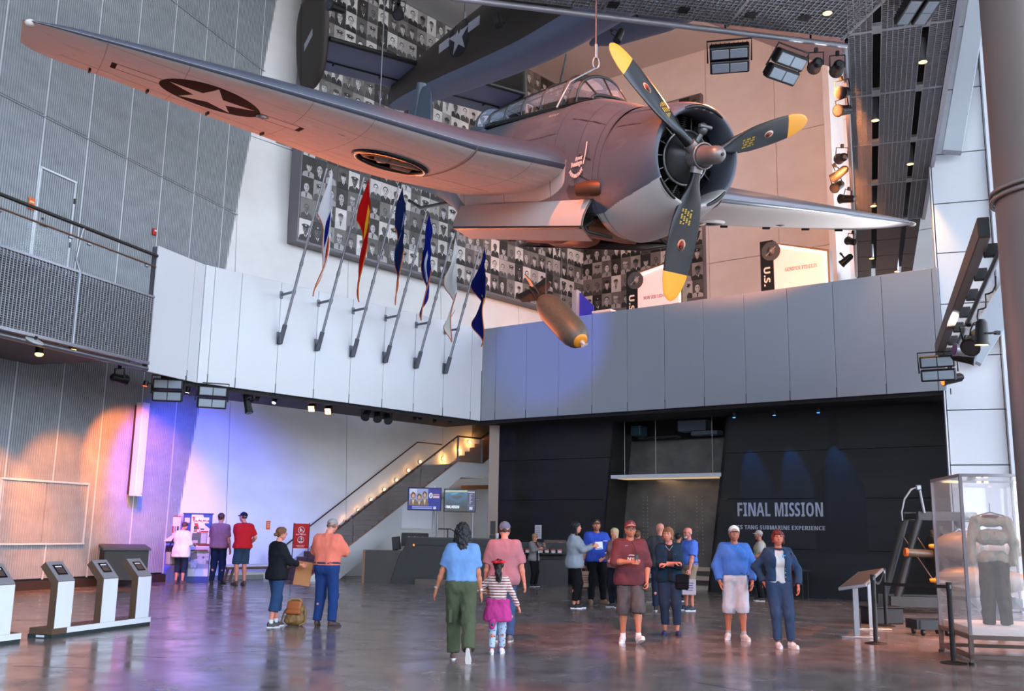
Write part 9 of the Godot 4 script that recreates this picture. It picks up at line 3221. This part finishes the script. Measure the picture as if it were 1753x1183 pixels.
	d = person({"label": "man in a maroon T-shirt and cap with grey shorts, walking toward the camera", "at": Vector2(1.88, -15.45), "h": 1.82, "yaw": 0, "girth": 1.14, "belly": 0.75, "look": 4, "skin": tan, "hair": "fringe", "hair_col": Color(0.16, 0.12, 0.11), "cap": Color(0.467, 0.21, 0.231), "cap_mark": Color(0.625, 0.463, 0.463), "glasses": Color(0.14, 0.1, 0.09),
		"hands": [[0.135, 0.505, 0.05], [-0.015, 0.665, 0.165]], "poles": [V(0.8, -0.3, -1), V(-1, -0.8, -0.1)], "grip": ["grip", "grip"], "legs": {"col": Color(0.309, 0.292, 0.292), "hem": 0.275, "name": "shorts", "wide": 0.016, "crease": 0.014}, "tops": [{"col": Color(0.376, 0.197, 0.211), "sleeve": 1.02, "hem": 0.475, "flare": 0.012, "loose": 0.008, "th": 0.013}], "shoes": Color(0.808, 0.808, 0.808), "sole": Color(0.879, 0.879, 0.879), "sock": Color(0.865, 0.865, 0.865),
		"feet": [[0.055, 0.012, 0.10, -18.0, 12], [-0.06, 0, -0.03, 0.0, -14]]})
	var cp: float = d.h
	var em := mb()
	var e1 := []
	var e2 := []
	for k in 33:
		var a := TAU * k / 32
		e1.append(V(cos(a) * 0.062, 0.685 + sin(a) * 0.034, 0.092 - 0.02 * cos(a) * cos(a) - 0.12 * (0.034 * sin(a))) * cp)
	em.tube(e1, 0.007, 5, false)
	part(d.node, "shirt_print", em.mesh(), mat("print_white", Color(0.827, 0.794, 0.781), 0.8))
	part(d.node, "shirt_lettering", letters("NYC", 0.15, 0.05, 0.012), mats["print_white"], Transform3D(Basis(), V(0.01, 0.685, 0.094) * cp))
	part(d.node, "name_tag", bx(V(-0.035, 0.79, 0.062) * cp, V(0.05, 0.03, 0.006)), mat("tag_blue", Color(0.314, 0.548, 0.798), 0.4))
	var cam := held("pocket_camera", "small dark camera on a neck cord held by the man in maroon", "camera", d, d.hold[1] + V(0.0, 0.06, 0.0))
	part(cam, "camera_body", bx(V(0, 0.0, 0.01), V(0.06, 0.11, 0.035), 0.008), mats["phone_dark"])
	part(cam, "lens", mb().rod(V(0, 0.0, 0.02), V(0, 0.0, 0.045), 0.02, 12).mesh(), mats["phone_glass"])
	part(cam, "cord", mb().tube([V(0, 0.05, 0), V(-0.02, 0.16, -0.05), V(-0.055, 0.24, -0.13)], 0.005, 5).mesh(), mats["fixture_black"])
	d = person({"label": "woman with honey blonde hair and crossed arms in a dark teal cardigan and jeans", "at": Vector2(2.69, -16.75), "h": 1.74, "f": true, "yaw": -6, "girth": 1.06, "look": -22, "skin": rose, "hair": "bob", "hair_col": Color(0.50, 0.30, 0.14),
		"grip": ["grip", "grip"], "hands": [[-0.035, 0.655, 0.125], [0.045, 0.67, 0.145]], "poles": [V(1, -1.2, 0.1), V(-1, -1.2, 0.1)], "palm": [60, 60], "legs": {"col": Color(0.166, 0.216, 0.295), "hem": 0.10, "name": "jeans", "th": 0.008}, "tops": [{"col": Color(0.115, 0.133, 0.158), "sleeve": 0.0, "hem": 0.50, "th": 0.008, "vneck": true}, {"col": Color(0.105, 0.179, 0.237), "sleeve": 1.5, "hem": 0.49, "open": 0.022, "name": "cardigan", "th": 0.012}], "shoes": Color(0.139, 0.179, 0.335), "sole": Color(0.146, 0.162, 0.268), "shoe_kind": "sandal", "feet": [[0.07, 0, 0.02, 0.0, 8], [-0.045, 0, 0.0, 0.0, -12]]})
	part(d.node, "necklace", mb().tube([V(-0.035, 0.83, 0.045) * 1.74, V(0, 0.785, 0.068) * 1.74, V(0.035, 0.83, 0.045) * 1.74], 0.004, 5).mesh(), mats["band_silver"])
	part(d.node, "name_tag", bx(V(0.05, 0.745, 0.088) * 1.74, V(0.03, 0.03, 0.006)), mats["tag_blue"])
	var hb := held("handbag", "small black handbag at the hip of the woman in teal", "handbag", d, V(0.20, 0.86, 0.10), Basis(UP, 0.25))
	part(hb, "body", mb().rbox(Vector3.ZERO, V(0.23, 0.25, 0.09), 0.025).mesh(), cloth("bag_black2", Color(0.084, 0.084, 0.101)))
	part(hb, "flap", mb().rbox(V(0, 0.05, 0.045), V(0.22, 0.14, 0.02), 0.008).mesh(), mats["bag_black2"])
	part(hb, "strap", mb().tube([V(-0.09, 0.12, 0), V(-0.13, 0.3, -0.02), V(-0.12, 0.6, -0.12)], 0.008, 5).mesh(), mats["bag_black2"])
	d = person({"label": "person with light brown hair in a navy top, just right of the man in maroon", "at": Vector2(2.95, -22.9), "h": 1.70, "f": true, "yaw": 170, "far": true, "skin": rose, "hair": "short", "hair_col": Color(0.36, 0.22, 0.12), "legs": {"col": Color(0.104, 0.113, 0.14), "hem": 0.05}, "tops": [{"col": Color(0.107, 0.143, 0.229), "sleeve": 1.5, "hem": 0.5}], "shoes": black})
	d = person({"label": "bald man in a dark grey T-shirt, hand on hip, behind the woman in teal", "at": Vector2(3.30, -21.7), "h": 1.86, "yaw": 165, "girth": 1.12, "far": true, "skin": Color(0.78, 0.50, 0.42), "hair": "none", "hands": [[0.13, 0.58, 0.02], [-0.15, 0.49, 0.03]], "poles": [V(1, 0.1, -0.3), V(-0.6, -0.3, -1)], "legs": {"col": Color(0.146, 0.178, 0.245), "hem": 0.04}, "tops": [{"col": Color(0.224, 0.231, 0.237), "sleeve": 0.75, "hem": 0.5}], "shoes": Color(0.143, 0.143, 0.159)})
	d = person({"label": "person in a dark green shirt glimpsed between the woman in teal and the bearded man", "at": Vector2(4.25, -25.0), "h": 1.66, "yaw": 150, "far": true, "skin": tan, "hair": "short", "hair_col": Color(0.04, 0.03, 0.03), "legs": {"col": Color(0.124, 0.124, 0.141), "hem": 0.04}, "tops": [{"col": Color(0.0798, 0.272, 0.248), "sleeve": 0.8, "hem": 0.5}], "shoes": black})
	d = person({"label": "white-bearded man in a blue polo shirt and khaki shorts, in profile", "at": Vector2(3.98, -22.0), "h": 1.78, "yaw": -72, "girth": 1.16, "belly": 0.55, "look": 4, "skin": Color(0.78, 0.46, 0.38), "hair": "fringe", "hair_col": Color(0.66, 0.63, 0.60), "beard": Color(0.72, 0.69, 0.66), "glasses": Color(0.1, 0.09, 0.09),
		"hands": [[0.15, 0.485, 0.08], [-0.12, 0.60, 0.14]], "grip": ["grip", "relaxed"], "legs": {"col": Color(0.543, 0.459, 0.373), "hem": 0.27, "name": "shorts", "wide": 0.012, "belt": Color(0.141, 0.124, 0.124)}, "tops": [{"col": Color(0.306, 0.423, 0.744), "sleeve": 0.85, "hem": 0.555, "collar": true, "loose": 0.01, "th": 0.013}], "shoes": Color(0.117, 0.143, 0.229), "sole": Color(0.851, 0.851, 0.851), "feet": [[0.06, 0, 0.0, 0.0, 6], [-0.06, 0, 0.02, 0.0, -6]]})
	var wb := held("paper_bag", "white carrier bag with violet print held by the bearded man", "bag", d, d.hold[0], Basis(UP, 1.3))
	paper_bag(wb, Color(0.682, 0.623, 0.638), 0.30, 0.33, Color(0.372, 0.309, 0.499))
	d = person({"label": "man in a blue long-sleeved shirt, white cap and pale shorts, hands in pockets", "at": Vector2(3.66, -16.2), "h": 1.78, "yaw": -4, "girth": 1.12, "belly": 0.35, "skin": Color(0.68, 0.40, 0.29), "hair": "fringe", "hair_col": Color(0.45, 0.40, 0.37), "cap": Color(0.849, 0.83, 0.797),
		"hands": [[0.145, 0.51, 0.055], [-0.145, 0.51, 0.055]], "poles": [V(1, -0.2, -0.6), V(-1, -0.2, -0.6)], "legs": {"col": Color(0.688, 0.702, 0.73), "hem": 0.275, "name": "shorts", "wide": 0.014, "belt": Color(0.114, 0.124, 0.157), "crease": 0.012}, "tops": [{"col": Color(0.248, 0.41, 0.675), "sleeve": 1.92, "hem": 0.575, "loose": 0.006, "th": 0.014}], "shoes": Color(0.732, 0.718, 0.704), "sole": Color(0.808, 0.808, 0.801), "sock": Color(0.594, 0.587, 0.587),
		"feet": [[0.06, 0, 0.05, 0.0, 16], [-0.065, 0, -0.04, 0.0, -16]]})
	part(d.node, "neck_cord", mb().tube([V(-0.03, 0.83, 0.045) * 1.78, V(0, 0.785, 0.072) * 1.78, V(0.03, 0.83, 0.045) * 1.78], 0.004, 5).mesh(), mats["tag_blue"])
	d = person({"label": "woman with short red hair in a denim jacket, white top and jeans", "at": Vector2(4.10, -15.2), "h": 1.72, "f": true, "yaw": -4, "girth": 1.03, "skin": Color(0.72, 0.42, 0.32), "hair": "bob", "hair_col": Color(0.36, 0.035, 0.035),
		"hands": [[0.155, 0.52, 0.05], [-0.125, 0.545, -0.04]], "poles": [V(1, -0.2, -0.7), V(-1, 0.0, -0.6)], "legs": {"col": Color(0.192, 0.258, 0.357), "hem": 0.065, "name": "jeans", "th": 0.006}, "tops": [{"col": Color(0.761, 0.734, 0.72), "sleeve": 0.0, "hem": 0.545, "th": 0.007, "neck": 0.835, "vneck": true}, {"col": Color(0.168, 0.244, 0.34), "sleeve": 1.9, "hem": 0.565, "open": 0.036, "name": "denim_jacket", "th": 0.013, "collar": true, "crease": 0.016}], "shoes": Color(0.792, 0.778, 0.758), "sole": Color(0.836, 0.829, 0.816), "feet": [[0.085, 0, 0.02, 0.0, 24], [-0.03, 0, 0.03, 0.0, 4]]})
	part(d.node, "name_tag", bx(V(0.035, 0.775, 0.075) * 1.72, V(0.05, 0.04, 0.006)), mats["tag_blue"])
	for k in 5:
		part(d.node, "jacket_button", mb().ball(V(0.044, 0.60 + k * 0.035, 0.082) * 1.72, V(0.008, 0.008, 0.006), 8, 5).mesh(), mats["band_silver"])
	var sb := held("shoulder_bag", "maroon shoulder bag hanging behind the arm of the red haired woman", "bag", d, V(0.20, 1.12, -0.13))
	part(sb, "body", mb().rbox(V(0, -0.12, 0), V(0.10, 0.26, 0.22), 0.03).mesh(), cloth("bag_maroon", Color(0.303, 0.139, 0.147)))
	part(sb, "strap", mb().tube([V(0, 0.0, -0.06), V(-0.035, 0.33, 0.08), V(-0.02, 0.26, 0.20), V(0.0, 0.0, 0.18)], 0.014, 6).mesh(), mats["bag_maroon"])
	d = person({"label": "man in a cream vest and pale cap standing sideways behind the red haired woman", "at": Vector2(6.45, -25.6), "h": 1.76, "yaw": -100, "girth": 1.15, "belly": 0.4, "far": true, "skin": Color(0.66, 0.42, 0.33), "hair": "fringe", "hair_col": Color(0.5, 0.48, 0.46), "cap": Color(0.636, 0.621, 0.59),
		"hands": [[0.10, 0.62, 0.15], [-0.12, 0.60, 0.12]], "legs": {"col": Color(0.103, 0.103, 0.112), "hem": 0.04}, "tops": [{"col": Color(0.653, 0.653, 0.639), "sleeve": 0.7, "hem": 0.52, "th": 0.009}, {"col": Color(0.6, 0.577, 0.486), "sleeve": 0.0, "hem": 0.53, "name": "vest", "th": 0.015}], "shoes": black})
	d = person({"label": "person in a blue shirt sitting by the black wall behind the couple at the right", "at": Vector2(6.2, -26.3), "h": 1.66, "yaw": -60, "far": true, "skin": tan, "hair": "short", "hair_col": Color(0.05, 0.035, 0.03), "hands": [[0.05, 0.62, 0.2], [-0.06, 0.60, 0.2]], "poles": [V(1, -0.8, 0), V(-1, -0.8, 0)], "legs": {"col": Color(0.103, 0.103, 0.122), "hem": 0.04}, "tops": [{"col": Color(0.114, 0.203, 0.485), "sleeve": 0.8, "hem": 0.52}], "shoes": Color(0.457, 0.457, 0.457), "feet": [[0.06, 0.25, 0.24, 0.0, 4], [-0.06, 0.25, 0.24, 0.0, -4]]})
	(d.node as Node3D).position.y = -0.25 * 1.66
	var cx: Transform3D = d.xf
	var ch := thing("folding_chair", "dark chair under the seated person in blue", "chair", "", cx)
	part(ch, "seat", mb().rbox(V(0, 0.335, 0.02), V(0.42, 0.03, 0.40), 0.008).mesh(), mats["fixture_black"])
	part(ch, "backrest", mb().rbox(V(0, 0.70, -0.20), V(0.40, 0.26, 0.03), 0.008).mesh(), mats["fixture_black"])
	for x in [-0.18, 0.18]:
		part(ch, "leg", pole(V(x, 0, 0.2), V(x, 0.33, 0.18), 0.014, 6), mats["fixture_black"])
		part(ch, "leg", pole(V(x, 0, -0.24), V(x, 0.82, -0.2), 0.014, 6), mats["fixture_black"])
